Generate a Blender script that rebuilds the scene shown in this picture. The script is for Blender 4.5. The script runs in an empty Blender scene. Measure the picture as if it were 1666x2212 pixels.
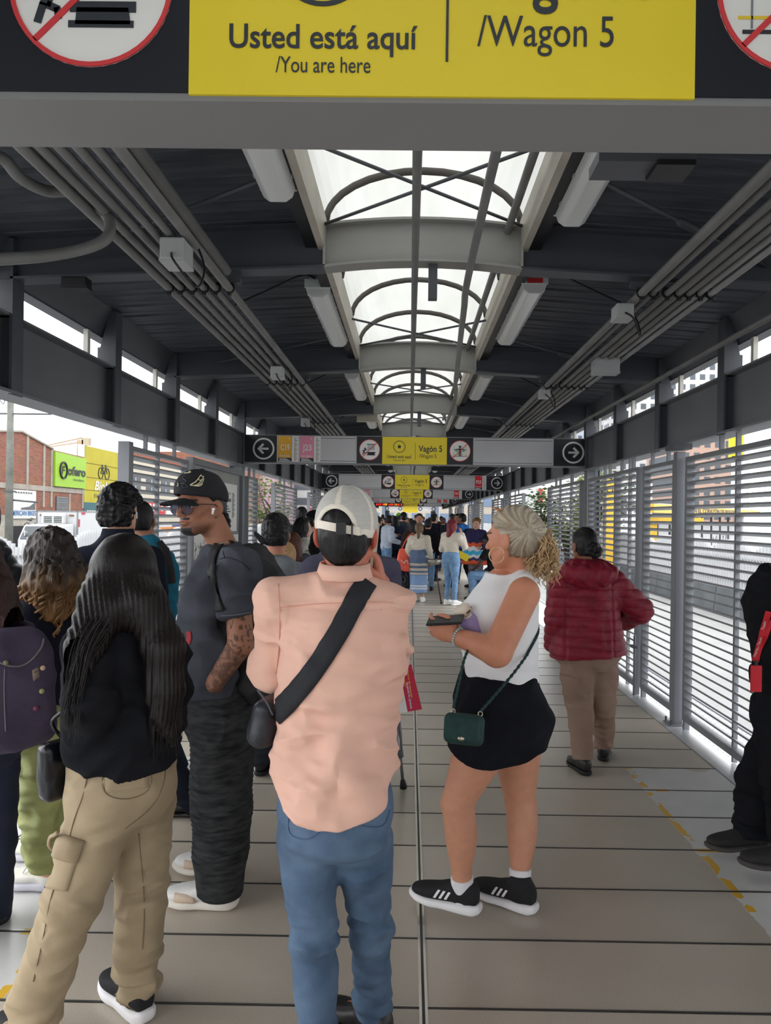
import bpy, bmesh, math, random
import numpy as np
from mathutils import Vector, Matrix
random.seed(7)
SC = bpy.context.scene
COL = SC.collection
PI = math.pi
# ------------------------------------------------------------------ camera
CX, CZ, FPX = -0.05, 1.60, 1600.0
PPX, PPY = 873.0, 1119.0
YAW, ROLL = 0.0075, 0.0135
_f = Vector((-math.sin(YAW), math.cos(YAW), 0)); _r0 = Vector((math.cos(YAW), math.sin(YAW), 0)); _u0 = Vector((0, 0, 1))
_r = _r0*math.cos(ROLL) + _u0*math.sin(ROLL); _u = _u0*math.cos(ROLL) - _r0*math.sin(ROLL)
cam_data = bpy.data.cameras.new('camera')
cam = bpy.data.objects.new('camera', cam_data); COL.objects.link(cam)
cam_data.sensor_fit = 'VERTICAL'; cam_data.sensor_height = 36.0; cam_data.lens = FPX*36/2212
cam_data.shift_x = -(PPX-833)/2212; cam_data.shift_y = (PPY-1106)/2212
cam_data.clip_start = 0.05; cam_data.clip_end = 500
cam.matrix_world = Matrix(((_r.x, _u.x, -_f.x, CX), (_r.y, _u.y, -_f.y, 0), (_r.z, _u.z, -_f.z, CZ), (0, 0, 0, 1)))
SC.camera = cam
def P(u, v, Y):
    """the point of the place seen at pixel (u, v) that stands Y metres ahead"""
    d = _f + _r*((u-PPX)/FPX) - _u*((v-PPY)/FPX)
    return Vector((CX, 0, CZ)) + d*(Y/d.y)
# ------------------------------------------------------------------ light and exposure
SC.view_settings.view_transform = 'Standard'; SC.view_settings.look = 'None'
SC.view_settings.exposure = 0.62; SC.view_settings.gamma = 1.0; SC.view_settings.use_curve_mapping = False
SKY = 2.5
w = bpy.data.worlds.new('overcast_sky'); SC.world = w; w.use_nodes = True
nt = w.node_tree; bgn = nt.nodes['Background']
bgn.inputs['Color'].default_value = (0.965, 0.98, 1.0, 1); bgn.inputs['Strength'].default_value = SKY
SC.cycles.max_bounces = 8; SC.cycles.diffuse_bounces = 5; SC.cycles.glossy_bounces = 3; SC.cycles.transmission_bounces = 6
SC.cycles.use_denoising = True
SC.cycles.sample_clamp_indirect = 8.0
# ------------------------------------------------------------------ materials
def lin(c):
    c = c/255.0
    return c/12.92 if c <= 0.04045 else ((c+0.055)/1.055)**2.4
def rgb(r, g, b): return (lin(r), lin(g), lin(b), 1.0)
_MC = {}
def mat(name, c, rough=0.6, var=0.12, scale=8.0, bump=0.0, bscale=60.0, metal=0.0, spec=0.4, attr=False, stretch=None, emit=0.0, c2=None, alpha=None, sheen=0.0, crease=0.0, cscale=7.0):
    if name in _MC: return _MC[name]
    m = bpy.data.materials.new(name); m.use_nodes = True; _MC[name] = m
    t = m.node_tree; b = t.nodes['Principled BSDF']; N = t.nodes.new; L = t.links.new
    b.inputs['Roughness'].default_value = rough; b.inputs['Metallic'].default_value = metal
    b.inputs['Specular IOR Level'].default_value = spec
    if sheen: b.inputs['Sheen Weight'].default_value = sheen
    tc = N('ShaderNodeTexCoord'); mp = N('ShaderNodeMapping'); L(tc.outputs['Object'], mp.inputs['Vector'])
    if stretch: mp.inputs['Scale'].default_value = stretch
    ns = N('ShaderNodeTexNoise'); ns.inputs['Scale'].default_value = scale; ns.inputs['Detail'].default_value = 4
    L(mp.outputs['Vector'], ns.inputs['Vector'])
    mx = N('ShaderNodeMix'); mx.data_type = 'RGBA'
    rm = N('ShaderNodeMapRange'); rm.inputs['From Min'].default_value = 0.3; rm.inputs['From Max'].default_value = 0.7
    L(ns.outputs['Fac'], rm.inputs['Value']); L(rm.outputs['Result'], mx.inputs['Factor'])
    col = rgb(*c)
    if attr:
        at = N('ShaderNodeAttribute'); at.attribute_name = 'Col'
        hi = N('ShaderNodeMix'); hi.data_type = 'RGBA'; hi.blend_type = 'MULTIPLY'; hi.inputs['Factor'].default_value = 1
        L(at.outputs['Color'], hi.inputs['A']); hi.inputs['B'].default_value = (1-var, 1-var, 1-var, 1)
        L(at.outputs['Color'], mx.inputs['A']); L(hi.outputs['Result'], mx.inputs['B'])
    elif c2:
        mx.inputs['A'].default_value = col; mx.inputs['B'].default_value = rgb(*c2)
    else:
        mx.inputs['A'].default_value = tuple(min(1, x*(1+var)) for x in col[:3])+(1,)
        mx.inputs['B'].default_value = tuple(x*(1-var) for x in col[:3])+(1,)
    L(mx.outputs['Result'], b.inputs['Base Color'])
    if emit:
        L(mx.outputs['Result'], b.inputs['Emission Color']); b.inputs['Emission Strength'].default_value = emit
    if crease:
        wn_ = N('ShaderNodeTexNoise'); wn_.noise_type = 'RIDGED_MULTIFRACTAL'; wn_.inputs['Scale'].default_value = cscale; wn_.inputs['Detail'].default_value = 3; wn_.inputs['Distortion'].default_value = 0.6
        m2 = N('ShaderNodeMapping'); m2.inputs['Scale'].default_value = (0.8, 0.8, 1.5); m2.inputs['Rotation'].default_value = (0.5, 0.4, 0.3); L(tc.outputs['Object'], m2.inputs['Vector']); L(m2.outputs['Vector'], wn_.inputs['Vector'])
        cb_ = N('ShaderNodeBump'); cb_.inputs['Strength'].default_value = crease; cb_.inputs['Distance'].default_value = 0.06; L(wn_.outputs['Fac'], cb_.inputs['Height']); L(cb_.outputs['Normal'], b.inputs['Normal'])
    if bump:
        n2 = N('ShaderNodeTexNoise'); n2.inputs['Scale'].default_value = bscale; n2.inputs['Detail'].default_value = 3
        L(mp.outputs['Vector'], n2.inputs['Vector'])
        bp = N('ShaderNodeBump'); bp.inputs['Strength'].default_value = bump; bp.inputs['Distance'].default_value = 0.01
        L(n2.outputs['Fac'], bp.inputs['Height']); L(bp.outputs['Normal'], b.inputs['Normal'])
        if crease: L(cb_.outputs['Normal'], bp.inputs['Normal'])
    return m
def glass(name, c, rough=0.05, ior=1.45):
    m = bpy.data.materials.new(name); m.use_nodes = True
    b = m.node_tree.nodes['Principled BSDF']; b.inputs['Base Color'].default_value = rgb(*c)
    b.inputs['Transmission Weight'].default_value = 1.0; b.inputs['Roughness'].default_value = rough; b.inputs['IOR'].default_value = ior
    return m
# ------------------------------------------------------------------ scene tree
def tag(o, label=None, cat=None, group=None, kind=None):
    if label: o['label'] = label
    if cat: o['category'] = cat
    if group: o['group'] = group
    if kind: o['kind'] = kind
    return o
def thing(name, label, cat, loc=(0, 0, 0), group=None, rotz=0.0):
    o = bpy.data.objects.new(name, None); COL.objects.link(o); o.empty_display_size = 0.1
    o.location = loc; o.rotation_euler = (0, 0, rotz)
    return tag(o, label, cat, group)
def raw_mesh(name, V, F, smooth=False):
    me = bpy.data.meshes.new(name)
    V = np.asarray(V, dtype=np.float32)
    if isinstance(F, np.ndarray) and F.ndim == 2:
        n, k = F.shape
        me.vertices.add(len(V)); me.vertices.foreach_set('co', V.ravel())
        me.loops.add(n*k); me.loops.foreach_set('vertex_index', F.astype(np.int32).ravel())
        me.polygons.add(n); me.polygons.foreach_set('loop_start', np.arange(0, n*k, k, dtype=np.int32))
        me.update(calc_edges=True)
    else:
        me.from_pydata([tuple(v) for v in V], [], F)
    if smooth: me.polygons.foreach_set('use_smooth', np.ones(len(me.polygons), dtype=bool))
    me.update(); return me
def link(name, me, m, parent=None, world=True):
    """one object; vertices are given in world space and moved into the parent's frame"""
    o = bpy.data.objects.new(name, me); COL.objects.link(o)
    for mm in (m if isinstance(m, (list, tuple)) else [m]): me.materials.append(mm)
    if parent is not None:
        o.parent = parent
        if world:
            M = mtx(parent).inverted(); me.transform(M)
    return o
def mtx(o):
    M = Matrix.LocRotScale(o.location, o.rotation_euler, o.scale)
    return mtx(o.parent) @ M if o.parent else M
def place(name, me, m, loc, label=None, cat=None, group=None, kind=None):
    """a top-level single-mesh thing with its origin at loc"""
    me.transform(Matrix.Translation(-Vector(loc)))
    o = link(name, me, m); o.location = loc
    return tag(o, label, cat, group, kind)
def dup(root, loc, rotz=None, label=None, group=None):
    r = root.copy(); COL.objects.link(r); r.location = loc
    if rotz is not None: r.rotation_euler = (0, 0, rotz)
    if label: r['label'] = label
    if group: r['group'] = group
    for ch in list(root.children):
        c = ch.copy(); COL.objects.link(c); c.parent = r
        for g in list(ch.children):
            d = g.copy(); COL.objects.link(d); d.parent = c
    return r
class MB:
    def __init__(s): s.V = []; s.F = []; s.mi = []
    def add(s, vs, fs, m=0):
        k = len(s.V); s.V += [tuple(v) for v in vs]; s.F += [tuple(i+k for i in f) for f in fs]; s.mi += [m]*len(fs); return s
    def box(s, x0, x1, y0, y1, z0, z1, m=0, T=None):
        vs = [Vector((x, y, z)) for z in (z0, z1) for y in (y0, y1) for x in (x0, x1)]
        if T is not None: vs = [T @ v for v in vs]
        return s.add(vs, [(0, 2, 3, 1), (4, 5, 7, 6), (0, 1, 5, 4), (2, 6, 7, 3), (0, 4, 6, 2), (1, 3, 7, 5)], m)
    def prism(s, pts, a, b, axis='y', m=0, T=None):
        """2D polygon extruded along an axis from a to b: for y the points are (x, z), for x (y, z), for z (x, y)"""
        n = len(pts)
        f = {'y': lambda p, t: Vector((p[0], t, p[1])), 'x': lambda p, t: Vector((t, p[0], p[1])), 'z': lambda p, t: Vector((p[0], p[1], t))}[axis]
        vs = [f(p, a) for p in pts]+[f(p, b) for p in pts]
        if T is not None: vs = [T @ v for v in vs]
        return s.add(vs, [tuple(range(n)), tuple(range(2*n-1, n-1, -1))]+[(i, i+n, (i+1) % n+n, (i+1) % n) for i in range(n)], m)
    def tube(s, pts, r, seg=8, m=0, cap=True):
        pts = [Vector(p) for p in pts]; n = len(pts); rs = r if isinstance(r, (list, tuple)) else [r]*n
        k = len(s.V); up = None
        for i, p in enumerate(pts):
            d = (pts[min(i+1, n-1)]-pts[max(i-1, 0)]).normalized()
            if up is None:
                up = Vector((0, 0, 1)) if abs(d.z) < 0.9 else Vector((1, 0, 0))
            a = d.cross(up).normalized(); up = a.cross(d).normalized()
            for j in range(seg):
                t = 2*PI*j/seg; s.V.append(tuple(p+a*(rs[i]*math.cos(t))+up*(rs[i]*math.sin(t))))
        for i in range(n-1):
            for j in range(seg):
                s.F.append((k+i*seg+j, k+i*seg+(j+1) % seg, k+(i+1)*seg+(j+1) % seg, k+(i+1)*seg+j)); s.mi.append(m)
        if cap:
            s.F.append(tuple(k+j for j in range(seg-1, -1, -1))); s.F.append(tuple(k+(n-1)*seg+j for j in range(seg))); s.mi += [m, m]
        return s
    def mesh(s, name, smooth=False, fix=True):
        me = bpy.data.meshes.new(name); me.from_pydata(s.V, [], s.F)
        if len(set(s.mi)) > 1: me.polygons.foreach_set('material_index', s.mi)
        if fix:
            bm = bmesh.new(); bm.from_mesh(me); bmesh.ops.recalc_face_normals(bm, faces=bm.faces); bm.to_mesh(me); bm.free()
        if smooth:
            me.polygons.foreach_set('use_smooth', np.ones(len(me.polygons), dtype=bool))
        me.update(); return me
    def build(s, name, m, parent=None, smooth=False, world=True, bevel=0):
        o = link(name, s.mesh(name, smooth), m, parent, world)
        if bevel:
            b = o.modifiers.new('edge', 'BEVEL'); b.width = bevel; b.segments = 2; b.limit_method = 'ANGLE'
        return o
def struct(name, mb, m, smooth=False, bevel=0):
    return tag(mb.build(name, m, None, smooth, bevel=bevel), kind='structure')
def spline(pts, n=8):
    pts = [Vector(p) for p in pts]; out = []
    for i in range(len(pts)-1):
        p0, p1, p2, p3 = pts[max(i-1, 0)], pts[i], pts[i+1], pts[min(i+2, len(pts)-1)]
        for k in range(n):
            t = k/n
            out.append(0.5*((2*p1)+(p2-p0)*t+(2*p0-5*p1+4*p2-p3)*t*t+(3*p1-p0-3*p2+p3)*t**3))
    return out+[pts[-1]]
_txt_n = [0]
def text_mesh(s, x0, x1, z0, cap, bold=0.0, depth=0.001, shear=0.0):
    """lettering in the x-z plane facing -y, base line at z0, capitals cap high, squeezed to run from x0 to x1"""
    cu = bpy.data.curves.new('letters', 'FONT'); cu.body = s; cu.size = 1.0; cu.offset = bold; cu.extrude = 0; cu.shear = shear
    cu.resolution_u = 4
    ob = bpy.data.objects.new('letters', cu); COL.objects.link(ob)
    dg = bpy.context.evaluated_depsgraph_get(); me = bpy.data.meshes.new_from_object(ob.evaluated_get(dg))
    COL.objects.unlink(ob); bpy.data.objects.remove(ob)
    n = len(me.vertices); co = np.zeros(n*3, dtype=np.float32); me.vertices.foreach_get('co', co); co = co.reshape(-1, 3)
    k = cap/0.727
    a, b = co[:, 0].min(), co[:, 0].max()
    if x1 is None: sx = k; xs = x0+(co[:, 0]-a)*sx
    else: xs = x0+(co[:, 0]-a)*(x1-x0)/(b-a)
    out = np.stack([xs, np.full(n, -depth), z0+co[:, 1]*k], 1)
    me.vertices.foreach_set('co', out.astype(np.float32).ravel()); me.update()
    return me
def letters(s, x0, x1, z0, cap, m, parent, T=None, bold=0.012, depth=0.001, name='lettering', shear=0.0):
    me = text_mesh(s, x0, x1, z0, cap, bold, depth, shear)
    if T is not None: me.transform(T)
    return link(name, me, m, parent)
def disc(cx, cz, r, n=40, sx=1.0): return [(cx+sx*r*math.cos(2*PI*i/n), cz+r*math.sin(2*PI*i/n)) for i in range(n)]
def ring(mb, cx, cz, r0, r1, a, b, n=48, m=0):
    for i in range(n):
        t0, t1 = 2*PI*i/n, 2*PI*(i+1)/n
        mb.prism([(cx+r0*math.cos(t0), cz+r0*math.sin(t0)), (cx+r1*math.cos(t0), cz+r1*math.sin(t0)), (cx+r1*math.cos(t1), cz+r1*math.sin(t1)), (cx+r0*math.cos(t1), cz+r0*math.sin(t1))], a, b, 'y', m)
def bar(mb, x0, z0, x1, z1, wd, a, b, m=0):
    d = Vector((x1-x0, z1-z0)); d.normalize(); n = Vector((-d.y, d.x))*wd/2
    mb.prism([(x0+n.x, z0+n.y), (x0-n.x, z0-n.y), (x1-n.x, z1-n.y), (x1+n.x, z1+n.y)], a, b, 'y', m)
ORD = ['first', 'second', 'third', 'fourth', 'fifth', 'sixth', 'seventh', 'eighth', 'ninth', 'tenth', 'eleventh', 'twelfth', 'thirteenth', 'fourteenth', 'fifteenth', 'sixteenth', 'seventeenth', 'eighteenth', 'nineteenth', 'twentieth']
# ================================================================== STATION SHELL
ROOFM = mat('roof_sheet', (72, 76, 84), 0.55, 0.35, 3.0, 0.3, 30, stretch=(1, 6, 1))
STEEL = mat('painted_steel', (112, 115, 119), 0.5, 0.10, 2.0, 0.06, 90)
STEELD = mat('dark_painted_steel', (78, 81, 87), 0.5, 0.15, 2.0, 0.06, 90)
GALV = mat('grey_aluminium', (168, 171, 176), 0.42, 0.08, 4.0, 0.05, 120, spec=0.5)
RAIL = mat('grey_frame_metal', (114, 117, 122), 0.42, 0.08, 4.0, 0.05, 120, spec=0.5)
PIPE = mat('grey_conduit', (118, 118, 117), 0.5, 0.15, 5.0)
PIPEL = mat('pale_conduit', (150, 150, 150), 0.4, 0.12, 5.0)
BLACK = mat('black_paint', (22, 24, 28), 0.5, 0.15, 5.0)
BLACKP = mat('black_plastic', (26, 26, 29), 0.45, 0.15, 20.0)
WHITE = mat('white_vinyl', (226, 226, 222), 0.5, 0.04, 4.0)
SIGNY = mat('yellow_vinyl', (224, 202, 46), 0.5, 0.05, 2.0)
SIGNK = mat('black_vinyl', (30, 33, 40), 0.4, 0.08, 3.0)
SIGNT = mat('charcoal_lettering', (48, 52, 58), 0.5, 0.05, 3.0)
SIGNG = mat('grey_sign_insert', (188, 188, 190), 0.45, 0.06, 2.0)
REDV = mat('red_vinyl', (205, 62, 66), 0.5, 0.05, 4.0)
REDP = mat('red_route_panel', (214, 40, 52), 0.5, 0.05, 4.0)
PINKP = mat('pink_route_panel', (226, 140, 166), 0.5, 0.05, 4.0)
OCHP = mat('ochre_route_panel', (228, 172, 52), 0.5, 0.05, 4.0)
GREENV = mat('green_vinyl', (50, 150, 60), 0.5, 0.05, 4.0)
BLUEV = mat('blue_vinyl', (90, 175, 220), 0.5, 0.05, 4.0)
BAY = 2.63; Y0 = 1.16; NR = 19
RY = [Y0+BAY*k for k in range(-1, NR)]; RB = [Y0-BAY*k for k in range(2, 7)]
YEND = RY[-1]; YBEG = -15.0
# ---- floor: procedural terrazzo slabs with the painted strips along both edges
def floor_material():
    m = bpy.data.materials.new('platform_slabs'); m.use_nodes = True; t = m.node_tree; b = t.nodes['Principled BSDF']; N = t.nodes.new; L = t.links.new
    tc = N('ShaderNodeTexCoord'); sp = N('ShaderNodeSeparateXYZ'); L(tc.outputs['Object'], sp.inputs['Vector'])
    def noise(s, d=4, v=None):
        n = N('ShaderNodeTexNoise'); n.inputs['Scale'].default_value = s; n.inputs['Detail'].default_value = d; L(v or tc.outputs['Object'], n.inputs['Vector']); return n.outputs['Fac']
    def mth(op, a, c=None, e=None):
        n = N('ShaderNodeMath'); n.operation = op
        for i, x in enumerate((a, c, e)):
            if x is None: continue
            if isinstance(x, (int, float)): n.inputs[i].default_value = x
            else: L(x, n.inputs[i])
        return n.outputs[0]
    def ramp(f, p):
        r = N('ShaderNodeValToRGB'); L(f, r.inputs['Fac']); e = r.color_ramp.elements
        e[0].position, e[0].color = p[0][0], rgb(*p[0][1]); e[1].position, e[1].color = p[-1][0], rgb(*p[-1][1])
        for q in p[1:-1]:
            x = e.new(q[0]); x.color = rgb(*q[1])
        return r.outputs['Color']
    def mix(f, a, c):
        n = N('ShaderNodeMix'); n.data_type = 'RGBA'
        if isinstance(f, (int, float)): n.inputs['Factor'].default_value = f
        else: L(f, n.inputs['Factor'])
        for k, x in (('A', a), ('B', c)):
            if isinstance(x, tuple): n.inputs[k].default_value = x
            else: L(x, n.inputs[k])
        return n.outputs['Result']
    base = ramp(noise(2.2, 6), [(0.25, (189, 178, 163)), (0.5, (196, 185, 170)), (0.75, (203, 193, 179))])
    spk = ramp(noise(260, 2), [(0.36, (112, 102, 92)), (0.5, (190, 180, 166)), (0.66, (226, 218, 206))])
    col = mix(0.22, base, spk)
    # per-slab tone
    cell = mth('FLOOR', mth('DIVIDE', mth('SUBTRACT', sp.outputs['Y'], 0.02), 0.4)); sx = mth('FLOOR', mth('DIVIDE', sp.outputs['X'], 1.955))
    cv = N('ShaderNodeCombineXYZ'); L(cell, cv.inputs[0]); L(sx, cv.inputs[1])
    wn = N('ShaderNodeTexWhiteNoise'); wn.noise_dimensions = '2D'; L(cv.outputs[0], wn.inputs['Vector'])
    tone = N('ShaderNodeMapRange'); L(wn.outputs['Value'], tone.inputs['Value']); tone.inputs['To Min'].default_value = 0.9; tone.inputs['To Max'].default_value = 1.08
    hs = N('ShaderNodeHueSaturation'); L(tone.outputs[0], hs.inputs['Value']); L(col, hs.inputs['Color']); col = hs.outputs['Color']
    # painted band beside each edge
    ax = mth('ABSOLUTE', sp.outputs['X']); wob = mth('MULTIPLY', mth('SUBTRACT', noise(6, 3), 0.5), 0.05)
    axn = mth('ADD', ax, wob)
    yc = mth('ADD', sp.outputs['Y'], mth('MULTIPLY', noise(3, 2), 0.5))
    band = mth('MULTIPLY', mth('GREATER_THAN', axn, 1.365), mth('LESS_THAN', mth('PINGPONG', mth('ADD', yc, 3.0), 4.0), 4.05))
    band = mth('MULTIPLY', band, mth('LESS_THAN', yc, 5.1))
    paint = ramp(noise(5, 3), [(0.3, (206, 206, 204)), (0.7, (218, 218, 216))])
    col = mix(band, col, paint)
    # remnants of yellow line on the band's inner edge
    edge = mth('LESS_THAN', mth('ABSOLUTE', mth('SUBTRACT', axn, 1.385)), 0.018)
    yel = mth('MULTIPLY', mth('MULTIPLY', edge, band), mth('GREATER_THAN', noise(9, 2), 0.5))
    jn = mth('LESS_THAN', mth('ABSOLUTE', mth('SUBTRACT', mth('MODULO', mth('SUBTRACT', sp.outputs['Y'], 0.02), 0.8), 0.4)), 0.02)
    yel2 = mth('MULTIPLY', mth('MULTIPLY', jn, mth('LESS_THAN', mth('ABSOLUTE', mth('SUBTRACT', ax, 1.44)), 0.07)), mth('MULTIPLY', band, mth('GREATER_THAN', noise(7, 2), 0.5)))
    col = mix(mth('MAXIMUM', yel, yel2), col, rgb(226, 178, 52))
    L(col, b.inputs['Base Color'])
    rg = N('ShaderNodeMapRange'); L(noise(9, 4), rg.inputs['Value']); rg.inputs['To Min'].default_value = 0.31; rg.inputs['To Max'].default_value = 0.35
    L(rg.outputs[0], b.inputs['Roughness']); b.inputs['Specular IOR Level'].default_value = 0.85
    bp = N('ShaderNodeBump'); bp.inputs['Strength'].default_value = 0.1; bp.inputs['Distance'].default_value = 0.004; L(noise(90, 3), bp.inputs['Height']); L(bp.outputs[0], b.inputs['Normal'])
    return m
struct('floor', MB().box(-1.955, 1.955, YBEG, YEND+1, -0.12, 0.0), floor_material())
JOINT = mat('floor_joint', (62, 60, 58), 0.5, 0.2, 3.0); JSTEEL = mat('floor_joint_steel', (205, 203, 196), 0.28, 0.1, 6.0, metal=0.85)
mb = MB(); k = 0
y = -14.78
while y < YEND:
    mb.box(-1.955, 1.955, y-0.005, y+0.005, 0.0, 0.0015); mb.box(-1.955, 1.955, y+0.005, y+0.0075, 0.0, 0.002, 1); y += 0.4
mb.box(0.012, 0.022, YBEG, YEND, 0.0, 0.0024)
mb.box(0.003, 0.012, YBEG, YEND, 0.0, 0.0028, 1); mb.box(0.022, 0.031, YBEG, YEND, 0.0, 0.0028, 1)
o = mb.build('floor_joints', [JOINT, JSTEEL]); tag(o, kind='structure')
EDGE = mat('edge_plate', (196, 198, 200), 0.3, 0.06, 5.0, 0.05, 40, metal=0.35)
for s, n in ((-1, 'trim_1'), (1, 'trim_2')):
    struct(n, MB().box(*sorted((s*1.96, s*2.14)), YBEG, YEND, -0.12, 0.004), EDGE)
# chequer plate sill outside each edge
CHQ = mat('chequer_plate', (190, 193, 197), 0.3, 0.08, 8.0, metal=0.5)
def chequer(s):
    mb = MB().box(*sorted((s*2.145, s*2.56)), YBEG, 24, -0.05, -0.012); mb.box(*sorted((s*2.56, s*2.60)), YBEG, 24, -0.16, 0.0)
    ya = -1.0 if s < 0 else 2.0
    j = 0
    while ya < 8.5:
        for i in range(10):
            x = s*(2.165+i*0.041); d = 0.5 if (i+j) % 2 else -0.5
            T = Matrix.Translation((x, ya, -0.012)) @ Matrix.Rotation(PI/4*(1 if (i+j) % 2 else -1), 4, 'Z')
            mb.add([T @ Vector(v) for v in ((-0.016, 0, 0), (0, -0.005, 0), (0.016, 0, 0), (0, 0.005, 0), (0, 0, 0.004))], [(0, 1, 4), (1, 2, 4), (2, 3, 4), (3, 0, 4)])
        ya += 0.041; j += 1
    return mb
struct('trim_3', chequer(-1), CHQ); struct('trim_4', chequer(1), CHQ)
struct('trim_5', MB().box(-1.95, 1.95, YBEG, YEND, -0.9, -0.12), mat('platform_base', (120, 120, 120), 0.8, 0.2, 2))
# ---- roof: ribbed sheet on both slopes
def roof_z(x): return 3.10-0.062*(abs(x)-0.5)
def roof(s):
    mb = MB(); ys = []; y = YBEG
    prof = ((0, 0), (0.05, 0), (0.062, 0.02), (0.088, 0.02), (0.1, 0), (0.21, 0), (0.215, -0.004), (0.22, 0))
    while y < YEND:
        ys += [(y+a, b) for a, b in prof]; y += 0.24
    xs = (0.52, 2.5)
    for (ya, za), (yb, zb) in zip(ys, ys[1:]):
        v = [(s*xs[0], ya, roof_z(xs[0])+za), (s*xs[1], ya, roof_z(xs[1])+za), (s*xs[1], yb, roof_z(xs[1])+zb), (s*xs[0], yb, roof_z(xs[0])+zb)]
        mb.add(v, [(0, 1, 2, 3)])
        mb.add([(a, b, c+0.05) for a, b, c in v], [(0, 1, 2, 3)])
    return mb
struct('ceiling', roof(-1), ROOFM); tag(bpy.data.objects['ceiling'], kind='structure'); struct('ceiling_east', roof(1), ROOFM)
# ---- rafters: I-beams that rise to the skylight and cross under it
RAFT = mat('rafter_paint', (72, 75, 82), 0.5, 0.12, 2.0); RAFTC = mat('rafter_middle_grey', (150, 150, 146), 0.5, 0.08, 2.0)  # middle span gets a lighter grey than the side spans
def rafter(y, mid):
    mb = MB()
    L = [(-2.14, 2.795), (-1.3, 2.835), (-0.5, 2.875), (0.5, 2.875), (1.3, 2.835), (2.14, 2.795)]
    def seg(x0, z0, x1, z1, h):
        mb.prism([(x0, z0), (x1, z1), (x1, z1+h), (x0, z0+h)], y-0.006, y+0.006)
        mb.prism([(x0, z0-0.012), (x1, z1-0.012), (x1, z1), (x0, z0)], y-0.055, y+0.055)
        mb.prism([(x0, z0+h), (x1, z1+h), (x1, z1+h+0.012), (x0, z0+h+0.012)], y-0.055, y+0.055)
    if not mid:
        for i in (0, 1, 3, 4): seg(*L[i], *L[i+1], 0.205)
        return mb
    # shallow arched middle with end plates
    n = 10; pt = lambda i: (-0.5+i/n, 2.875+0.035*(1-(2*i/n-1)**2))
    for i in range(n): seg(*pt(i), *pt(i+1), 0.2)
    for x in (-0.5, 0.5): mb.box(x-0.006, x+0.006, y-0.055, y+0.055, 2.87, 3.09)
    return mb
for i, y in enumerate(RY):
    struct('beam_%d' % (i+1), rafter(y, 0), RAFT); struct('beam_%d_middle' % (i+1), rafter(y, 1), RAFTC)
for i, y in enumerate(RB): struct('beam_%d' % (i+40), rafter(y, 0), RAFT)
# hanger stubs under some rafters
for i, y in enumerate(RY[2:9]):
    tag(MB().box(0.03, 0.075, y-0.02, y+0.03, 2.72, 2.9).build('hanger_bracket', STEELD), 'short dark hanger bracket under the %s rafter ahead, beside the conduit' % ORD[i], 'bracket', 'hanger brackets under the rafters')
# ---- skylight: curbs, hoops and the curved translucent sheet
CURB = mat('skylight_curb', (176, 170, 158), 0.55, 0.12, 4.0)
for s, n in ((-1, 'trim_6'), (1, 'trim_7')):
    mb = MB().box(*sorted((s*0.5, s*0.535)), YBEG, YEND, 2.965, 3.14)
    struct(n, mb, CURB)
    struct('trim_9%s' % n[-1], MB().box(*sorted((s*0.535, s*0.60)), YBEG, YEND, 2.975, 3.10), BLACK)
def arc(t, off=0.0): return (-0.51*math.cos(t)*(1+off), 3.13+(0.275+off)*math.sin(t))
HOOP = mat('dark_hoop_tube', (84, 80, 76), 0.5, 0.15, 4)
y = Y0-0.876*2+0.06; hoops = []
k = 0
while y < YEND-0.1:
    struct('trim_%d' % (8+k), MB().tube([(arc(PI*i/16)[0], y, arc(PI*i/16)[1]) for i in range(17)], 0.02, 8), HOOP, True); y += 0.8767; k += 1
def poly_sheet():
    m = bpy.data.materials.new('skylight_polycarbonate'); m.use_nodes = True; t = m.node_tree; out = t.nodes['Material Output']; t.nodes.remove(t.nodes['Principled BSDF'])
    N = t.nodes.new; L = t.links.new
    tr = N('ShaderNodeBsdfTranslucent'); df = N('ShaderNodeBsdfDiffuse'); mx = N('ShaderNodeMixShader'); mx.inputs[0].default_value = 0.18
    ns = N('ShaderNodeTexNoise'); tc = N('ShaderNodeTexCoord'); mp = N('ShaderNodeMapping'); mp.inputs['Scale'].default_value = (1, 0.25, 3); L(tc.outputs['Object'], mp.inputs[0]); L(mp.outputs[0], ns.inputs['Vector'])
    ns.inputs['Scale'].default_value = 4; ns.inputs['Detail'].default_value = 6
    r = N('ShaderNodeValToRGB'); L(ns.outputs['Fac'], r.inputs['Fac']); e = r.color_ramp.elements
    e[0].position, e[0].color = 0.3, (0.29, 0.29, 0.268, 1); e[1].position, e[1].color = 0.62, (0.33, 0.33, 0.312, 1)
    L(r.outputs[0], tr.inputs['Color']); df.inputs['Color'].default_value = (0.7, 0.7, 0.66, 1)
    L(tr.outputs[0], mx.inputs[1]); L(df.outputs[0], mx.inputs[2]); L(mx.outputs[0], out.inputs['Surface']); return m
mb = MB(); n = 20
for i in range(n):
    a, b = arc(PI*i/n, 0.022), arc(PI*(i+1)/n, 0.022)
    mb.add([(a[0], YBEG, a[1]), (b[0], YBEG, b[1]), (b[0], YEND, b[1]), (a[0], YEND, a[1])], [(0, 1, 2, 3)])
struct('skylight_window', mb, poly_sheet(), True)
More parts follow.
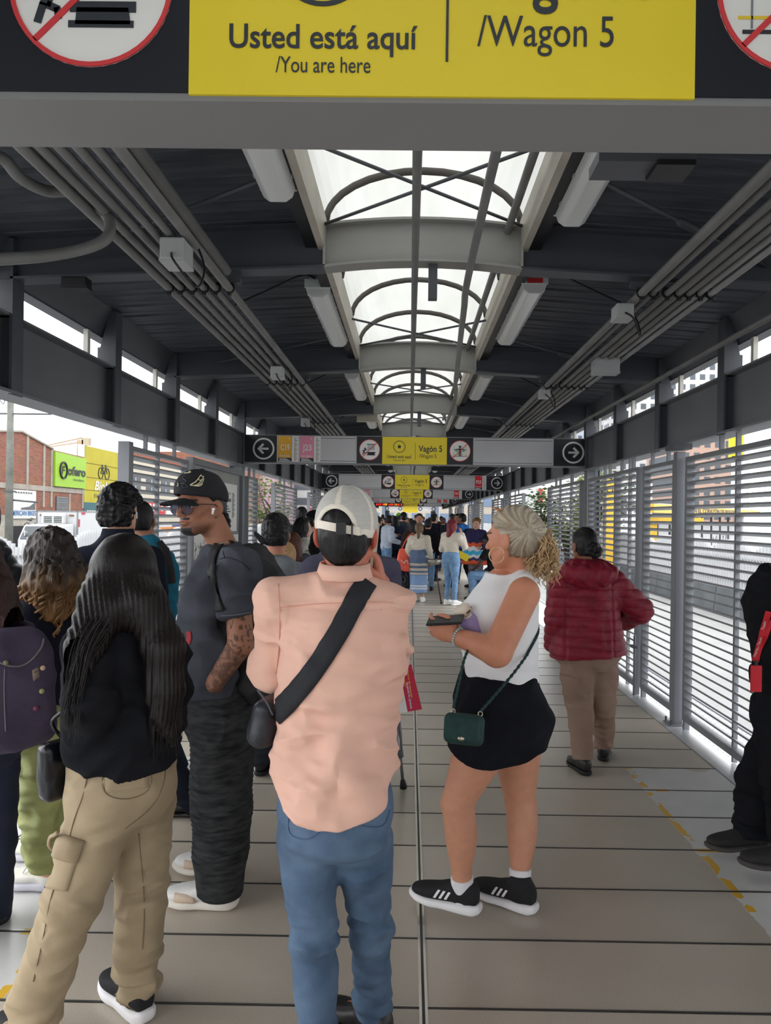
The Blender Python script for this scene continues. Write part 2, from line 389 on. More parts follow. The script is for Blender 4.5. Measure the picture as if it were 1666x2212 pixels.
# ---- eaves: girder, posts, slot windows and upper fascia on both sides
for s, side in ((-1, 'west'), (1, 'east')):
    g = MB(); X = lambda a, b: sorted((s*a, s*b))
    g.box(*X(2.155, 2.17), YBEG, YEND, 2.222, 2.60); g.box(*X(2.07, 2.25), YBEG, YEND, 2.205, 2.222); g.box(*X(2.09, 2.25), YBEG, YEND, 2.60, 2.614)
    struct('wall_'+side, g, STEEL)
    f = MB()
    f.prism([(s*2.10, 3.0), (s*2.115, 3.0), (s*2.20, 2.825), (s*2.185, 2.825)], YBEG, YEND)
    f.box(*X(2.19, 2.28), YBEG, YEND, 2.815, 2.828)
    struct('wall_%s_fascia' % side, f, STEELD)
    y = RY[0]; k = 0
    while y < YEND:
        p = MB(); p.box(*X(2.085, 2.21), y-0.008, y+0.008, 2.222, 2.74)
        p.box(*X(2.075, 2.09), y-0.055, y+0.055, 2.20, 2.99)
        p.box(*X(2.09, 2.20), y-0.055, y+0.055, 2.60, 2.74)
        p.prism([(s*2.09, 2.72), (s*2.19, 2.72), (s*2.12, 2.99), (s*2.09, 2.99)], y-0.05, y-0.042); p.prism([(s*2.09, 2.72), (s*2.19, 2.72), (s*2.12, 2.99), (s*2.09, 2.99)], y+0.042, y+0.05)
        struct('column_%s_eave' % side, p, STEELD)
        struct('window_%d' % (k+1 if s < 0 else k+61), MB().box(*X(2.18, 2.21), y+1.06, y+1.10, 2.614, 2.815), mat('slot_window_frame', (208, 206, 196), 0.5, 0.06, 5))
        y += BAY/2; k += 1
# ---- columns at every third rafter
for k in range(1, NR, 3):
    y = RY[k]
    for s in (-1, 1):
        if k == 1: continue
        mb = MB(); X = lambda a, b: sorted((s*a, s*b))
        mb.box(*X(2.10, 2.26), y+0.02, y+0.034, 0, 2.21); mb.box(*X(2.10, 2.112), y-0.06, y+0.12, 0, 2.21); mb.box(*X(2.248, 2.26), y-0.06, y+0.12, 0, 2.21)
        mb.box(*X(2.10, 2.26), y-0.02, y+0.02, 2.21, 2.8); mb.box(*X(2.085, 2.27), y-0.09, y+0.15, 0.0, 0.015)
        struct('column_%s_%d' % ('west' if s < 0 else 'east', (k+2)//3), mb, STEEL)
# ================================================================== OVERHEAD SIGNS
def glyph_turnstile(mb, cx, cz, R, y):
    a, b = y-0.0016, y-0.0003
    mb.prism([(cx-0.25*R, cz+0.1*R*0-0.02*R), (cx+0.55*R, cz-0.02*R), (cx+0.5*R, cz+0.52*R), (cx-0.2*R, cz+0.52*R)], a, b, m=1)
    for i in range(7): mb.prism([(cx-0.2*R, cz+(0.03+0.07*i)*R), (cx+0.5*R, cz+(0.03+0.07*i)*R), (cx+0.5*R, cz+(0.045+0.07*i)*R), (cx-0.2*R, cz+(0.045+0.07*i)*R)], a-0.0006, b, m=0)
    mb.prism([(cx-0.27*R, cz-0.36*R), (cx+0.6*R, cz-0.36*R), (cx+0.6*R, cz-0.22*R), (cx-0.27*R, cz-0.22*R)], a, b)
    mb.prism([(cx-0.2*R, cz-0.52*R), (cx+0.53*R, cz-0.52*R), (cx+0.5*R, cz-0.3*R), (cx-0.18*R, cz-0.3*R)], a, b)
    mb.prism([(cx-0.29*R, cz-0.56*R), (cx+0.57*R, cz-0.56*R), (cx+0.57*R, cz-0.47*R), (cx-0.29*R, cz-0.47*R)], a, b)
    mb.prism([(cx-0.26*R, cz+0.52*R), (cx+0.58*R, cz+0.52*R), (cx+0.58*R, cz+0.6*R), (cx-0.26*R, cz+0.6*R)], a, b)
    mb.prism(disc(cx-0.46*R, cz+0.12*R, 0.105*R, 16), a, b)
    bar(mb, cx-0.52*R, cz-0.02*R, cx-0.6*R, cz-0.28*R, 0.15*R, a, b); bar(mb, cx-0.5*R, cz, cx-0.25*R, cz-0.02*R, 0.08*R, a, b)
    bar(mb, cx-0.58*R, cz-0.26*R, cx-0.42*R, cz-0.33*R, 0.1*R, a, b); bar(mb, cx-0.44*R, cz-0.3*R, cx-0.42*R, cz-0.45*R, 0.09*R, a, b)
    bar(mb, cx-0.62*R, cz-0.24*R, cx-0.7*R, cz-0.5*R, 0.1*R, a, b); bar(mb, cx-0.56*R, cz-0.02*R, cx-0.76*R, cz-0.14*R, 0.07*R, a, b)
def glyph_door(mb, cx, cz, R, y):
    a, b = y-0.0016, y-0.0003
    for x in (-0.62, -0.2, 0.2, 0.62): mb.box(cx+(x-0.012)*R, cx+(x+0.012)*R, a, b, cz-0.5*R, cz+0.6*R, 2)
    mb.box(cx-0.8*R, cx+0.8*R, a, b, cz+0.1*R, cz+0.13*R, 3); mb.box(cx-0.74*R, cx+0.74*R, a, b, cz-0.57*R, cz-0.52*R, 0); mb.box(cx-0.8*R, cx+0.8*R, a, b, cz-0.38*R, cz-0.34*R, 4)
    for s in (-1, 1):
        mb.prism([(cx+s*0.5*R, cz-0.06*R), (cx+s*0.36*R, cz-0.06*R), (cx+s*0.36*R, cz-0.12*R), (cx+s*0.22*R, cz+0.0*R), (cx+s*0.36*R, cz+0.12*R), (cx+s*0.36*R, cz+0.04*R), (cx+s*0.5*R, cz+0.04*R)], a-0.0004, b, m=5)
    mb.prism(disc(cx, cz+0.42*R, 0.13*R, 16), a-0.0006, b)
    mb.prism([(cx-0.15*R, cz+0.26*R), (cx+0.15*R, cz+0.26*R), (cx+0.12*R, cz-0.1*R), (cx-0.12*R, cz-0.1*R)], a-0.0006, b)
    bar(mb, cx-0.1*R, cz+0.2*R, cx-0.55*R, cz+0.12*R, 0.09*R, a-0.0006, b); bar(mb, cx+0.1*R, cz+0.2*R, cx+0.55*R, cz+0.12*R, 0.09*R, a-0.0006, b)
    bar(mb, cx-0.06*R, cz-0.05*R, cx-0.08*R, cz-0.56*R, 0.11*R, a-0.0006, b); bar(mb, cx+0.06*R, cz-0.05*R, cx+0.08*R, cz-0.56*R, 0.11*R, a-0.0006, b)
def overhead_sign(Y, label, routes=(), xs=2.11, full=True):
    t = thing('overhead_sign', label, 'sign', (0, Y, 2.25), 'overhead station signs')
    z0, z1 = 2.262, 2.588; U = 0.002675; X = lambda zx: (zx-829.5)*U
    MB().box(-xs, xs, Y, Y+0.15, 2.25, 2.598).build('housing', mat('sign_beam_grey', (126, 126, 127), 0.55, 0.05, 2.0), t)
    f = Y-0.004
    def panel(a, b, m, name): MB().box(a, b, f, Y, z0, z1).build(name, m, t)
    panel(-xs, X(200), SIGNK, 'black_panel'); panel(X(565), X(682), SIGNK, 'black_panel'); panel(X(977), X(1097), SIGNK, 'black_panel'); panel(X(1463), xs, SIGNK, 'black_panel')
    yp = MB().box(X(682), X(977), f-0.001, Y, z0-0.004, z1).build('yellow_panel', SIGNY, t)
    for a, b in ((200, 565), (1097, 1463)):
        mb = MB().box(X(a), X(b), f, Y, z0, z1)
        mb.box(X(a)+0.012, X(b)-0.012, f-0.002, f, z1-0.03, z1-0.024, 1); mb.box(X(a)+0.012, X(b)-0.012, f-0.002, f, z0+0.02, z0+0.026, 1)
        mb.box(X(a), X(a)+0.008, f-0.004, f, z0, z1, 0); mb.box(X(b)-0.008, X(b), f-0.004, f, z0, z1, 0)
        mb.build('grey_insert', [SIGNG, STEELD], t)
    cz = (z0+z1)/2
    for xc, d in ((X(139), -1), (X(1553), 1)):
        mb = MB(); ring(mb, xc, cz, 0.112, 0.133, f-0.0018, f-0.0002)
        bar(mb, xc-d*0.06, cz, xc+d*0.045, cz, 0.026, f-0.0018, f-0.0002)
        bar(mb, xc+d*0.002, cz+0.058, xc+d*0.066, cz-0.008, 0.028, f-0.0019, f-0.0002); bar(mb, xc+d*0.002, cz-0.058, xc+d*0.066, cz+0.008, 0.028, f-0.002, f-0.0002)
        mb.build('arrow_symbol', WHITE, t)
    R = 0.128
    for xc, gl in ((X(624), glyph_turnstile), (X(1037), glyph_door)):
        d = MB().prism(disc(xc, cz+0.002, R), f-0.001, f-0.0001).build('pictogram', WHITE, t)
        mb = MB(); gl(mb, xc, cz+0.002, R*0.93, f-0.001)
        mb.build('pictogram_figure', [SIGNT, mat('pale_grey_vinyl', (196, 198, 200), 0.5, 0.03, 3), mat('mid_grey_vinyl', (120, 126, 132), 0.5, 0.03, 3), BLUEV, mat('gold_vinyl', (224, 196, 60), 0.5, 0.03, 3), GREENV], d)
        mb = MB(); ring(mb, xc, cz+0.002, R*0.945, R, f-0.0034, f-0.001); bar(mb, xc-R*0.68, cz-R*0.66, xc+R*0.68, cz+R*0.69, 0.009, f-0.0034, f-0.001)
        mb.build('prohibition_ring', REDV, d)
    x0 = X(682); T = Matrix.Translation((0, f-0.0012, 0)); zb = z0-0.004
    mb = MB(); ring(mb, x0+0.208, zb+0.212, 0.066, 0.0735, f-0.0025, f-0.001); mb.build('position_ring', SIGNT, yp); MB().prism(disc(x0+0.208, zb+0.212, 0.02), f-0.0025, f-0.001).build('position_dot', SIGNT, yp); MB().box(x0+0.401, x0+0.405, f-0.0025, f-0.001, zb+0.054, zb+0.262).build('divider_line', SIGNT, yp)
    def txt(s, a, b, z, c, bo): letters(s, x0+a, x0+b, zb+z, c, SIGNT, yp, T, bo)
    txt('Usted está aquí', 0.063, 0.357, 0.073, 0.039, 0.014); txt('/You are here', 0.136, 0.284, 0.035, 0.026, 0.004)
    txt('/Wagon 5', 0.450, 0.662, 0.079, 0.05, 0.002); txt('Vagón 5', 0.444, 0.731, 0.155, 0.078, 0.016)
    for code, dest, side, sl, m in routes:
        w_ = 0.165; a = (X(206)+sl*0.268) if side < 0 else (X(1463)-0.012-sl*0.268-w_-0.085)
        d = MB().box(a, a+w_, f-0.003, f, z0+0.055, z1-0.004).build('route_panel', m, t)
        MB().box(a, a+w_, f-0.003, f, z0+0.012, z0+0.055).build('route_panel_footer', SIGNT, d)
        T2 = Matrix.Translation((0, f-0.0032, 0))
        letters(code, a+0.03, a+w_-0.025, z0+0.148, 0.075, WHITE, d, T2, 0.02)
        letters(dest, a+0.02, a+w_-0.02, z0+0.068, 0.026, WHITE, d, T2, 0.01)
        MB().prism(disc(a+w_-0.03, z1-0.035, 0.009, 5), f-0.0042, f-0.003).build('route_symbol', WHITE, d); mb = MB()
        for j in range(3): mb.box(a+0.015, a+w_-0.02-0.02*j, f-0.0042, f-0.003, z0+0.018+j*0.012, z0+0.024+j*0.012)
        mb.build('footer_print', WHITE, d)
        l = MB().box(a+w_+0.006, a+w_+0.085, f-0.003, f, z0+0.012, z1-0.008).build('stop_list', WHITE, t)
        mb = MB()
        for j in range(26):
            mb.box(a+w_+0.03, a+w_+0.045+0.03*((j*7) % 5)/4, f-0.004, f-0.003, z0+0.02+j*0.0112, z0+0.0245+j*0.0112, 1 if j % 6 == 2 else 0)
        mb.build('stop_list_print', [SIGNT, REDV], l)
    return t
overhead_sign(Y0, 'nearest overhead sign filling the top of view, yellow You are here panel').location.x = -0.01
S3 = RY[1+3]; PITCH = 3*BAY
overhead_sign(S3, 'overhead sign with C19 and J23 route panels and two arrows', [('C19', 'Portal Suba', -1, 0, OCHP), ('J23', 'Las Aguas', -1, 1, PINKP)])
overhead_sign(S3+PITCH, 'overhead sign with one red F23 panel, behind the C19 sign', [('F23', 'Portal Américas', 1, 0, REDP)])
overhead_sign(S3+2*PITCH, 'overhead sign with J23 and F23 panels, third beyond nearest sign', [('J23', 'Las Aguas', -1, 0.4, PINKP), ('F23', 'Portal Américas', 1, 0, REDP)])
overhead_sign(S3+3*PITCH, 'far overhead sign with F23 and F19 panels in red', [('J23', 'Las Aguas', -1, 0.4, PINKP), ('F23', 'Portal', 1, 1, REDP), ('F19', 'Portal', 1, 0, REDP)])
overhead_sign(S3+4*PITCH, 'farthest overhead sign above the lit message board')
# lit message board below the farthest sign
yl = S3+4*PITCH-0.35
t = thing('message_board', 'black electronic message board with red and amber lit characters', 'display', (-0.9, yl, 2.2))
MB().box(-1.95, -0.40, yl-0.06, yl+0.06, 2.22, 2.42).build('casing', BLACKP, t)
for x in (-1.7, -0.7): MB().box(x-.015, x+.015, yl-.015, yl+.015, 2.42, 3.0).build('hanger', STEELD, t)
LR = mat('red_led', (255, 60, 40), 0.5, 0.02, 1, emit=1.5); LA = mat('amber_led', (255, 170, 40), 0.5, 0.02, 1, emit=1.5)
mb = MB(); rr = random.Random(3)
for i in range(30):
    if i % 7 == 6: continue
    x = -1.88+i*0.048
    for j in range(5):
        for k2 in range(3):
            if rr.random() < 0.66: mb.box(x+k2*0.011, x+k2*0.011+0.009, yl-0.064, yl-0.06, 2.27+j*0.02, 2.286+j*0.02, 1 if 8 < i < 14 or 20 < i < 24 else 0)
mb.build('lit_characters', [LR, LA], t)
# ================================================================== LAMPS, CONDUITS, SERVICES
LAMPC = bpy.data.materials.new('ribbed_clear_diffuser'); LAMPC.use_nodes = True
_b = LAMPC.node_tree.nodes['Principled BSDF']; _b.inputs['Base Color'].default_value = rgb(240, 242, 242); _b.inputs['Roughness'].default_value = 0.2; _b.inputs['Transmission Weight'].default_value = 0.3; _b.inputs['IOR'].default_value = 1.2
_w = LAMPC.node_tree.nodes.new('ShaderNodeTexWave'); _w.inputs['Scale'].default_value = 12; _w.inputs['Distortion'].default_value = 2; _tc = LAMPC.node_tree.nodes.new('ShaderNodeTexCoord'); _bp = LAMPC.node_tree.nodes.new('ShaderNodeBump'); _bp.inputs['Strength'].default_value = 0.5
_w.bands_direction = 'Y'
LAMPC.node_tree.links.new(_tc.outputs['Object'], _w.inputs['Vector']); LAMPC.node_tree.links.new(_w.outputs['Fac'], _bp.inputs['Height']); LAMPC.node_tree.links.new(_bp.outputs['Normal'], _b.inputs['Normal'])
LAMPH = mat('lamp_housing', (188, 200, 196), 0.4, 0.05, 4); TUBEM = mat('unlit_tube', (236, 236, 230), 0.4, 0.03, 3)
def lamp(x, y, lab, endc=None):
    t = thing('fluorescent_lamp', lab, 'lamp', (x, y, 2.98), 'fluorescent battens beside the skylight')
    L_ = 1.30; wd = 0.075
    mb = MB().prism([(-wd, 0.0), (wd, 0.0), (wd, 0.035), (wd*0.7, 0.055), (-wd*0.7, 0.055), (-wd, 0.035)], 0, L_); mb.box(-wd-0.004, wd+0.004, -0.012, 0.0, -0.01, 0.045); mb.box(-wd-0.004, wd+0.004, L_, L_+0.012, -0.01, 0.045)
    mb.build('housing', LAMPH, t, world=False, bevel=0.004)
    MB().prism([(-wd, 0.0), (wd, 0.0), (wd*0.82, -0.042), (wd*0.45, -0.062), (-wd*0.45, -0.062), (-wd*0.82, -0.042)], 0.002, L_-0.002).build('diffuser', LAMPC, t, world=False, bevel=0.006)
    for s in (-1, 1): MB().tube([(s*0.028, 0.05, -0.02), (s*0.028, L_-0.05, -0.02)], 0.013, 10).build('tube', TUBEM, t, smooth=True, world=False)
    for i in range(5):
        for s in (-1, 1): MB().box(s*wd-0.004, s*wd+0.004, 0.12+i*0.26, 0.145+i*0.26, -0.014, 0.016).build('clip', GALV, t, world=False)
    MB().box(-0.02, 0.02, 0.3, 0.34, 0.055, 0.10).build('mount', STEELD, t, world=False)
    sx_ = -1 if x < 0 else 1
    MB().tube(spline([(0, 0.02, 0.04), (sx_*.08, -.06, .05), (sx_*.28, -.14, -.07), (sx_*.46, -.16, -.16)], 6), 0.006, 6).build('power_cable', BLACKP, t, smooth=True, world=False)
    if endc: MB().box(-0.045, 0.045, -0.016, -0.011, -0.004, 0.024).build('red_end_label', mat('red_label', (190, 50, 50), 0.5), t, world=False)
    return t
LY = [Y0+0.55+BAY*k for k in range(0, 11)]
base = None
for i, y in enumerate(LY):
    for s, x in ((-1, -0.62), (1, 0.66)):
        lab = '%s unlit fluorescent batten ahead under the roof, on the %s side of the skylight' % (ORD[i], 'shopfront' if s < 0 else 'yellow-banner')
        yy = y+(0.1 if s < 0 else -0.02)
        if i == 0 and s > 0: yy += 0.35
        lamp(x, yy, lab, endc=(i == 1 and s > 0))
def pipe(pts, r, m, lab, grp=None, name='conduit_pipe', cat='pipe', seg=8):
    me = MB().tube(pts, r, seg).mesh(name, True); return place(name, me, m, pts[0], lab, cat, grp)
XL = [-1.30, -1.24, -1.18, -1.12, -1.06, -0.99]; XR = [1.12, 1.18, 1.25, 1.31, 1.36, 1.42, 1.47]
for i, x in enumerate(XL): pipe([(x, YBEG, 2.765), (x, 48, 2.765)], 0.021 if i in (0, 5) else 0.017, PIPE, '%s grey conduit pipe counted from the eave in the roof bundle over the shopfront side' % ORD[i].capitalize(), 'conduits over the shopfront side')
for i, x in enumerate(XR):
    pipe([(x, YBEG, 2.765+0.008*(i % 2)), (x, 48, 2.765+0.008*(i % 2))], 0.022 if i in (0, 3) else 0.016, PIPEL if i in (5, 6) else PIPE, '%s conduit pipe counted from the skylight in the roof bundle over the banner side' % ORD[i].capitalize(), 'conduits over the banner side')
pipe([(-0.965, YBEG, 2.80), (-0.965, 3.62, 2.80)], 0.027, PIPE, 'thick grey trunk pipe running into a junction box beside the roof bundle')
pipe([(1.86, YBEG, 2.70), (1.86, 48, 2.70)], 0.018, PIPE, 'single grey pipe hung alone under the roof beside the slatted wall')
pipe([(-0.04, YBEG, 2.84), (-0.04, 44, 2.84)], 0.017, PIPE, 'grey pipe running straight under the middle of the skylight')
pipe(spline([(0.22, -1, 2.86), (0.235, 3.5, 2.86), (0.26, 4.5, 2.84), (0.34, 6.5, 2.84), (0.42, 9, 2.85), (0.42, 20, 2.85)], 6), 0.019, PIPE, 'grey pipe under the skylight that drifts towards its banner side')
pipe([(0.43, 0, 3.07), (0.43, 11, 3.07)], 0.02, PIPE, 'dark pipe resting above the rafters along the skylight curb')
for i, y in enumerate(RY[2:10]):
    for s, xs_, w_ in ((-1, XL, 'shopfront'), (1, XR, 'banner')):
        t = thing('pipe_clamp', 'clamp bar under the %s rafter holding the conduits over the %s side' % (ORD[i], w_), 'clamp', (xs_[0], y, 2.75), 'pipe clamp bars')
        a, b = xs_[0]-0.06, xs_[-1]+0.06
        MB().box(a, b, y-0.02, y+0.02, 2.79, 2.815).build('strut', STEELD, t)
        for x in xs_:
            mb = MB().tube([(x+0.024*math.cos(q), y, 2.767+0.024*math.sin(q)) for q in [PI*2*j/10 for j in range(11)]], 0.006, 5); mb.box(x-0.008, x+0.008, y-0.012, y+0.012, 2.728, 2.745); mb.build('clip', BLACK, t)
# flexible conduit hanging in a loop
pipe(spline([P(-30, 335, 2.45), P(10, 345, 2.5), P(45, 385, 2.6), P(100, 412, 2.75), P(150, 415, 2.8), P(200, 438, 2.85), P(235, 475, 2.85), P(232, 512, 2.8), P(190, 535, 2.75), P(100, 553, 2.6), P(-40, 562, 2.4)], 8), 0.021, PIPE, 'flexible grey conduit looping down from the pipe bundle towards the eave', seg=10)
def jbox(u, v, Y, w_, h_, d_, lab, m, cab=True):
    c = P(u, v, Y); t = thing('junction_box', lab, 'box', c)
    MB().box(-w_/2, w_/2, -d_/2, d_/2, -h_/2, h_/2).build('body', m, t, world=False, bevel=0.006)
    MB().box(-w_/2-0.003, w_/2+0.003, -d_/2+0.003, d_/2-0.003, -h_/2-0.008, -h_/2+0.004).build('cover', m, t, world=False)
    if cab: MB().tube(spline([(0, -d_/2, -h_/4), (0.03, -d_/2-0.05, -h_/2-0.03), (0.09, -0.02, -h_/2-0.1), (0.10, 0.06, -h_/2), (0.06, 0.1, h_/2+0.02)], 6), 0.005, 6).build('cable', BLACKP, t, True, world=False)
    return t
BOXG = mat('grey_box_plastic', (176, 177, 178), 0.5, 0.05, 5)
jbox(382, 548, 3.10, 0.10, 0.09, 0.14, 'grey junction box on the thick trunk pipe near the first rafter', BOXG)
jbox(600, 805, 5.65, 0.09, 0.08, 0.12, 'grey junction box on the shopfront pipes by the second rafter', BOXG)
jbox(660, 912, 8.5, 0.09, 0.08, 0.12, 'grey junction box on the shopfront pipes by the third rafter', BOXG)
jbox(1345, 675, 3.95, 0.09, 0.07, 0.12, 'small grey outlet box on the banner side pipes past the first rafter', BOXG)
jbox(1176, 850, 6.55, 0.09, 0.07, 0.12, 'small grey outlet box on the banner side pipes past the second rafter', BOXG)
jbox(1308, 790, 5.35, 0.18, 0.11, 0.12, 'large light grey square box under the second rafter, banner side', BOXG, False)
jbox(794, 895, 9.3, 0.26, 0.17, 0.10, 'beige cabinet hung under the roof beside the skylight lamps', mat('beige_box', (196, 190, 172), 0.5, 0.05, 4), False)
jbox(165, 612, 3.72, 0.13, 0.05, 0.07, 'black sensor box under the first rafter near the eave', BLACKP, False)
c = P(1400, 345, 1.75); t = thing('wireless_unit', 'dark flat unit fixed under the nearest sign beam', 'device', c)
MB().box(-0.115, 0.115, 0, 0.10, -0.004, 0.024).build('body', STEELD, t, world=False); MB().box(0.02, 0.11, -0.01, 0.08, -0.016, -0.003).build('module', BLACKP, t, world=False); MB().box(-0.02, 0.02, 0.04, 0.08, 0.024, 3.08-c.z).build('hanger', STEELD, t, world=False)
# bracing rods
def rod(a, b, lab, r=0.008, turn=False):
    t = thing('bracing_rod', lab, 'rod', a, 'roof bracing rods'); MB().tube([a, b], r, 6).build('rod', STEELD, t, True)
    if turn:
        a, b = Vector(a), Vector(b); MB().tube([a.lerp(b, 0.42), a.lerp(b, 0.44), a.lerp(b, 0.54), a.lerp(b, 0.56)], [0.01, 0.02, 0.02, 0.01], 8).build('turnbuckle', STEELD, t, True)
for i, y in enumerate(RY[2:8]):
    rod((-0.5, y-0.9, 3.08), (0.5, y-0.05, 3.08), 'thin rod crossing the skylight before the %s rafter, starting at the shopfront side' % ORD[i])
    rod((0.5, y-0.9, 3.08), (-0.5, y-0.05, 3.08), 'thin rod crossing the skylight before the %s rafter, starting at the banner side' % ORD[i])
    rod((-0.6, y-0.85, 2.96), (-1.75, y-0.1, 2.90), 'slanting brace rod before the %s rafter, from skylight to shopfront eave' % ORD[i])
    rod((0.66, y-0.85, 2.96), (1.75, y-0.02, 2.90), 'slanting brace rod before the %s rafter, from skylight to banner eave' % ORD[i], turn=True)
# ================================================================== SLATTED SIDE PANELS
SLAT = mat('slat_aluminium', (126, 129, 134), 0.38, 0.10, 3.0, metal=0.0, spec=0.55)
def louvre(s, y0, y1, lab, z0=0.07, z1=2.10, ribs=1, post=False, x=2.08):
    t = thing('louvred_panel', lab, 'panel', (s*x, y0, 0), 'slatted side panels')
    X = lambda a, b: sorted((s*a, s*b))
    mb = MB().box(*X(x-0.005, x+0.055), y0, y0+0.04, z0, z1).box(*X(x-0.005, x+0.055), y1-0.04, y1, z0, z1).box(*X(x-0.004, x+0.054), y0+0.04, y1-0.04, z1-0.036, z1-0.001).box(*X(x-0.004, x+0.054), y0+0.04, y1-0.04, z0+0.001, z0+0.05)
    mb.build('frame', RAIL, t)
    mb = MB(); z = z0+0.09; a = math.radians(21)
    while z < z1-0.06:
        d = 0.060; dz = d*math.tan(a)
        mb.prism([(s*x, z+dz), (s*x, z+dz+0.005), (s*(x+d), z+0.005), (s*(x+d), z)], y0+0.04, y1-0.04)
        mb.box(*X(x-0.002, x+0.002), y0+0.04, y1-0.04, z+dz-0.007, z+dz+0.006); z += 0.0615
    mb.build('slats', SLAT, t)
    for k in range(ribs):
        ym = y0+(y1-y0)*(k+1)/(ribs+1)
        MB().box(*X(x+0.03, x+0.06), ym-0.012, ym+0.012, z0-0.06, z1+0.1).build('mullion', RAIL, t)
    for ym in (y0+0.25*(y1-y0), y0+0.75*(y1-y0)): MB().box(*X(x+0.005, x+0.035), ym-0.01, ym+0.01, z1, 2.21).build('hanger', RAIL, t)
    for ym in (y0+0.02, y1-0.02):
        if post: break
        MB().box(*X(x, x+0.04), ym-0.02, ym+0.02, 0.0, z0).build('foot', RAIL, t)
    return t
def door_post(s, y, lab):
    t = thing('door_post', lab, 'post', (s*2.07, y, 0))
    X = lambda a, b: sorted((s*a, s*b))
    MB().box(*X(2.04, 2.11), y-0.04, y+0.04, 0.012, 2.15).build('shaft', RAIL, t, bevel=0.004)
    MB().box(*X(2.0, 2.13), y-0.08, y+0.08, 0.004, 0.014).build('base_plate', RAIL, t)
    mb = MB()
    for dx in (2.015, 2.118):
        for dy in (-0.06, 0.06): mb.tube([(s*dx, y+dy, 0.014), (s*dx, y+dy, 0.05)], 0.008, 6)
    mb.build('anchor_bolt', STEELD, t); MB().box(*X(1.99, 2.14), y-0.09, y+0.09, 2.165, 2.205).build('head_bracket', STEELD, t)
louvre(1, -2.2, 0.4, 'slatted panel beside the viewer on the banner side', ribs=2); louvre(1, 0.5, 3.22, 'slatted panel between the viewer and the widest slatted panel', ribs=2); louvre(-1, -9, -4, 'slatted panel behind the viewer on the shopfront side', ribs=2); louvre(1, -9, -2.3, 'long slatted panel behind the viewer on the banner side', ribs=3)
louvre(1, 3.30, 5.74, 'widest slatted metal panel, behind the person in the red vest', ribs=2)
door_post(1, 5.86, 'square grey door post bolted to the floor beside the widest slatted panel')
louvre(1, 5.98, 6.78, 'slatted gate leaf just past the square door post', ribs=0)
louvre(1, 6.84, 7.62, 'slatted gate leaf with a drop bolt, beside the maroon jacket', ribs=1, x=2.05)
louvre(1, 7.68, 8.86, 'slatted panel between gate leaf and steel column, behind the maroon jacket', ribs=1)
louvre(1, 9.26, 11.45, 'slatted panel just beyond the steel column, banner side', ribs=2)
t = thing('gate_bolt', 'steel drop bolt and latch on the slatted gate edge', 'bolt', (2.03, 6.81, 0.2))
mb = MB().tube([(2.03, 6.81, 0.0), (2.03, 6.81, 0.55)], 0.012, 8); mb.tube([(2.03, 6.81, 0.5), (1.98, 6.81, 0.53), (1.97, 6.81, 0.5)], 0.008, 6); mb.build('bolt', RAIL, t, True)
MB().box(2.0, 2.04, 6.76, 6.86, 0.44, 0.46).build('latch', STEELD, t); mb = MB().tube([(2.02, 6.81, 1.0), (1.97, 6.79, 1.03), (1.96, 6.83, 0.99), (2.0, 6.84, 0.96)], 0.009, 6); mb.build('padlock_chain', STEELD, t, True)
far = [(14.0, 16.6), (17.3, 19.2), (21.9, 24.4), (25.2, 27.1), (29.8, 32.3), (33.1, 35.0), (37.7, 40.2)]
for i, (a, b) in enumerate(far): louvre(1, a, b, 'far slatted panel, %s after the open bay with trees, banner side' % ORD[i], ribs=1)
louvre(-1, 5.36, 6.76, 'slatted metal panel behind the black cap, next to the open doorway', ribs=1)
louvre(-1, 9.26, 9.85, 'narrow slatted panel just past the map board column', ribs=0)
louvre(-1, 11.1, 13.3, 'slatted panel beyond the tree gap on the shopfront side', ribs=1)
for i, (a, b) in enumerate([(15.0, 16.6)]+far[1:]): louvre(-1, a, b, 'far slatted panel on the shopfront side, %s past the tree gap panel' % ORD[i], ribs=1)
mb_t = thing('panel_end_post', 'grey square post closing the slatted panel at the open doorway', 'post', (-2.08, 5.30, 0))
MB().box(-2.13, -2.05, 5.25, 5.33, 0.0, 2.12).build('shaft', RAIL, mb_t); MB().box(-2.15, -2.03, 5.22, 5.36, 0.004, 0.016).build('base_plate', RAIL, mb_t)
# map and notice board on the shopfront side
t = thing('notice_board', 'grey framed notice board with route map and posters behind the black backpack', 'board', (-2.08, 6.82, 0))
ya, yb = 6.84, 8.95
MB().box(-2.13, -2.06, ya, ya+0.06, 0, 2.14).box(-2.13, -2.06, yb-0.06, yb, 0, 2.14).box(-2.128, -2.062, ya+.06, yb-.06, 2.08, 2.138).box(-2.128, -2.062, ya+.06, yb-.06, 0.25, 0.31).build('frame', RAIL, t)
MB().box(-2.115, -2.10, ya+0.06, yb-0.06, 0.31, 2.08).build('backing', mat('board_backing', (150, 154, 158), 0.25, 0.06, 3), t)
TB = Matrix.Rotation(PI/2, 4, 'Z')          # lettering plane turned to face +x
def wall_print(x, y0, y1, z0, z1, m, name='poster', par=t): return MB().box(x-0.002, x, y0, y1, z0, z1).build(name, m, par)
REDB = mat('brick_red_poster', (150, 62, 50), 0.4, 0.06, 3)
po = wall_print(-2.096, ya+0.12, ya+1.05, 1.78, 2.02, REDB)
def side_letters(s, y0, y1, z, cap, m, par, x, bold=0.01): return letters(s, y0, y1, z, cap, m, par, Matrix.Translation((x, 0, 0)) @ TB, bold)
side_letters('Conoce los ', ya+0.17, ya+0.36, 1.92, 0.045, WHITE, po, -2.0955); side_letters('únicos servicios comerciales dBlog M', ya+0.38, ya+1.02, 1.92, 0.045, mat('orange_print', (235, 150, 60), 0.5), po, -2.0955)
po = wall_print(-2.097, ya+1.06, yb-0.2, 1.42, 1.96, WHITE)
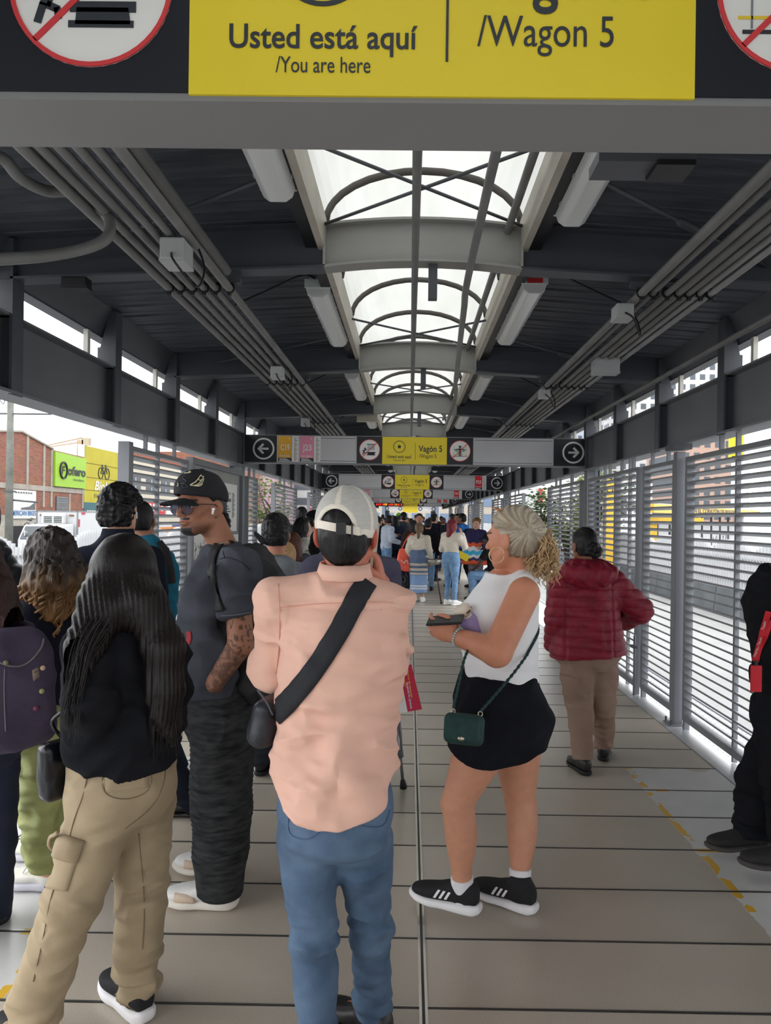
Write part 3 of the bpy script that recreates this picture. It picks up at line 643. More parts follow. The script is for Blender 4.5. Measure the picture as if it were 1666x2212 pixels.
side_letters('Atención en los troncales', ya+1.15, ya+1.6, 1.84, 0.035, SIGNT, po, -2.0955, 0.0); side_letters('Troncal Caracas', ya+1.13, ya+1.62, 1.76, 0.05, SIGNT, po, -2.0955, 0.03)
mb = MB()
for j in range(5): mb.box(-2.097, -2.0955, ya+1.14, ya+1.5+0.05*(j % 3), 1.70-0.03*j, 1.712-0.03*j)
for j in range(16): mb.box(-2.097, -2.0955, ya+1.68, ya+1.76+0.02*(j % 3), 1.58+j*0.018, 1.59+j*0.018)
mb.build('poster_print', SIGNT, po)
po = wall_print(-2.097, ya+0.95, yb-0.1, 1.05, 1.38, WHITE)
mb = MB()
for j in range(3): mb.box(-2.097, -2.0955, ya+1.3+j*0.14, ya+1.36+j*0.14, 1.16, 1.34)
mb.box(-2.097, -2.0955, ya+1.3, yb-0.16, 1.09, 1.10); mb.build('poster_print', SIGNT, po)
po = wall_print(-2.097, ya+0.07, ya+0.93, 0.36, 1.70, mat('map_paper', (222, 220, 216), 0.4, 0.03, 3), 'route_map')
rr = random.Random(11); mb = MB()
cols = 6
for j in range(14):
    p = Vector((-2.0955, ya+0.15+rr.random()*0.7, 0.8+rr.random()*0.85)); pts = [p]
    for q in range(6): p = p+Vector((0, rr.uniform(-0.06, 0.08), rr.uniform(-0.09, 0.07))); p.y = min(max(p.y, ya+0.1), ya+0.9); p.z = min(max(p.z, 0.78), 1.66); pts.append(p.copy())
    mb.tube(pts, 0.003, 4, m=j % 3)
for j in range(40):
    mb.box(-2.097, -2.0955, ya+0.13+0.2*(j % 4), ya+0.15+0.2*(j % 4), 0.40+0.033*(j//4), 0.42+0.033*(j//4), j % 5); mb.box(-2.097, -2.0955, ya+0.165+0.2*(j % 4), ya+0.26+0.2*(j % 4), 0.405+0.033*(j//4), 0.412+0.033*(j//4), 1)
mb.build('map_print', [REDV, mat('map_grey', (110, 112, 120), 0.5), BLUEV, OCHP, SIGNT], po)
side_letters('Convenciones', ya+0.12, ya+0.4, 0.735, 0.022, SIGNT, po, -2.0955, 0.0)
# ================================================================== OUTSIDE
def day(name, c, rough=0.8, **k):
    """paint for things in open daylight, given by how it looks under the white sky"""
    d = tuple(255*(((x/1.8)*12.92) if x/1.8 <= 0.0031308 else 1.055*(x/1.8)**(1/2.4)-0.055) for x in (lin(v) for v in c))
    return mat(name, d, rough, **k)
ROAD = day('concrete_road', (188, 188, 186), var=0.12, scale=0.7, bump=0.05)
struct('road', MB().box(-70, 70, -25, 190, -1.1, -0.9), ROAD)
FENW = day('white_fence_paint', (226, 228, 230), var=0.04); FENB = day('grey_barrier', (112, 118, 122), var=0.2, scale=1.5)
def fence(s, y0, y1, lab):
    t = thing('wavy_fence', lab, 'fence', (s*8.5, y0, -0.9))
    b = MB(); y = y0
    while y < y1:
        b.prism([(s*8.32, -0.9), (s*8.68, -0.9), (s*8.6, -0.12), (s*8.4, -0.12)], y+0.02, y+2.38); y += 2.4
    b.build('barrier', FENB, t)
    f = MB(); y = y0; k = 0
    while y < y1:
        ph = (k % 15)/15.0; top = 0.86+0.30*math.sin(PI*ph)**0.8
        T = Matrix.Translation((s*8.5, y, 0)) @ Matrix.Rotation(s*0.6, 4, 'Z')
        f.box(-0.075, 0.075, -0.012, 0.012, -0.10, top, T=T); y += 0.165; k += 1
    f.box(*sorted((s*8.52, s*8.56)), y0, y1, 0.62, 0.68); f.box(*sorted((s*8.52, s*8.56)), y0, y1, 0.05, 0.11)
    f.build('slats', FENW, t)
fence(-1, 6, 70, 'white wavy slat fence along the road before the brick shops')
fence(1, 6, 90, 'white wavy slat fence on grey barriers along the road beyond the slatted panels')
# ---- shops across the road
def brick_mat():
    m = bpy.data.materials.new('street_brick'); m.use_nodes = True; t = m.node_tree; b = t.nodes['Principled BSDF']; b.inputs['Roughness'].default_value = 0.85
    tc = t.nodes.new('ShaderNodeTexCoord'); sp = t.nodes.new('ShaderNodeSeparateXYZ'); cb = t.nodes.new('ShaderNodeCombineXYZ'); br = t.nodes.new('ShaderNodeTexBrick')
    t.links.new(tc.outputs['Object'], sp.inputs[0]); t.links.new(sp.outputs['Y'], cb.inputs[0]); t.links.new(sp.outputs['Z'], cb.inputs[1]); t.links.new(cb.outputs[0], br.inputs['Vector'])
    br.inputs['Scale'].default_value = 1.0; br.inputs['Brick Width'].default_value = 0.42; br.inputs['Row Height'].default_value = 0.13; br.inputs['Mortar Size'].default_value = 0.012
    br.inputs['Color1'].default_value = (0.27, 0.085, 0.042, 1); br.inputs['Color2'].default_value = (0.18, 0.055, 0.03, 1); br.inputs['Mortar'].default_value = (0.2, 0.15, 0.12, 1)
    ns = t.nodes.new('ShaderNodeTexNoise'); ns.inputs['Scale'].default_value = 1.3; mx = t.nodes.new('ShaderNodeMix'); mx.data_type = 'RGBA'; mx.blend_type = 'MULTIPLY'; mx.inputs['Factor'].default_value = 0.5
    t.links.new(tc.outputs['Object'], ns.inputs['Vector']); t.links.new(br.outputs['Color'], mx.inputs['A']); t.links.new(ns.outputs['Color'], mx.inputs['B']); 
    t.links.new(mx.outputs['Result'], b.inputs['Base Color']); return m
BRICK = brick_mat(); CONC = day('bare_concrete', (176, 168, 156), var=0.15, scale=1.2)
XF = -24.0
def yat(px): return (-XF+CX)*FPX/(885-px)
t = thing('brick_building', 'red brick gabled building with concrete ribs and a green sign', 'building', (XF, 45, -0.9))
prof = [(36, -0.9), (54.2, -0.9), (54.2, 5.75), (49.4, 5.85), (45.3, 6.55), (43.3, 6.35), (36, 5.4)]
MB().prism(prof, XF-8, XF, 'x').build('wall', BRICK, t)
mb = MB()
for y, z in ((46.1, 6.45), (48.2, 6.05), (49.25, 5.85), (54.0, 5.7), (51.9, 3.0)): mb.box(XF, XF+0.05, y-0.12, y+0.12, 2.0 if z > 4 else 1.4, z)
for z in (3.05, 1.15): mb.box(XF, XF+0.06, 36, 54.2, z, z+0.32)
mb.prism([(36, 5.4), (43.3, 6.35), (45.3, 6.55), (49.4, 5.85), (49.4, 5.95), (45.3, 6.66), (43.3, 6.45), (36, 5.5)], XF-0.2, XF+0.12, 'x'); mb.build('concrete_ribs', CONC, t)
f = MB().box(XF, XF+0.05, 49.9, 51.5, 1.55, 2.75).build('window', day('barred_window', (78, 80, 84)), t)
mb = MB()
for i in range(9): mb.box(XF+0.05, XF+0.09, 49.95+i*0.19, 50.0+i*0.19, 1.55, 2.75)
for i in range(4): mb.box(XF+0.05, XF+0.09, 49.9, 51.5, 1.6+i*0.36, 1.64+i*0.36)
mb.build('window_bars', day('pale_bars', (176, 178, 180)), f)
MB().box(XF, XF+0.05, 36, 47.2, -0.9, 1.15).build('shopfront', day('shop_shutter', (196, 190, 176), var=0.2), t)
MB().box(XF+0.05, XF+0.08, 43.9, 46.4, -0.9, 0.8).build('doorway', day('dark_doorway', (36, 36, 40)), t)
MB().box(XF+0.02, XF+0.08, 49.0, 54.0, -0.9, 0.95).build('shop_interior', day('dark_doorway', (36, 36, 40)), t)
MB().prism([(48.9, 0.98), (48.9, 1.02), (54.1, 1.02), (54.1, 0.98)], XF, XF+0.1, 'x').build('lintel', CONC, t)
TW = Matrix.Rotation(PI/2, 4, 'Z')
def wl(s, y0, y1, z, cap, m, par, x, bold=0.01, shear=0.0): return letters(s, y0, y1, z, cap, m, par, Matrix.Translation((x, 0, 0)) @ TW, bold*.62, 0.02, shear=shear)
aw = thing('shop_awning', 'dark corrugated awning over the shop below the green sign', 'awning', (XF, 51.5, 1.0))
mb = MB()
for i in range(30): mb.prism([(XF, 1.25), (XF+2.0, 0.72), (XF+2.0, 0.69), (XF, 1.22)], 48.9+i*0.19, 49.06+i*0.19)
mb.build('sheet', day('grey_awning', (92, 94, 98), var=0.2), aw); MB().box(XF, XF+0.05, 48.9, 54.4, 1.22, 1.3).build('bracket', day('pale_bars', (176, 178, 180)), aw)
SGN = day('lime_sign', (160, 206, 52), 0.5, var=0.05); SGK = day('sign_black', (30, 34, 38), 0.5); SGW = day('sign_white', (240, 240, 236), 0.5)
t = thing('shop_sign', 'lime green shop sign with black raised lettering on the brick building', 'sign', (XF, 51.7, 4.6))
p = MB().prism([(49.4, 3.42), (54.1, 3.42), (54.1, 5.62), (49.4, 5.75)], XF+0.05, XF+0.2, 'x').build('panel', SGN, t)
def yring(mb, cy, cz, r0, r1, x0, x1, sx=1.0, n=36):
    for i in range(n):
        a, b = 2*PI*i/n, 2*PI*(i+1)/n
        mb.prism([(cy+sx*r*math.cos(q), cz+r*math.sin(q)) for r, q in ((r0, a), (r1, a), (r1, b), (r0, b))], x0, x1, 'x')
mb = MB(); yring(mb, 50.5, 4.55, 0.5, 0.6, XF+0.2, XF+0.3, 0.92); mb.build('logo_ring', SGK, p)
wl('F', 50.24, 50.74, 4.28, 0.58, SGK, p, XF+0.22, 0.05, 0.2); wl('ofero', 51.15, 53.95, 4.3, 0.62, SGK, p, XF+0.22, 0.055); wl('Vehículos Eléctricos', 51.95, 53.7, 3.92, 0.16, SGK, p, XF+0.22, 0.02)
t = thing('bike_shop_building', 'olive yellow shop building with a bicycle emblem and teal ground floor', 'building', (XF, 57.5, -0.9))
OLV = day('olive_yellow_wall', (196, 184, 50), var=0.12, scale=0.6)
MB().box(XF-0.6, XF, 54.3, 60.9, 2.45, 6.62).build('wall', OLV, t); MB().box(XF-8, XF, 54.3, 60.9, -0.9, 2.45).build('teal_wall', day('teal_wall', (70, 112, 118)), t)
MB().box(XF-0.5, XF-0.02, 54.22, 54.29, 5.0, 6.7).build('white_side', SGW, t)
mb = MB()
for z in (3.35, 4.3, 5.35): mb.box(XF, XF+0.02, 54.3, 60.9, z, z+0.04)
mb.build('panel_joint', day('olive_joint', (120, 112, 40)), t)
mb = MB()
for cy in (57.1, 58.3): yring(mb, cy, 4.75, 0.4, 0.46, XF, XF+0.05)
def ybar(mb, y0, z0, y1, z1, wd):
    d = Vector((y1-y0, z1-z0)); d.normalize(); n = Vector((-d.y, d.x))*wd/2
    mb.prism([(y0+n.x, z0+n.y), (y0-n.x, z0-n.y), (y1-n.x, z1-n.y), (y1+n.x, z1+n.y)], XF, XF+0.05, 'x')
for a in ((57.1, 4.75, 57.4, 5.2), (57.4, 5.2, 58.05, 5.2), (57.1, 4.75, 57.65, 4.75), (57.65, 4.75, 58.05, 5.2), (58.3, 4.75, 58.0, 5.38), (57.3, 5.38, 57.65, 4.75), (57.2, 5.38, 57.5, 5.38), (57.8, 5.38, 58.1, 5.42)): ybar(mb, *a, 0.06)
mb.build('bicycle_emblem', SGK, t)
wl('Biobici', 56.0, 59.9, 3.42, 0.72, SGW, t, XF+0.01, 0.03, 0.25); wl('ELECTRICA', 56.0, 60.0, 2.85, 0.28, day('olive_joint', (120, 112, 40)), t, XF+0.01, -0.005)
mb = MB(); mb.prism([(58.6, 1.0), (58.9, 1.0), (59.3, 2.2), (59.05, 2.3)], XF, XF+0.05, 'x'); mb.prism([(58.5, -0.1), (58.8, 0.0), (58.7, 1.0), (58.5, 1.0)], XF, XF+0.05, 'x'); mb.build('white_emblem', SGW, t)
mb = MB()
for i in range(4): mb.box(XF, XF+0.04, 54.7+i*0.4, 55.0+i*0.4, 1.75, 1.85)
mb.build('small_print', SGW, t)
t = thing('shop_banner', 'white banner with blue lettering beside the utility pole', 'banner', (XF, 45.6, 2.2))
p = MB().box(XF+0.08, XF+0.14, 44.3, 47.0, 1.25, 3.0).build('panel', SGW, t)
wl('AMERICAN BIKES', 43.8, 46.95, 1.45, 0.3, day('banner_blue', (50, 130, 200)), p, XF+0.15, 0.02)
mb = MB()
for i in range(7): mb.box(XF+0.14, XF+0.16, 44.5+i*0.3, 44.68+i*0.3, 2.8, 2.88)
mb.prism([(45.2, 1.9), (46.2, 2.0), (46.9, 2.3), (46.9, 1.8), (45.2, 1.8)], XF+0.14, XF+0.16, 'x'); mb.build('picture', day('banner_grey', (110, 112, 116)), p)
# plain shop row further along
t = thing('shop_row', 'pale two storey shop row seen through the slatted panel', 'building', (XF, 75, -0.9))
MB().box(XF-8, XF, 61.2, 100, -0.9, 6.4).build('wall', day('cream_wall', (214, 206, 186), var=0.1), t)
for i in range(9):
    y = 63+i*4.0
    w_ = MB().box(XF, XF+0.05, y, y+2.6, 3.6, 5.2).build('window', day('shop_glass', (96, 104, 112)), t); MB().box(XF+0.05, XF+0.08, y+1.26, y+1.34, 3.6, 5.2).box(XF+0.05, XF+0.08, y, y+2.6, 4.35, 4.42).build('window_bars', SGW, w_)
    MB().box(XF, XF+0.06, y-0.4, y+3.0, -0.9, 0.7).build('shutter', day(('blue_shutter', 'grey_shutter', 'white_shutter')[i % 3], ((70, 92, 150), (120, 124, 128), (220, 222, 224))[i % 3]), t)
MB().box(XF, XF+0.12, 62, 72, 1.6, 2.9).build('red_fascia', day('red_fascia', (206, 60, 70)), t); MB().box(XF, XF+0.12, 72.4, 98, 1.6, 2.7).build('white_fascia', SGW, t)
mb = MB()
for i in range(8): mb.box(XF+0.12, XF+0.16, 63+i*1.1, 63.6+i*1.1, 1.95, 2.6)
mb.build('fascia_marks', SGW, t); MB().box(XF+2, XF+2.1, 62, 90, 0.0, 0.5).build('orange_rail', day('orange_rail', (222, 140, 66)), t)
t = thing('brick_building', 'distant brick and pink building beyond the small tree', 'building', (-26, 118, -0.9))
MB().box(-40, -24, 104, 118, -0.9, 10.5).build('wall', BRICK, t); MB().box(-40, -23.5, 118, 150, -0.9, 8.8).build('pink_wall', day('pink_wall', (196, 156, 168)), t)
for i in range(4): MB().box(-24, -23.9, 105+i*3.2, 107+i*3.2, 5, 7).build('window', day('shop_glass', (96, 104, 112)), t)
t = thing('grey_tower', 'pale grey blocky building far along the shopfront side', 'building', (-20, 150, -0.9))
MB().box(-32, -15, 150, 170, -0.9, 16).build('wall', day('pale_grey_wall', (206, 206, 204)), t)
mb = MB()
for i in range(5): mb.box(-31, -16, 149.9, 150, 1+i*3, 2.4+i*3)
mb.build('window_band', day('shop_glass', (96, 104, 112)), t)
# utility pole with cross-arm
t = thing('utility_pole', 'weathered concrete utility pole with crossarm beside the brick building', 'pole', (-18.7, 34.2, -0.9))
PX, PY_ = -18.62, 34.2
MB().tube([(PX, PY_, -0.9), (PX, PY_, 9.5)], [0.19, 0.12], 14).build('shaft', day('pole_concrete', (128, 130, 122), var=0.25, scale=2), t, True)
MB().box(PX-1.2, PX+1.9, PY_-0.05, PY_+0.05, 6.15, 6.22).build('crossarm', day('pole_iron', (96, 98, 100)), t)
MB().tube(spline([(PX-0.25, PY_-0.2, 7.6), (PX-0.45, PY_-0.2, 7.1), (PX-0.25, PY_-0.2, 6.6), (PX-0.1, PY_-0.2, 7.1), (PX-0.25, PY_-0.2, 7.6)], 6), 0.02, 6).build('cable_coil', day('pole_iron', (96, 98, 100)), t, True)
MB().tube([(PX, PY_, 2.2), (PX+1.2, PY_+.3, 2.1)], 0.04, 8).build('sign_arm', day('pole_iron', (96, 98, 100)), t, True)
mb = MB(); mb.box(PX-0.2, PX+0.2, PY_-0.2, PY_+0.2, 2.55, 2.62); mb.build('band', day('pole_iron', (96, 98, 100)), t)
# bicycle hung on a post by the shops
def bicycle(c, lab, fm, axis='y'):
    t = thing('bicycle', lab, 'bicycle', c)
    for k, dy in enumerate((-0.52, 0.52)):
        pts = [(c[0], c[1]+dy+0.34*math.cos(q), c[2]+0.34*math.sin(q)) for q in [2*PI*j/28 for j in range(29)]]
        wv = MB().tube(pts, 0.025, 6).build('wheel', BLACKP, t, True)
        mb = MB()
        for j in range(8): mb.tube([(c[0], c[1]+dy, c[2]), (c[0], c[1]+dy+0.33*math.cos(PI*j/4), c[2]+0.33*math.sin(PI*j/4))], 0.004, 4)
        mb.build('spokes', GALV, wv)
    B = lambda y, z: (c[0], c[1]+y, c[2]+z)
    mb = MB()
    for a, b in (((-0.52, 0), (-0.1, -0.02)), ((-0.1, -0.02), (-0.2, 0.45)), ((-0.52, 0), (-0.2, 0.42)), ((-0.1, -0.02), (0.35, 0.4)), ((-0.2, 0.42), (0.33, 0.48)), ((0.52, 0), (0.33, 0.5))): mb.tube([B(*a), B(*b)], 0.022, 7)
    mb.build('frame', fm, t, True); MB().tube([(c[0]-0.25, c[1]+0.33, c[2]+0.6), (c[0], c[1]+0.33, c[2]+0.55), (c[0]+0.25, c[1]+0.33, c[2]+0.6)], 0.014, 6).build('handlebar', BLACKP, t, True)
    MB().box(c[0]-0.06, c[0]+0.06, c[1]-0.34, c[1]-0.06, c[2]+0.46, c[2]+0.51).build('saddle', BLACKP, t)
bicycle((-21.2, 41.3, 0.72), 'bicycle hung beside the utility pole above the shop doorway', day('silver_bike', (200, 204, 206)))
t = thing('bicycle_stand', 'thin pale post with a green and blue disc holding up the hung bicycle', 'post', (-21.1, 41.5, -0.9)); MB().tube([(-21.1, 41.5, -0.9), (-21.1, 41.5, 0.75)], 0.07, 8).build('shaft', day('pale_bars', (176, 178, 180)), t, True)
MB().prism([(41.6+0.3*math.cos(q), 0.62+0.3*math.sin(q)) for q in [PI*j/8 for j in range(17)]], -21.02, -20.98, 'x').build('disc', day('green_disc', (90, 180, 60)), t)
bicycle((-23.75, 53.3, 0.70), 'red bicycle hung on the shop wall above the white truck roof line', day('red_bike', (190, 50, 50)))
# tower crane far away
t = thing('tower_crane', 'distant pale lattice tower crane above the brick roof', 'crane', (-62, 150, -0.9))
CRN = day('crane_paint', (186, 160, 130)); mb = MB()
Yc = 150.0
pa = P(92, 968, Yc); pb = P(178, 955, Yc)
for off in (0, 0.9): mb.tube([pa+Vector((0, 0, off*0.4)), pb+Vector((0, 0, off))], 0.14, 5)
n = 22
for i in range(n): mb.tube([pa.lerp(pb, i/n), pa.lerp(pb, (i+0.5)/n)+Vector((0, 0, 0.4+0.5*(i+0.5)/n))], 0.05, 4); mb.tube([pa.lerp(pb, (i+0.5)/n)+Vector((0, 0, 0.4+0.5*(i+0.5)/n)), pa.lerp(pb, (i+1)/n)], 0.05, 4)
mb.build('jib', CRN, t); q = P(176, 955, Yc); MB().box(q.x-0.6, q.x+0.6, Yc-0.6, Yc+0.6, -0.9, q.z+0.4).build('mast', CRN, t)
q = P(187, 956, Yc); MB().box(q.x-0.7, q.x+0.7, Yc-0.6, Yc+0.6, q.z-0.6, q.z+0.9).build('counterweight', day('crane_block', (186, 172, 146)), t)
# refrigerated box truck and a van
def truck():
    t = thing('box_truck', 'white refrigerated box truck standing beyond the wavy fence', 'truck', (-18.7, 40, -0.9))
    TWH = day('truck_white', (226, 228, 230), 0.5, var=0.03); x0, x1 = -19.75, -17.6
    MB().box(x0, x1, 39.0, 46.5, -0.1, 1.72).build('cargo_box', TWH, t, bevel=0.03)
    mb = MB()
    for x in (x0, x1): mb.box(x-0.03, x+0.03, 38.97, 39.05, -0.1, 1.72)
    mb.box(x0, x1, 38.97, 39.05, 1.68, 1.74); mb.box(x1, x1+0.02, 39, 46.5, 1.68, 1.74); mb.build('box_trim', day('trim_grey', (150, 152, 154)), t)
    mb = MB()
    for x, z in ((x0+0.3, 1.5), (x1-0.3, 1.5)): mb.box(x-0.12, x+0.12, 38.94, 38.98, z-0.04, z+0.04)
    mb.build('marker_light', day('amber_lamp', (150, 96, 70)), t)
    for a_ in ((39.5, 39.9, 1.56, 1.66), (44.5, 44.9, 1.56, 1.66), (39.1, 39.25, 0.9, 1.3)): MB().box(x1, x1+0.03, *a_).build('reflector', day('red_reflector', (220, 70, 80)), t)
    r = MB().box(x0+0.45, x1-0.55, 38.5, 38.98, 1.02, 1.62).build('cooling_unit', SGW, t, bevel=0.08)
    mb = MB()
    for a in (0, 1):
        for j in range(4): mb.box(x0+0.62+a*0.52, x0+1.04+a*0.52, 38.47, 38.5, 1.12+j*0.09, 1.17+j*0.09)
    mb.build('grille', day('grille_dark', (80, 92, 92)), r)
    MB().prism([(-37.2, 0)] and [(36.9, -0.4), (36.9, 0.25), (37.5, 0.98), (38.8, 1.05), (38.8, -0.4)], x0+0.1, x1-0.1, 'x').build('cab', TWH, t, bevel=0.05)
    w_ = MB().prism([(36.88, 0.3), (37.44, 0.93), (37.46, 0.93), (36.92, 0.28)], x0+0.22, x1-0.22, 'x').build('windscreen', day('truck_glass', (84, 92, 98), 0.15), t)
    mb = MB().box(x0+0.4, x0+0.43, 36.95, 37.0, 0.45, 0.75); mb.box(x0+0.3, x0+0.53, 36.97, 37.02, 0.62, 0.65); mb.build('cross_sticker', SGW, w_)
    for y in (37.8, 44.5):
        for x in (x0+0.15, x1-0.15): MB().tube([(x-0.12, y, -0.5), (x+0.12, y, -0.5)], 0.4, 20).build('wheel', BLACKP, t)
    MB().box(x0+0.3, x1-0.3, 37, 46.4, -0.5, -0.1).build('chassis', BLACKP, t)
truck()
t = thing('bus', 'red city bus far along the road on the shopfront side', 'bus', (-6, 52, -0.9))
MB().box(-7.2, -4.8, 52, 67, -0.5, 2.3).build('body', day('bus_red', (206, 48, 46), 0.4), t, bevel=0.15); MB().box(-7.0, -5.0, 51.96, 52.0, 0.5, 1.9).build('windscreen', day('truck_glass', (84, 92, 98), 0.15), t)
mb = MB()
for i in range(7): mb.box(-4.8, -4.77, 53+i*2, 54.6+i*2, 0.6, 1.7)
mb.build('side_windows', day('truck_glass', (84, 92, 98), 0.15), t)
for y in (54.5, 64): 
    for x in (-7.0, -5.0): MB().tube([(x-0.14, y, -0.45), (x+0.14, y, -0.45)], 0.45, 18).build('wheel', BLACKP, t)
# ---- trees
LEAF = day('leaf_green', (112, 128, 70), 0.7, var=0.35, scale=3); LEAFD = day('leaf_dark', (78, 100, 56), 0.7, var=0.35, scale=3); BARK = day('bark', (92, 82, 74))
def tree(c, h, r, lab, m, n=1500, seed=1):
    rr = random.Random(seed); t = thing('street_tree', lab, 'tree', c); b = Vector(c); mb = MB()
    top = b+Vector((0, 0, h)); mb.tube([b, b+Vector((0.1, 0, h*0.45)), top-Vector((0, 0, h*0.2))], [0.14, 0.1, 0.04], 8); cl = []
    for i in range(9):
        a = b+Vector((0, 0, h*rr.uniform(0.35, 0.7))); e = b+Vector((rr.uniform(-r, r)*0.8, rr.uniform(-r, r)*0.8, h*rr.uniform(0.55, 0.98))); mb.tube([a, a.lerp(e, 0.5)+Vector((0, 0, 0.1)), e], [0.06, 0.04, 0.015], 6); cl.append(e)
    mb.build('trunk', BARK, t, True); f = MB()
    for i in range(n):
        q = rr.choice(cl)+Vector((rr.gauss(0, r*0.32), rr.gauss(0, r*0.32), rr.gauss(0, r*0.26))); s = rr.uniform(0.06, 0.14); R = Matrix.Rotation(rr.uniform(0, 6), 3, 'Z') @ Matrix.Rotation(rr.uniform(-1.3, 1.3), 3, 'X')
        f.add([q+R @ Vector(v) for v in ((-s, 0, 0), (0, -s*0.5, 0.01), (s, 0, 0), (0, s*0.5, 0.01))], [(0, 1, 2, 3)])
    f.build('leaves', m, t)
tree((-6.75, 36, -0.9), 4.2, 1.0, 'sparse pale green tree beyond the map board column', LEAF, 900, 4)
for i, (x, y, h, r, lab) in enumerate([(6.1, 34, 3.6, 1.0, 'bushy dark green tree in the open bay behind the blonde ponytail'), (6.9, 33, 2.6, 1.0, 'low light green bush below the bushy dark tree'), (8.9, 36, 4.8, 1.3, 'green tree behind the slatted panel just beyond the steel column'), (7.4, 30, 4.4, 1.1, 'pale tree nearest the column behind the slats')]): tree((x, y, -0.9), h, r, lab, LEAF if i % 2 else LEAFD, 1500, 10+i)
# ---- city on the banner side
def tower(x0, x1, y, z1, m, lab, name='tower_block', nf=8, nw=6, dy=16, wm=('shop_glass', (96, 104, 112))):
    t = thing(name, lab, 'building', ((x0+x1)/2, y, -0.9)); MB().box(x0, x1, y, y+dy, -0.9, z1).build('wall', m, t)
    fh = (z1-3)/nf; fw = (x1-x0)/nw
    if nf*nw > 66:
        for i in range(nf):
            mb = MB()
            for j in range(nw): mb.box(x0+fw*(j+0.25), x0+fw*(j+0.78), y-0.06, y, 2+fh*i, 2+fh*(i+0.55)); mb.box(x0-0.06, x0, y+dy*(j+0.25)/nw, y+dy*(j+0.7)/nw, 2+fh*i, 2+fh*(i+0.55))
            mb.build('window_band', day(*wm), t)
    else:
        for i in range(nf):
            for j in range(nw): MB().box(x0+fw*(j+0.25), x0+fw*(j+0.78), y-0.06, y, 2+fh*i, 2+fh*(i+0.55)).build('window', day(*wm), t)
            MB().box(x0-0.06, x0, y+dy*.1, y+dy*.9, 2+fh*i, 2+fh*(i+0.55)).build('side_window', day(*wm), t)
tower(40, 47.8, 110, 19, day('tan_brick', (196, 164, 148), var=0.08), 'tan brick apartment tower behind the yellow banner', nf=9, nw=5)
tower(48.5, 52.6, 118, 24, day('pink_tile', (184, 158, 154), var=0.08), 'pinkish tower with dark windows behind the widest slatted panel', nf=11, nw=3)
tower(44, 70, 165, 52, day('white_tower', (214, 212, 210)), 'tall pale tower seen through the slot windows on the banner side', nf=22, nw=12)
tower(28, 39, 150, 34, day('bluegrey_tower', (186, 194, 206)), 'tall blue grey tower seen through the farther slot windows', nf=14, nw=8)
tower(17, 30, 92, 6.6, day('white_hall', (226, 226, 224)), 'low white hall behind the slatted gate leaf', name='hall', nf=2, nw=5)
tower(13.6, 15.4, 72, 4.2, day('peach_wall', (238, 212, 190)), 'peach coloured building past the steel columns', name='low_building', nf=1, nw=2, dy=14, wm=('orange_window', (236, 180, 100)))
YEL = day('banner_yellow', (244, 196, 60), 0.5, var=0.05); YEL2 = day('lemon_yellow', (246, 218, 30), 0.5, var=0.04)
t = thing('white_building', 'white building with a colourful billboard seen in the open bay behind the trees', 'building', (11, 55, -0.9)); MB().box(9.3, 15, 55, 62, -0.9, 5.0).build('wall', day('white_hall', (226, 226, 224)), t)
bb = MB().box(9.4, 10.5, 54.9, 55, 2.7, 4.0).build('billboard', SGW, t); mb = MB().box(9.45, 9.8, 54.87, 54.9, 2.9, 3.9, 0).box(9.85, 10.1, 54.87, 54.9, 2.9, 3.8, 1).box(10.15, 10.45, 54.87, 54.9, 2.8, 3.9, 2).box(9.4, 10.5, 54.87, 54.9, 2.7, 2.8, 3)
mb.build('billboard_picture', [day('bill_red', (220, 80, 70)), day('bill_cream', (236, 216, 190)), day('bill_blue', (70, 96, 170)), SGK], bb)
# yellow canopy of the platform across the road
t = thing('platform_canopy', 'yellow canopy beam with black lettering across the road', 'canopy', (11, 30, -0.9))
A = Vector((8.9, 27.2, 0)); B_ = Vector((18.8, 40, 0)); D = (B_-A).normalized(); NN = Vector((D.y, -D.x, 0))
MT = Matrix(((D.x, -NN.x, 0, A.x), (D.y, -NN.y, 0, A.y), (0, 0, 1, 0), (0, 0, 0, 1)))
cb = MB().box(0, 16.2, 0, 0.3, 1.92, 2.24, T=MT).build('fascia', YEL, t)
letters('EN EL CORAZÓN DE BOGOTÁ', 4.5, 11.6, 1.985, 0.20, SGK, cb, MT, 0.02, 0.02); 
MB().box(0, 16.2, 0.3, 2.5, 2.2, 2.3, T=MT).build('roof', day('canopy_roof', (206, 206, 204)), t)
mb = MB()
for i in range(9): mb.box(3.0+i*1.5, 4.3+i*1.5, 0.9, 0.95, 0.05, 1.55, T=MT)
mb.build('white_panels', day('panel_white', (224, 226, 230)), t)
mb = MB()
for i in range(10): mb.box(2.93+i*1.5, 3.0+i*1.5, 0.86, 0.96, -0.9, 1.9, T=MT)
mb.box(2.9, 16.2, 0.86, 0.96, 1.5, 1.58, T=MT); mb.build('frames', FENB, t)
mb = MB(); rr = random.Random(5)
for i in range(30):
    x = 4.2+rr.random()*11; z = 0.25+rr.random()*0.5; mb.tube([MT @ Vector((x+rr.uniform(0, .3), 0.89, z+rr.uniform(-.15, .3))) for _ in range(4)], 0.012, 4)
mb.build('graffiti', day('spray_grey', (140, 144, 150)), t)
t = thing('yellow_banner', 'tall lemon yellow banner above the widest slatted panel', 'banner', (16.2, 38, -0.9))
MB().box(16.25, 16.98, 38, 38.1, 4.85, 6.2).build('panel', YEL2, t); MB().box(16.4, 17.3, 38, 38.1, 2.0, 5.0).tube([(17.05, 38.2, -0.9), (17.05, 38.2, 6.3)], 0.09, 10).build('post', GALV, t)
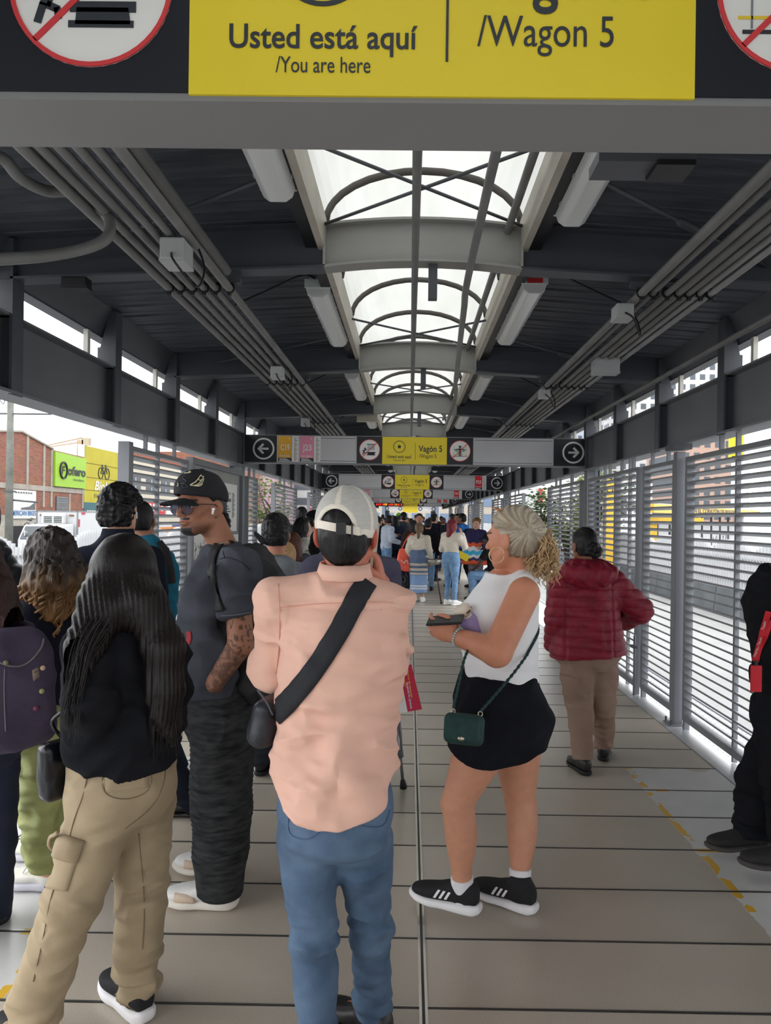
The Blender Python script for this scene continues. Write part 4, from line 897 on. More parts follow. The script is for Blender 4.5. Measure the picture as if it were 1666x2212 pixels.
t = thing('totem_sign', 'orange yellow totem sign behind the slatted gate, dark lettering at its top', 'sign', (7.1, 27.0, -0.9)); MB().box(7.06, 7.62, 27, 27.3, -0.9, 3.1).build('panel', YEL, t); letters('QS', 7.1, 7.5, 2.62, 0.26, SGK, t, Matrix.Translation((0, 26.99, 0)), 0.0, 0.01)
t = thing('kiosk', 'yellow and white kiosk frame behind the slats', 'kiosk', (9.6, 28, -0.9)); MB().box(9.0, 9.3, 28, 28.3, -0.9, 1.5).box(8.9, 11.0, 27.9, 28.3, 1.5, 1.75).box(9.3, 9.9, 28, 28.2, 0.6, 0.78).build('frame', YEL, t); MB().box(9.9, 10.9, 28.1, 28.2, -0.9, 1.4).build('panel', day('panel_white', (224, 226, 230)), t)
t = thing('road_sign', 'pale overhead board with dark letters seen above the slats beyond the column', 'sign', (7.7, 32, 2.0)); MB().box(7.5, 8.6, 32, 32.1, 3.0, 3.55).build('panel', day('panel_white', (224, 226, 230)), t); letters('EXI', 7.58, 8.05, 3.2, 0.22, SGK, t, Matrix.Translation((0, 31.99, 0)), 0.02, 0.01); MB().tube([(8.3, 32.15, -0.9), (8.3, 32.15, 3.5)], 0.05, 8).build('post', GALV, t)
t = thing('office_block', 'long pale office block closing the view beyond the corridor end', 'building', (0, 120, -0.9)); MB().box(-14, 14, 118, 130, -0.9, 7.5).build('wall', day('beige_office', (206, 196, 180)), t)
for i in range(12):
    for z in (0.2, 3.6): MB().box(-13.2+i*2.25, -11.6+i*2.25, 117.9, 118, z, z+2.2).build('window', day('bluish_glass', (130, 150, 176)), t)
# ---- next station module beyond the open end
t = thing('station_portal', 'far station module with a dark frame and yellow sign at the corridor end', 'portal', (0, 60, 0))
MB().box(-2.3, -2.05, 60, 74, -0.9, 2.9).box(2.05, 2.3, 60, 74, -0.9, 2.9).box(-2.3, 2.3, 60, 74, 2.75, 2.95).build('frame', day('portal_frame', (120, 136, 156)), t)
s_ = MB().box(-0.62, 0.62, 60.6, 60.7, 2.05, 2.6).build('yellow_panel', YEL2, t); MB().box(-2.05, -0.62, 60.6, 60.7, 2.2, 2.55).box(0.62, 2.05, 60.6, 60.7, 2.2, 2.55).build('grey_panel', SIGNG, t)
mb = MB()
for x in (-1.9, -0.82, 0.82, 1.9): ring(mb, x, 2.37, 0.1, 0.16, 60.58, 60.6, 20)
mb.build('round_symbol', SIGNK, t); struct('floor_far', MB().box(-1.955, 1.955, YEND+1, 80, -0.2, -0.01), day('far_floor', (190, 188, 184)))
# ================================================================== PEOPLE: signed-distance modelling
f32 = np.float32
def V3(*a): return np.array(a if len(a) > 1 else a[0], dtype=float)
def axis(lo, hi, h, fine=()):
    """grid coordinates; fine = [(a, b, step)] zones with a smaller step"""
    out = [lo]; x = lo
    while x < hi:
        s = h
        for a, b, st in fine:
            if a-2*st <= x <= b: s = min(s, st)
        x += s; out.append(x)
    return np.array(out, dtype=f32)
class Vol:
    FAR = 0.08
    def __init__(s, lo, hi, h, fine=((), (), ())):
        s.ax = [axis(lo[i], hi[i], h, fine[i]) for i in range(3)]
        s.D = np.full([len(a) for a in s.ax], s.FAR, dtype=f32); s.h = h
    def win(s, lo, hi, pad):
        sl = []
        for i in range(3):
            a = np.searchsorted(s.ax[i], lo[i]-pad); b = np.searchsorted(s.ax[i], hi[i]+pad)
            if b-a < 1: return None
            sl.append(slice(max(a-1, 0), b+1))
        return tuple(sl)
    def pts(s, sl): return s.ax[0][sl[0]][:, None, None], s.ax[1][sl[1]][None, :, None], s.ax[2][sl[2]][None, None, :]
    def op(s, fn, lo, hi, k=0.0, mode='u', pad=None):
        sl = s.win(lo, hi, (s.FAR*0.6+k) if pad is None else pad)
        if sl is None: return s
        d = fn(*s.pts(sl)).astype(f32); D = s.D[sl]
        if mode == 'u':
            if k > 0:
                hh = np.clip(0.5+0.5*(D-d)/k, 0, 1); r = D*(1-hh)+d*hh-k*hh*(1-hh)
            else: r = np.minimum(D, d)
        else:
            d = -d
            if k > 0:
                hh = np.clip(0.5-0.5*(D-d)/k, 0, 1); r = D*(1-hh)+d*hh+k*hh*(1-hh)
            else: r = np.maximum(D, d)
        s.D[sl] = r; return s
    def cone(s, a, b, ra, rb=None, k=0.0, mode='u'):
        a, b = V3(a), V3(b); rb = ra if rb is None else rb; ab = b-a; L2 = max(float(ab@ab), 1e-9); m = max(ra, rb)
        def fn(x, y, z):
            px, py, pz = x-a[0], y-a[1], z-a[2]
            t = np.clip((px*ab[0]+py*ab[1]+pz*ab[2])/L2, 0, 1)
            return np.sqrt((px-t*ab[0])**2+(py-t*ab[1])**2+(pz-t*ab[2])**2)-(ra+(rb-ra)*t)
        return s.op(fn, np.minimum(a, b)-m, np.maximum(a, b)+m, k, mode)
    def chain(s, pts, rs, k=0.02, mode='u'):
        for i in range(len(pts)-1): s.cone(pts[i], pts[i+1], rs[i], rs[i+1], k if i == 0 else min(k, 0.012), mode)
        return s
    def ell(s, c, r, R=None, k=0.0, mode='u'):
        c = V3(c); R = np.eye(3) if R is None else R; r = V3(r); m = max(r)
        def fn(x, y, z):
            px, py, pz = x-c[0], y-c[1], z-c[2]
            q = [(px*R[0, i]+py*R[1, i]+pz*R[2, i]) for i in range(3)]
            n = np.sqrt(sum((q[i]/r[i])**2 for i in range(3))); g = np.sqrt(sum((q[i]/r[i]**2)**2 for i in range(3)))
            return n*(n-1)/np.maximum(g, 1e-6)
        return s.op(fn, c-m, c+m, k, mode)
    def box(s, c, hs, R=None, rad=0.01, k=0.0, mode='u'):
        c = V3(c); R = np.eye(3) if R is None else R; hs = V3(hs); m = float(np.linalg.norm(hs))
        def fn(x, y, z):
            px, py, pz = x-c[0], y-c[1], z-c[2]
            q = [np.abs(px*R[0, i]+py*R[1, i]+pz*R[2, i])-(hs[i]-rad) for i in range(3)]
            o = np.sqrt(sum(np.maximum(t, 0)**2 for t in q)); return o+np.minimum(np.maximum(np.maximum(q[0], q[1]), q[2]), 0)-rad
        return s.op(fn, c-m, c+m, k, mode)
    def loft(s, o, R, knots, k=0.0, mode='u', pw=2.0, cap=0.02):
        """elliptic stack along the third column of R: knots (s, cx, cy, rx, ry) in metres"""
        o = V3(o); kn = np.array(knots, dtype=float); t0, t1 = kn[0, 0], kn[-1, 0]
        tt = np.linspace(t0, t1, 160); tab = [_pchip(kn[:, 0], kn[:, j], tt) for j in range(1, 5)]
        ext = [o+R @ V3(kn[i, 1]+sx*kn[i, 3], kn[i, 2]+sy*kn[i, 4], kn[i, 0]) for i in range(len(kn)) for sx in (-1, 1) for sy in (-1, 1)]
        lo, hi = np.min(ext, 0), np.max(ext, 0)
        def fn(x, y, z):
            px, py, pz = x-o[0], y-o[1], z-o[2]
            q = [(px*R[0, i]+py*R[1, i]+pz*R[2, i]) for i in range(3)]
            t = np.clip(q[2], t0, t1); c = [np.interp(t, tt, a) for a in tab]
            ax_, ay_ = np.abs(q[0]-c[0])/c[2], np.abs(q[1]-c[1])/c[3]
            n = (ax_**pw+ay_**pw)**(1/pw); g = np.sqrt((ax_/c[2])**2+(ay_/c[3])**2)/np.maximum(n, 1e-4)
            d = (n-1)/np.maximum(g, 1.0/np.maximum(c[2], c[3]))
            e = np.abs(q[2]-(t0+t1)/2)-(t1-t0)/2+cap
            return np.where(e > 0, np.sqrt(np.maximum(d+cap, 0)**2+np.maximum(e, 0)**2)-cap+np.minimum(np.maximum(d+cap, e), 0), d)
        return s.op(fn, lo, hi, k, mode)
    def cut(s, p, n, k=0.0):
        """keep the side the normal n points away from"""
        p, n = V3(p), V3(n); n = n/np.linalg.norm(n); x, y, z = s.pts((slice(None),)*3)
        d = ((x-p[0])*n[0]+(y-p[1])*n[1]+(z-p[2])*n[2]).astype(f32)
        if k > 0:
            hh = np.clip(0.5-0.5*(s.D-d)/k, 0, 1); s.D = s.D*(1-hh)+d*hh+k*hh*(1-hh)
        else: s.D = np.maximum(s.D, d)
        return s
    def mesh(s, it=2):
        V, F = nets(s.D, s.ax); return smooth_v(V, F, it), F
def _pchip(x, y, t):
    if len(x) < 3: return np.interp(t, x, y)
    h = np.diff(x); d = np.diff(y)/h; m = np.zeros(len(x))
    m[1:-1] = np.where(d[:-1]*d[1:] > 0, 2*d[:-1]*d[1:]/np.where(np.abs(d[:-1]+d[1:]) < 1e-9, 1e-9, d[:-1]+d[1:]), 0); m[0], m[-1] = d[0], d[-1]
    i = np.clip(np.searchsorted(x, t)-1, 0, len(h)-1); u = (t-x[i])/h[i]
    return y[i]*(2*u**3-3*u**2+1)+m[i]*h[i]*(u**3-2*u**2+u)+y[i+1]*(-2*u**3+3*u**2)+m[i+1]*h[i]*(u**3-u**2)
def nets(D, ax):
    nx, ny, nz = D.shape; S = D < 0
    c = S[:-1, :-1, :-1].astype(np.int8)
    cnt = sum(S[i:nx-1+i, j:ny-1+j, k:nz-1+k].astype(np.int8) for i in (0, 1) for j in (0, 1) for k in (0, 1))
    I, J, K = np.nonzero((cnt > 0) & (cnt < 8)); n = len(I)
    vid = np.full((nx-1, ny-1, nz-1), -1, dtype=np.int32); vid[I, J, K] = np.arange(n)
    off = [(i, j, k) for i in (0, 1) for j in (0, 1) for k in (0, 1)]
    val = np.stack([D[I+o[0], J+o[1], K+o[2]] for o in off], 1); acc = np.zeros((n, 3)); w_ = np.zeros(n)
    for a in range(8):
        for b in range(a+1, 8):
            if sum(abs(off[a][q]-off[b][q]) for q in range(3)) != 1: continue
            m = (val[:, a] < 0) != (val[:, b] < 0); t = np.where(m, val[:, a]/np.where(m, val[:, a]-val[:, b], 1), 0)
            for q in range(3): acc[:, q] += np.where(m, off[a][q]+t*(off[b][q]-off[a][q]), 0)
            w_ += m
    acc /= np.maximum(w_, 1)[:, None]; P_ = np.stack([I, J, K], 1)+acc
    V = np.stack([np.interp(P_[:, q], np.arange(len(ax[q])), ax[q]) for q in range(3)], 1); F = []
    for q in range(3):
        sl0 = [slice(1, -1)]*3; sl1 = [slice(1, -1)]*3; sl0[q] = slice(0, -1); sl1[q] = slice(1, None)
        A, B = S[tuple(sl0)], S[tuple(sl1)]
        i0 = np.array(np.nonzero(A != B)); fl = A[tuple(i0)]
        g = i0.copy(); o1, o2 = [r for r in range(3) if r != q]; g[o1] += 1; g[o2] += 1
        def gv(d1, d2):
            h = g.copy(); h[o1] -= d1; h[o2] -= d2; return vid[h[0], h[1], h[2]]
        quad = np.stack([gv(1, 1), gv(0, 1), gv(0, 0), gv(1, 0)], 1)
        if q == 1: fl = ~fl
        quad[~fl] = quad[~fl][:, ::-1]; F.append(quad)
    return V, np.concatenate(F).astype(np.int32)
def smooth_v(V, F, it, lam=0.5):
    n = len(V); a = np.concatenate([F[:, i] for i in range(4)]); b = np.concatenate([F[:, (i+1) % 4] for i in range(4)])
    src = np.concatenate([a, b]); dst = np.concatenate([b, a]); dg = np.maximum(np.bincount(src, minlength=n), 1)
    for _ in range(it):
        V = V+lam*(np.stack([np.bincount(src, V[dst, q], minlength=n)/dg for q in range(3)], 1)-V)
    return V
def vnormals(V, F):
    e = np.cross(V[F[:, 2]]-V[F[:, 0]], V[F[:, 3]]-V[F[:, 1]]); n = len(V)
    N = np.stack([sum(np.bincount(F[:, i], e[:, q], minlength=n) for i in range(4)) for q in range(3)], 1)
    return N/np.maximum(np.linalg.norm(N, axis=1), 1e-12)[:, None]
def _hash(i, j, k, seed):
    n = (i*374761393+j*668265263+k*2147483647+seed*144665) & 0x7fffffff
    n = ((n ^ (n >> 13))*1274126177) & 0x7fffffff; return ((n ^ (n >> 16)) & 0xffff)/65535.0
def vnoise(P_, seed=0):
    I = np.floor(P_).astype(np.int64); f = P_-I; u = f*f*(3-2*f); r = 0
    for a in (0, 1):
        for b in (0, 1):
            for c in (0, 1):
                r = r+_hash(I[:, 0]+a, I[:, 1]+b, I[:, 2]+c, seed)*(u[:, 0] if a else 1-u[:, 0])*(u[:, 1] if b else 1-u[:, 1])*(u[:, 2] if c else 1-u[:, 2])
    return r
def folds(amp=0.006, freq=(9, 9, 22), seed=0, ridge=True, mask=None, warp=0.5, R=None):
    def fn(V, N):
        Q = V if R is None else V @ R
        Q = Q*np.array(freq); Q = Q+warp*np.stack([vnoise(V*5+9, seed+5), vnoise(V*5+19, seed+6), vnoise(V*5+29, seed+7)], 1)*2
        a = vnoise(Q, seed)
        if ridge: a = 1-np.abs(2*a-1)*1.6
        a = a+0.4*vnoise(Q*2.1, seed+3)-0.6
        m = 1 if mask is None else mask(V)
        return amp*a*m
    return fn
def finish(vol, name, m, parent, disp=(), it=2, col=None, post=1):
    V, F = nets(vol.D, vol.ax); V = smooth_v(V, F, it)
    for d in disp: V = V+vnormals(V, F)*d(V, vnormals(V, F))[:, None]
    if disp and post: V = smooth_v(V, F, post, 0.4)
    Vw = V.copy(); me = raw_mesh(name, V, F, True)
    if col is not None:
        C = col(Vw, vnormals(Vw, F)); a = me.color_attributes.new('Col', 'FLOAT_COLOR', 'POINT')
        a.data.foreach_set('color', np.concatenate([C, np.ones((len(C), 1))], 1).astype(f32).ravel())
    return link(name, me, m, parent)
def LC(*c): return np.array([lin(x) for x in c])
def unit(v): v = V3(v); return v/max(np.linalg.norm(v), 1e-9)
def frame(fwd, up=(0, 0, 1)):
    """columns: right, forward, up"""
    f = unit(fwd); u = V3(up); r = unit(np.cross(f, u)); u = np.cross(r, f); return np.stack([r, f, u], 1)
def lerp(a, b, t): return V3(a)+(V3(b)-V3(a))*t
# ---- anatomy pieces
def head_sdf(v, c, R, s=1.0, face=True, male=True, k=0.012):
    T = lambda x, y, z: V3(c)+R @ (V3(x, y, z)*s)
    v.ell(T(0, -0.012, 0.028), V3(0.074, 0.097, 0.088)*s, R, 0.01)
    v.ell(T(0, 0.03, -0.035), V3(0.060, 0.062, 0.078)*s, R, 0.03)
    v.ell(T(0, 0.058, -0.092), V3(0.027 if male else 0.022, 0.026, 0.022)*s, R, 0.025)
    for q in (-1, 1):
        v.cone(T(q*0.055, -0.005, -0.055), T(q*0.022, 0.056, -0.098), 0.017*s, 0.016*s, 0.03)
        v.ell(T(q*0.079, -0.014, -0.012), V3(0.011, 0.026, 0.036)*s, R @ _rotz(q*0.45), 0.006)
        if face:
            v.ell(T(q*0.086, -0.006, -0.006), V3(0.006, 0.013, 0.018)*s, R @ _rotz(q*0.45), 0.004, 'd')
            v.ell(T(q*0.040, 0.058, -0.022), V3(0.024, 0.024, 0.022)*s, R, 0.02)
    if face:
        v.cone(T(-0.034, 0.082, 0.018), T(0.034, 0.082, 0.018), 0.012*s, 0.012*s, 0.02)
        for q in (-1, 1): v.ell(T(q*0.032, 0.098, -0.003), V3(0.016, 0.015, 0.008)*s, R, 0.012, 'd')
        for q in (-1, 1): v.ell(T(q*0.031, 0.075, -0.003), V3(0.0125, 0.0125, 0.0105)*s, R, 0.002)
        for q in (-1, 1): v.cone(T(q*0.044, 0.081, 0.0065), T(q*0.019, 0.088, 0.006), 0.0045*s, 0.0045*s, 0.004)
        v.cone(T(0, 0.088, 0.006), T(0, 0.112, -0.034), 0.008*s, 0.012*s, 0.012)
        for q in (-1, 1): v.ell(T(q*0.0125, 0.100, -0.037), V3(0.009, 0.011, 0.008)*s, R, 0.006)
        for q in (-1, 1): v.ell(T(q*0.007, 0.104, -0.046), V3(0.004, 0.005, 0.004)*s, R, 0.003, 'd')
        v.ell(T(0, 0.083, -0.062), V3(0.026, 0.014, 0.012)*s, R, 0.012)
        v.ell(T(0, 0.089, -0.0625), V3(0.022, 0.009, 0.0055)*s, R, 0.004)
        v.ell(T(0, 0.0875, -0.0735), V3(0.019, 0.010, 0.0065)*s, R, 0.004)
        v.cone(T(-0.022, 0.096, -0.0675), T(0.022, 0.096, -0.0675), 0.0018*s, 0.0018*s, 0.003, 'd')
    else:
        v.cone(T(0, 0.088, 0.006), T(0, 0.110, -0.034), 0.010*s, 0.014*s, 0.014)
        v.ell(T(0, 0.083, -0.066), V3(0.026, 0.014, 0.014)*s, R, 0.012)
def _rotz(a): return np.array([[math.cos(a), -math.sin(a), 0], [math.sin(a), math.cos(a), 0], [0, 0, 1]])
def _rot(ax_, a): return np.array(Matrix.Rotation(a, 3, Vector([float(t) for t in ax_])))
def hand_sdf(v, w, d, n, side, curl=0.5, s=1.0, thumb=0.5, curls=None, spread=0.08):
    """w wrist, d towards the fingers, n palm side, side = unit vector from little finger to thumb"""
    d = unit(d); t = unit(side-d*(side@d)); n = unit(n-d*(n@d)-t*(n@t)); R = np.stack([t, d, n], 1)
    w = V3(w); T = lambda x, y, z: w+R @ (V3(x, y, z)*s)
    v.ell(T(0, 0.045, 0.0), V3(0.040, 0.050, 0.016)*s, R, 0.012)
    v.ell(T(0.026, 0.03, 0.008), V3(0.018, 0.028, 0.014)*s, R, 0.01)
    Ls = [0.066, 0.076, 0.071, 0.055]; xs = [0.028, 0.0095, -0.0095, -0.027]; curls = curls or [curl]*4
    for i in range(4):
        p = T(xs[i], 0.083-0.004*(i == 3)-0.002*(i == 0), 0.0); a = 0.0; rr_ = (0.0085-0.0008*(i == 3))*s
        v.cone(T(xs[i]*0.8, 0.05, 0), p, 0.009*s, rr_, 0.006)
        sp = (1.5-i)*spread; b = d*math.cos(sp)+t*math.sin(sp)
        for j, f in enumerate((0.45, 0.31, 0.24)):
            a += curls[i]*(0.8, 1.15, 0.8)[j]; e = p+(b*math.cos(a)+n*math.sin(a))*Ls[i]*f*s
            v.cone(p, e, rr_*(1-0.07*j), rr_*(1-0.07*(j+1)), 0.003); p = e
    p = T(0.032, 0.022, 0.006); q = T(0.055, 0.05, 0.012+0.012*thumb); r = q+(d*0.8+n*thumb*0.7-t*thumb*0.35)*0.028*s; u = r+(d*0.8+n*thumb*0.6-t*thumb*0.6)*0.024*s
    v.cone(p, q, 0.013*s, 0.0105*s, 0.01); v.cone(q, r, 0.0105*s, 0.009*s, 0.004); v.cone(r, u, 0.009*s, 0.0075*s, 0.004)
def torso_knots(L, sh, kind='m', fat=1.0, off=0.0):
    """body stack from the crotch (0) to the neck base (L): half widths across and depth"""
    if kind == 'm': kn = [(-0.03, .10, .075), (.10, .165, .105), (.22, .158, .105), (.36, .150, .100), (.52, .165, .108), (.70, .176, .115), (.84, .160, .105), (.93, .105, .085), (1.0, .062, .062)]
    else: kn = [(-0.03, .10, .08), (.10, .175, .115), (.20, .172, .115), (.38, .132, .092), (.52, .140, .098), (.68, .155, .112), (.82, .155, .098), (.92, .105, .075), (1.0, .055, .055)]
    q = sh/0.19
    return [(a*L, 0.0, (0.012 if .55 < a < .8 else (-0.012 if a < .25 else 0)), w_*q*(fat if a < .9 else 1)+off, d*fat*q**0.5+off) for a, w_, d in kn]
class Fig:
    """a posed person: joints in world space, garments grown on the same skeleton"""
    def __init__(s, name, label, J, face, chest, hips=None, h=0.008, kind='m', fat=1.0, sh=0.19, skin=(196, 146, 120), group=None, cat='person', hs=1.0, base=None):
        s.J = {k: V3(tuple(p)) for k, p in J.items()}; s.h = h; s.ft = {}; s.kind = kind; s.fat = fat; s.sh = sh; s.hs = hs
        s.fd = unit(face); s.cd = unit(chest); s.pd = unit(hips if hips is not None else chest)
        j = s.J; up = unit(j['neck']-j['pelvis']); s.tR = frame(s.cd, up); s.tL = float(np.linalg.norm(j['neck']-j['pelvis']))
        s.hR = frame(s.fd, j.get('headup', V3(0, 0, 1)) if 'headup' in j else V3(0, 0, 1)); s.skin = skin
        b = base or (float(j['pelvis'][0]), float(j['pelvis'][1]), 0.0); s.root = thing(name, label, cat, b, group)
    def bounds(s, keys, pad=0.14):
        p = np.array([s.J[k] for k in keys if k in s.J]); return p.min(0)-pad, p.max(0)+pad
    def vol(s, keys, pad=0.16, h=None, fine=((), (), ())):
        lo, hi = s.bounds(keys, pad); return Vol(lo, hi, h or s.h, fine)
    def arm(s, v, q, rs, k=0.03, upto='wrist', ext=0):
        j = s.J; v.cone(j['sh'+q], j['el'+q], rs[0], rs[1], k)
        if upto == 'wrist': v.cone(j['el'+q], lerp(j['el'+q], j['wr'+q], 1+ext), rs[1], rs[2], 0.012)
    def torso(s, v, off=0.0, k=0.02, fat=None, t0=None, t1=None, kn=None):
        kn = kn or torso_knots(s.tL, s.sh, s.kind, fat or s.fat, off)
        v.loft(s.J['pelvis'], s.tR, kn, k)
        # shoulders
        for q in 'LR': v.cone(s.J['neck']-s.tR[:, 2]*0.022-s.cd*0.01, s.J['sh'+q], 0.034+off, 0.044+off, 0.05)
    def leg(s, v, q, rs, k=0.04, calf=0.0, ext=0.0):
        j = s.J; v.cone(j['hip'+q], j['kn'+q], rs[0], rs[1], k); v.cone(j['kn'+q], lerp(j['kn'+q], j['an'+q], 1+ext), rs[1], rs[2], 0.02)
        if calf: v.ell(lerp(j['kn'+q], j['an'+q], 0.32)-s.pd*0.014, V3(0.048, 0.048, 0.12)*calf, frame(s.pd, unit(j['kn'+q]-j['an'+q])), 0.03)
    def body(s, m=None, face=False, hands='LR', fine_h=None, legs=True, hcurl=0.6, bare_arms='', bare_legs=False, col=None, hand=None, name='body', thin=0.88, armr=(0.043, 0.037, 0.026), legr=(0.078, 0.047, 0.034)):
        j = s.J; fh = fine_h or s.h; c = j['head']; r = 0.14
        fine = tuple([(c[i]-r, c[i]+r, fh)] for i in range(3)) if fh < s.h else ((), (), ())
        if fh < s.h and hands:
            fine = tuple(list(fine[i])+[(j['wr'+q][i]-0.11, j['wr'+q][i]+0.11, max(fh, 0.0045)) for q in hands] for i in range(3))
        v = s.vol([k for k in j if k not in ('headup',)], 0.17, fine=fine)
        kn = torso_knots(s.tL, s.sh*thin, s.kind, s.fat*thin); v.loft(j['pelvis'], s.tR, kn, 0.02)
        for q in 'LR':
            v.cone(j['neck']-s.tR[:, 2]*0.02-s.cd*0.01, j['sh'+q], 0.032, 0.04, 0.04)
            s.arm(v, q, armr)
            if 'kn'+q in j:
                s.leg(v, q, legr, calf=1.2 if bare_legs else 0.0)
                fw = unit(V3(*s.ft.get(q, s.pd))*V3(1, 1, 0)); v.cone(j['an'+q]-V3(0, 0, 0.02)-fw*0.015, V3(j['an'+q][0], j['an'+q][1], j['an'+q][2]-0.05)+fw*0.11, 0.027, 0.015, 0.02)
        v.cone(j['neck']-V3(0, 0, 0.02), lerp(j['neck'], j['head'], 0.75)-s.fd*0.012, 0.058*s.hs*(1.0 if s.kind == 'm' else 0.86), 0.054*s.hs*(1.0 if s.kind == 'm' else 0.86), 0.03)
        head_sdf(v, c, s.hR, s.hs, face, s.kind == 'm')
        for q in hands:
            hp = (hand or {}).get(q)
            d = unit(j['wr'+q]-j['el'+q])
            if hp: hand_sdf(v, j['wr'+q], hp.get('d', d), hp['n'], hp['side'], hp.get('curl', hcurl), hp.get('s', 1.0), hp.get('thumb', 0.5), hp.get('curls'))
            else:
                inn = unit(np.cross(V3(0, 0, 1), s.cd))*(1 if q == 'L' else -1); inn = -inn
                hand_sdf(v, j['wr'+q], d, inn if abs(inn@d) < 0.9 else s.cd, s.cd, hcurl, 1.0)
        sk = LC(*s.skin)
        def cf(V, N):
            C = np.repeat(sk[None], len(V), 0); L = (V-c) @ s.hR/s.hs
            lips = (np.abs(L[:, 0]) < 0.024) & (L[:, 1] > 0.075) & (L[:, 2] < -0.056) & (L[:, 2] > -0.08)
            if face:
                C[lips] = sk*np.array([0.82, 0.66, 0.63])
                brow = (np.abs(np.abs(L[:, 0])-0.033) < 0.019) & (L[:, 1] > 0.06) & (np.abs(L[:, 2]-0.021) < 0.0045); C[brow] = sk*0.15
                for q in (-1, 1):
                    e = np.linalg.norm((L-V3(q*0.031, 0.076, -0.002))/V3(0.0135, 0.013, 0.012), axis=1) < 1.12
                    e &= (L[:, 2] < 0.0035) & (L[:, 2] > -0.0085)
                    C[e] = LC(196, 182, 172); C[e & (np.hypot(L[:, 0]-q*0.031, L[:, 2]+0.002) < 0.0068)] = LC(34, 24, 20)
            if col is not None: C = col(V, N, C, L)
            return C
        m = m or mat('skin', s.skin, 0.5, 0.10, 30, 0.06, 180, attr=True, spec=0.35)
        return finish(v, name, m, s.root, it=2, col=cf)
    # ---- clothing
    def top(s, name, m, off=0.018, sleeves=(0.062, 0.055, 0.05), upto='wrist', hem=-0.02, fat=None, disp=(), kn=None, h=None, k=0.035, extra=None, col=None, neck=0.0, sl_ext=-0.06, it=2, hem_n=None, pad=0.2):
        j = s.J; keys = ['pelvis', 'neck', 'shL', 'shR', 'elL', 'elR']+(['wrL', 'wrR'] if upto == 'wrist' else [])+['hipL', 'hipR']
        v = s.vol(keys, pad, h); s.torso(v, off, 0.02, fat, kn=kn)
        for q in 'LR':
            if upto == 'none': continue
            a, b, c = j['sh'+q], j['el'+q], j['wr'+q]
            if upto == 'wrist':
                v.cone(a, b, sleeves[0], sleeves[1], k); v.cone(b, lerp(b, c, 1+sl_ext), sleeves[1], sleeves[2], 0.015)
            else: v.cone(a, lerp(a, b, upto), sleeves[0], sleeves[1], k)
        if extra: extra(v)
        p = j['pelvis']+s.tR[:, 2]*hem; v.cut(p, hem_n if hem_n is not None else -s.tR[:, 2], 0.012)
        v.cut(j['neck']+s.tR[:, 2]*(0.03+neck)+s.cd*0.03, unit(s.tR[:, 2]+s.cd*0.25), 0.01)
        if upto not in ('wrist', 'none'):
            for q in 'LR':
                a, b = j['sh'+q], j['el'+q]; e = lerp(a, b, upto+0.02); u = unit(b-a)
                x = v.win(e-0.16, e+0.16, 0)
                if x is None: continue
                X, Y, Z = v.pts(x); d = ((X-e[0])*u[0]+(Y-e[1])*u[1]+(Z-e[2])*u[2]).astype(f32)
                near = ((X-e[0])**2+(Y-e[1])**2+(Z-e[2])**2) < 0.15**2
                # only the sleeve itself is trimmed
                px, py, pz = X-a[0], Y-a[1], Z-a[2]; t = (px*u[0]+py*u[1]+pz*u[2]); rad = np.sqrt(np.maximum(px*px+py*py+pz*pz-t*t, 0))
                msk = near & (rad < sleeves[1]+0.03); v.D[x] = np.where(msk, np.maximum(v.D[x], d), v.D[x])
        return finish(v, name, m, s.root, disp, it, col)
    def pants(s, name, m, off=0.012, rs=(0.092, 0.072, 0.062), top=0.26, disp=(), h=None, ext=0.0, hem_cut=True, extra=None, col=None, k=0.03, it=2, kn=None, kd=0.0):
        j = s.J; v = s.vol(['pelvis', 'hipL', 'hipR', 'knL', 'knR', 'anL', 'anR'], 0.2, h)
        kn = kn or [q for q in torso_knots(s.tL, s.sh, s.kind, s.fat, off) if q[0] <= s.tL*0.4]
        v.loft(j['pelvis'], frame(s.pd, s.tR[:, 2]), kn, 0.02)
        for q in 'LR':
            v.cone(j['hip'+q], j['kn'+q], rs[0], rs[1], k); v.cone(j['kn'+q], lerp(j['kn'+q], j['an'+q], 1+ext), rs[1], rs[2], 0.02)
        if extra: extra(v)
        v.cut(j['pelvis']+s.tR[:, 2]*top, s.tR[:, 2], 0.006)
        if hem_cut:
            for q in 'LR':
                e = lerp(j['kn'+q], j['an'+q], 1+ext); u = unit(j['an'+q]-j['kn'+q]); x = v.win(e-0.14, e+0.14, 0); X, Y, Z = v.pts(x)
                d = ((X-e[0])*u[0]+(Y-e[1])*u[1]+(Z-e[2])*u[2]).astype(f32)
                v.D[x] = np.where(np.sqrt((X-e[0])**2+(Y-e[1])**2+(Z-e[2])**2) < 0.135, np.maximum(v.D[x], d), v.D[x])
        return finish(v, name, m, s.root, disp, it, col)
    def shoe(s, q, m, sole_m=None, L=0.27, h=None, fwd=None, high=0.0, stripes=None, thick=0.028, width=0.046, heel_up=0.0, name='shoe', lace_m=None, heel=None):
        j = s.J; fwd = unit(V3(*(fwd if fwd is not None else s.ft.get(q, s.pd)))*V3(1, 1, 0)); a = j['an'+q]; R = frame(fwd)
        hl = V3(a[0], a[1], 0)-fwd*0.066 if heel is None else V3(heel)
        z0 = 0.004+(a[2]-0.09 if a[2] > 0.12 else 0); h = h or s.h
        tl = hl+fwd*L; lo_, hi_ = np.minimum(hl, tl), np.maximum(hl, tl); v = Vol(lo_-0.1+V3(0, 0, z0+0.05), hi_+0.1+V3(0, 0, z0+0.1), h); o = hl+V3(0, 0, z0)
        Rf = np.stack([R[:, 0], R[:, 2], fwd], 1)   # stack runs heel to toe
        w_ = width
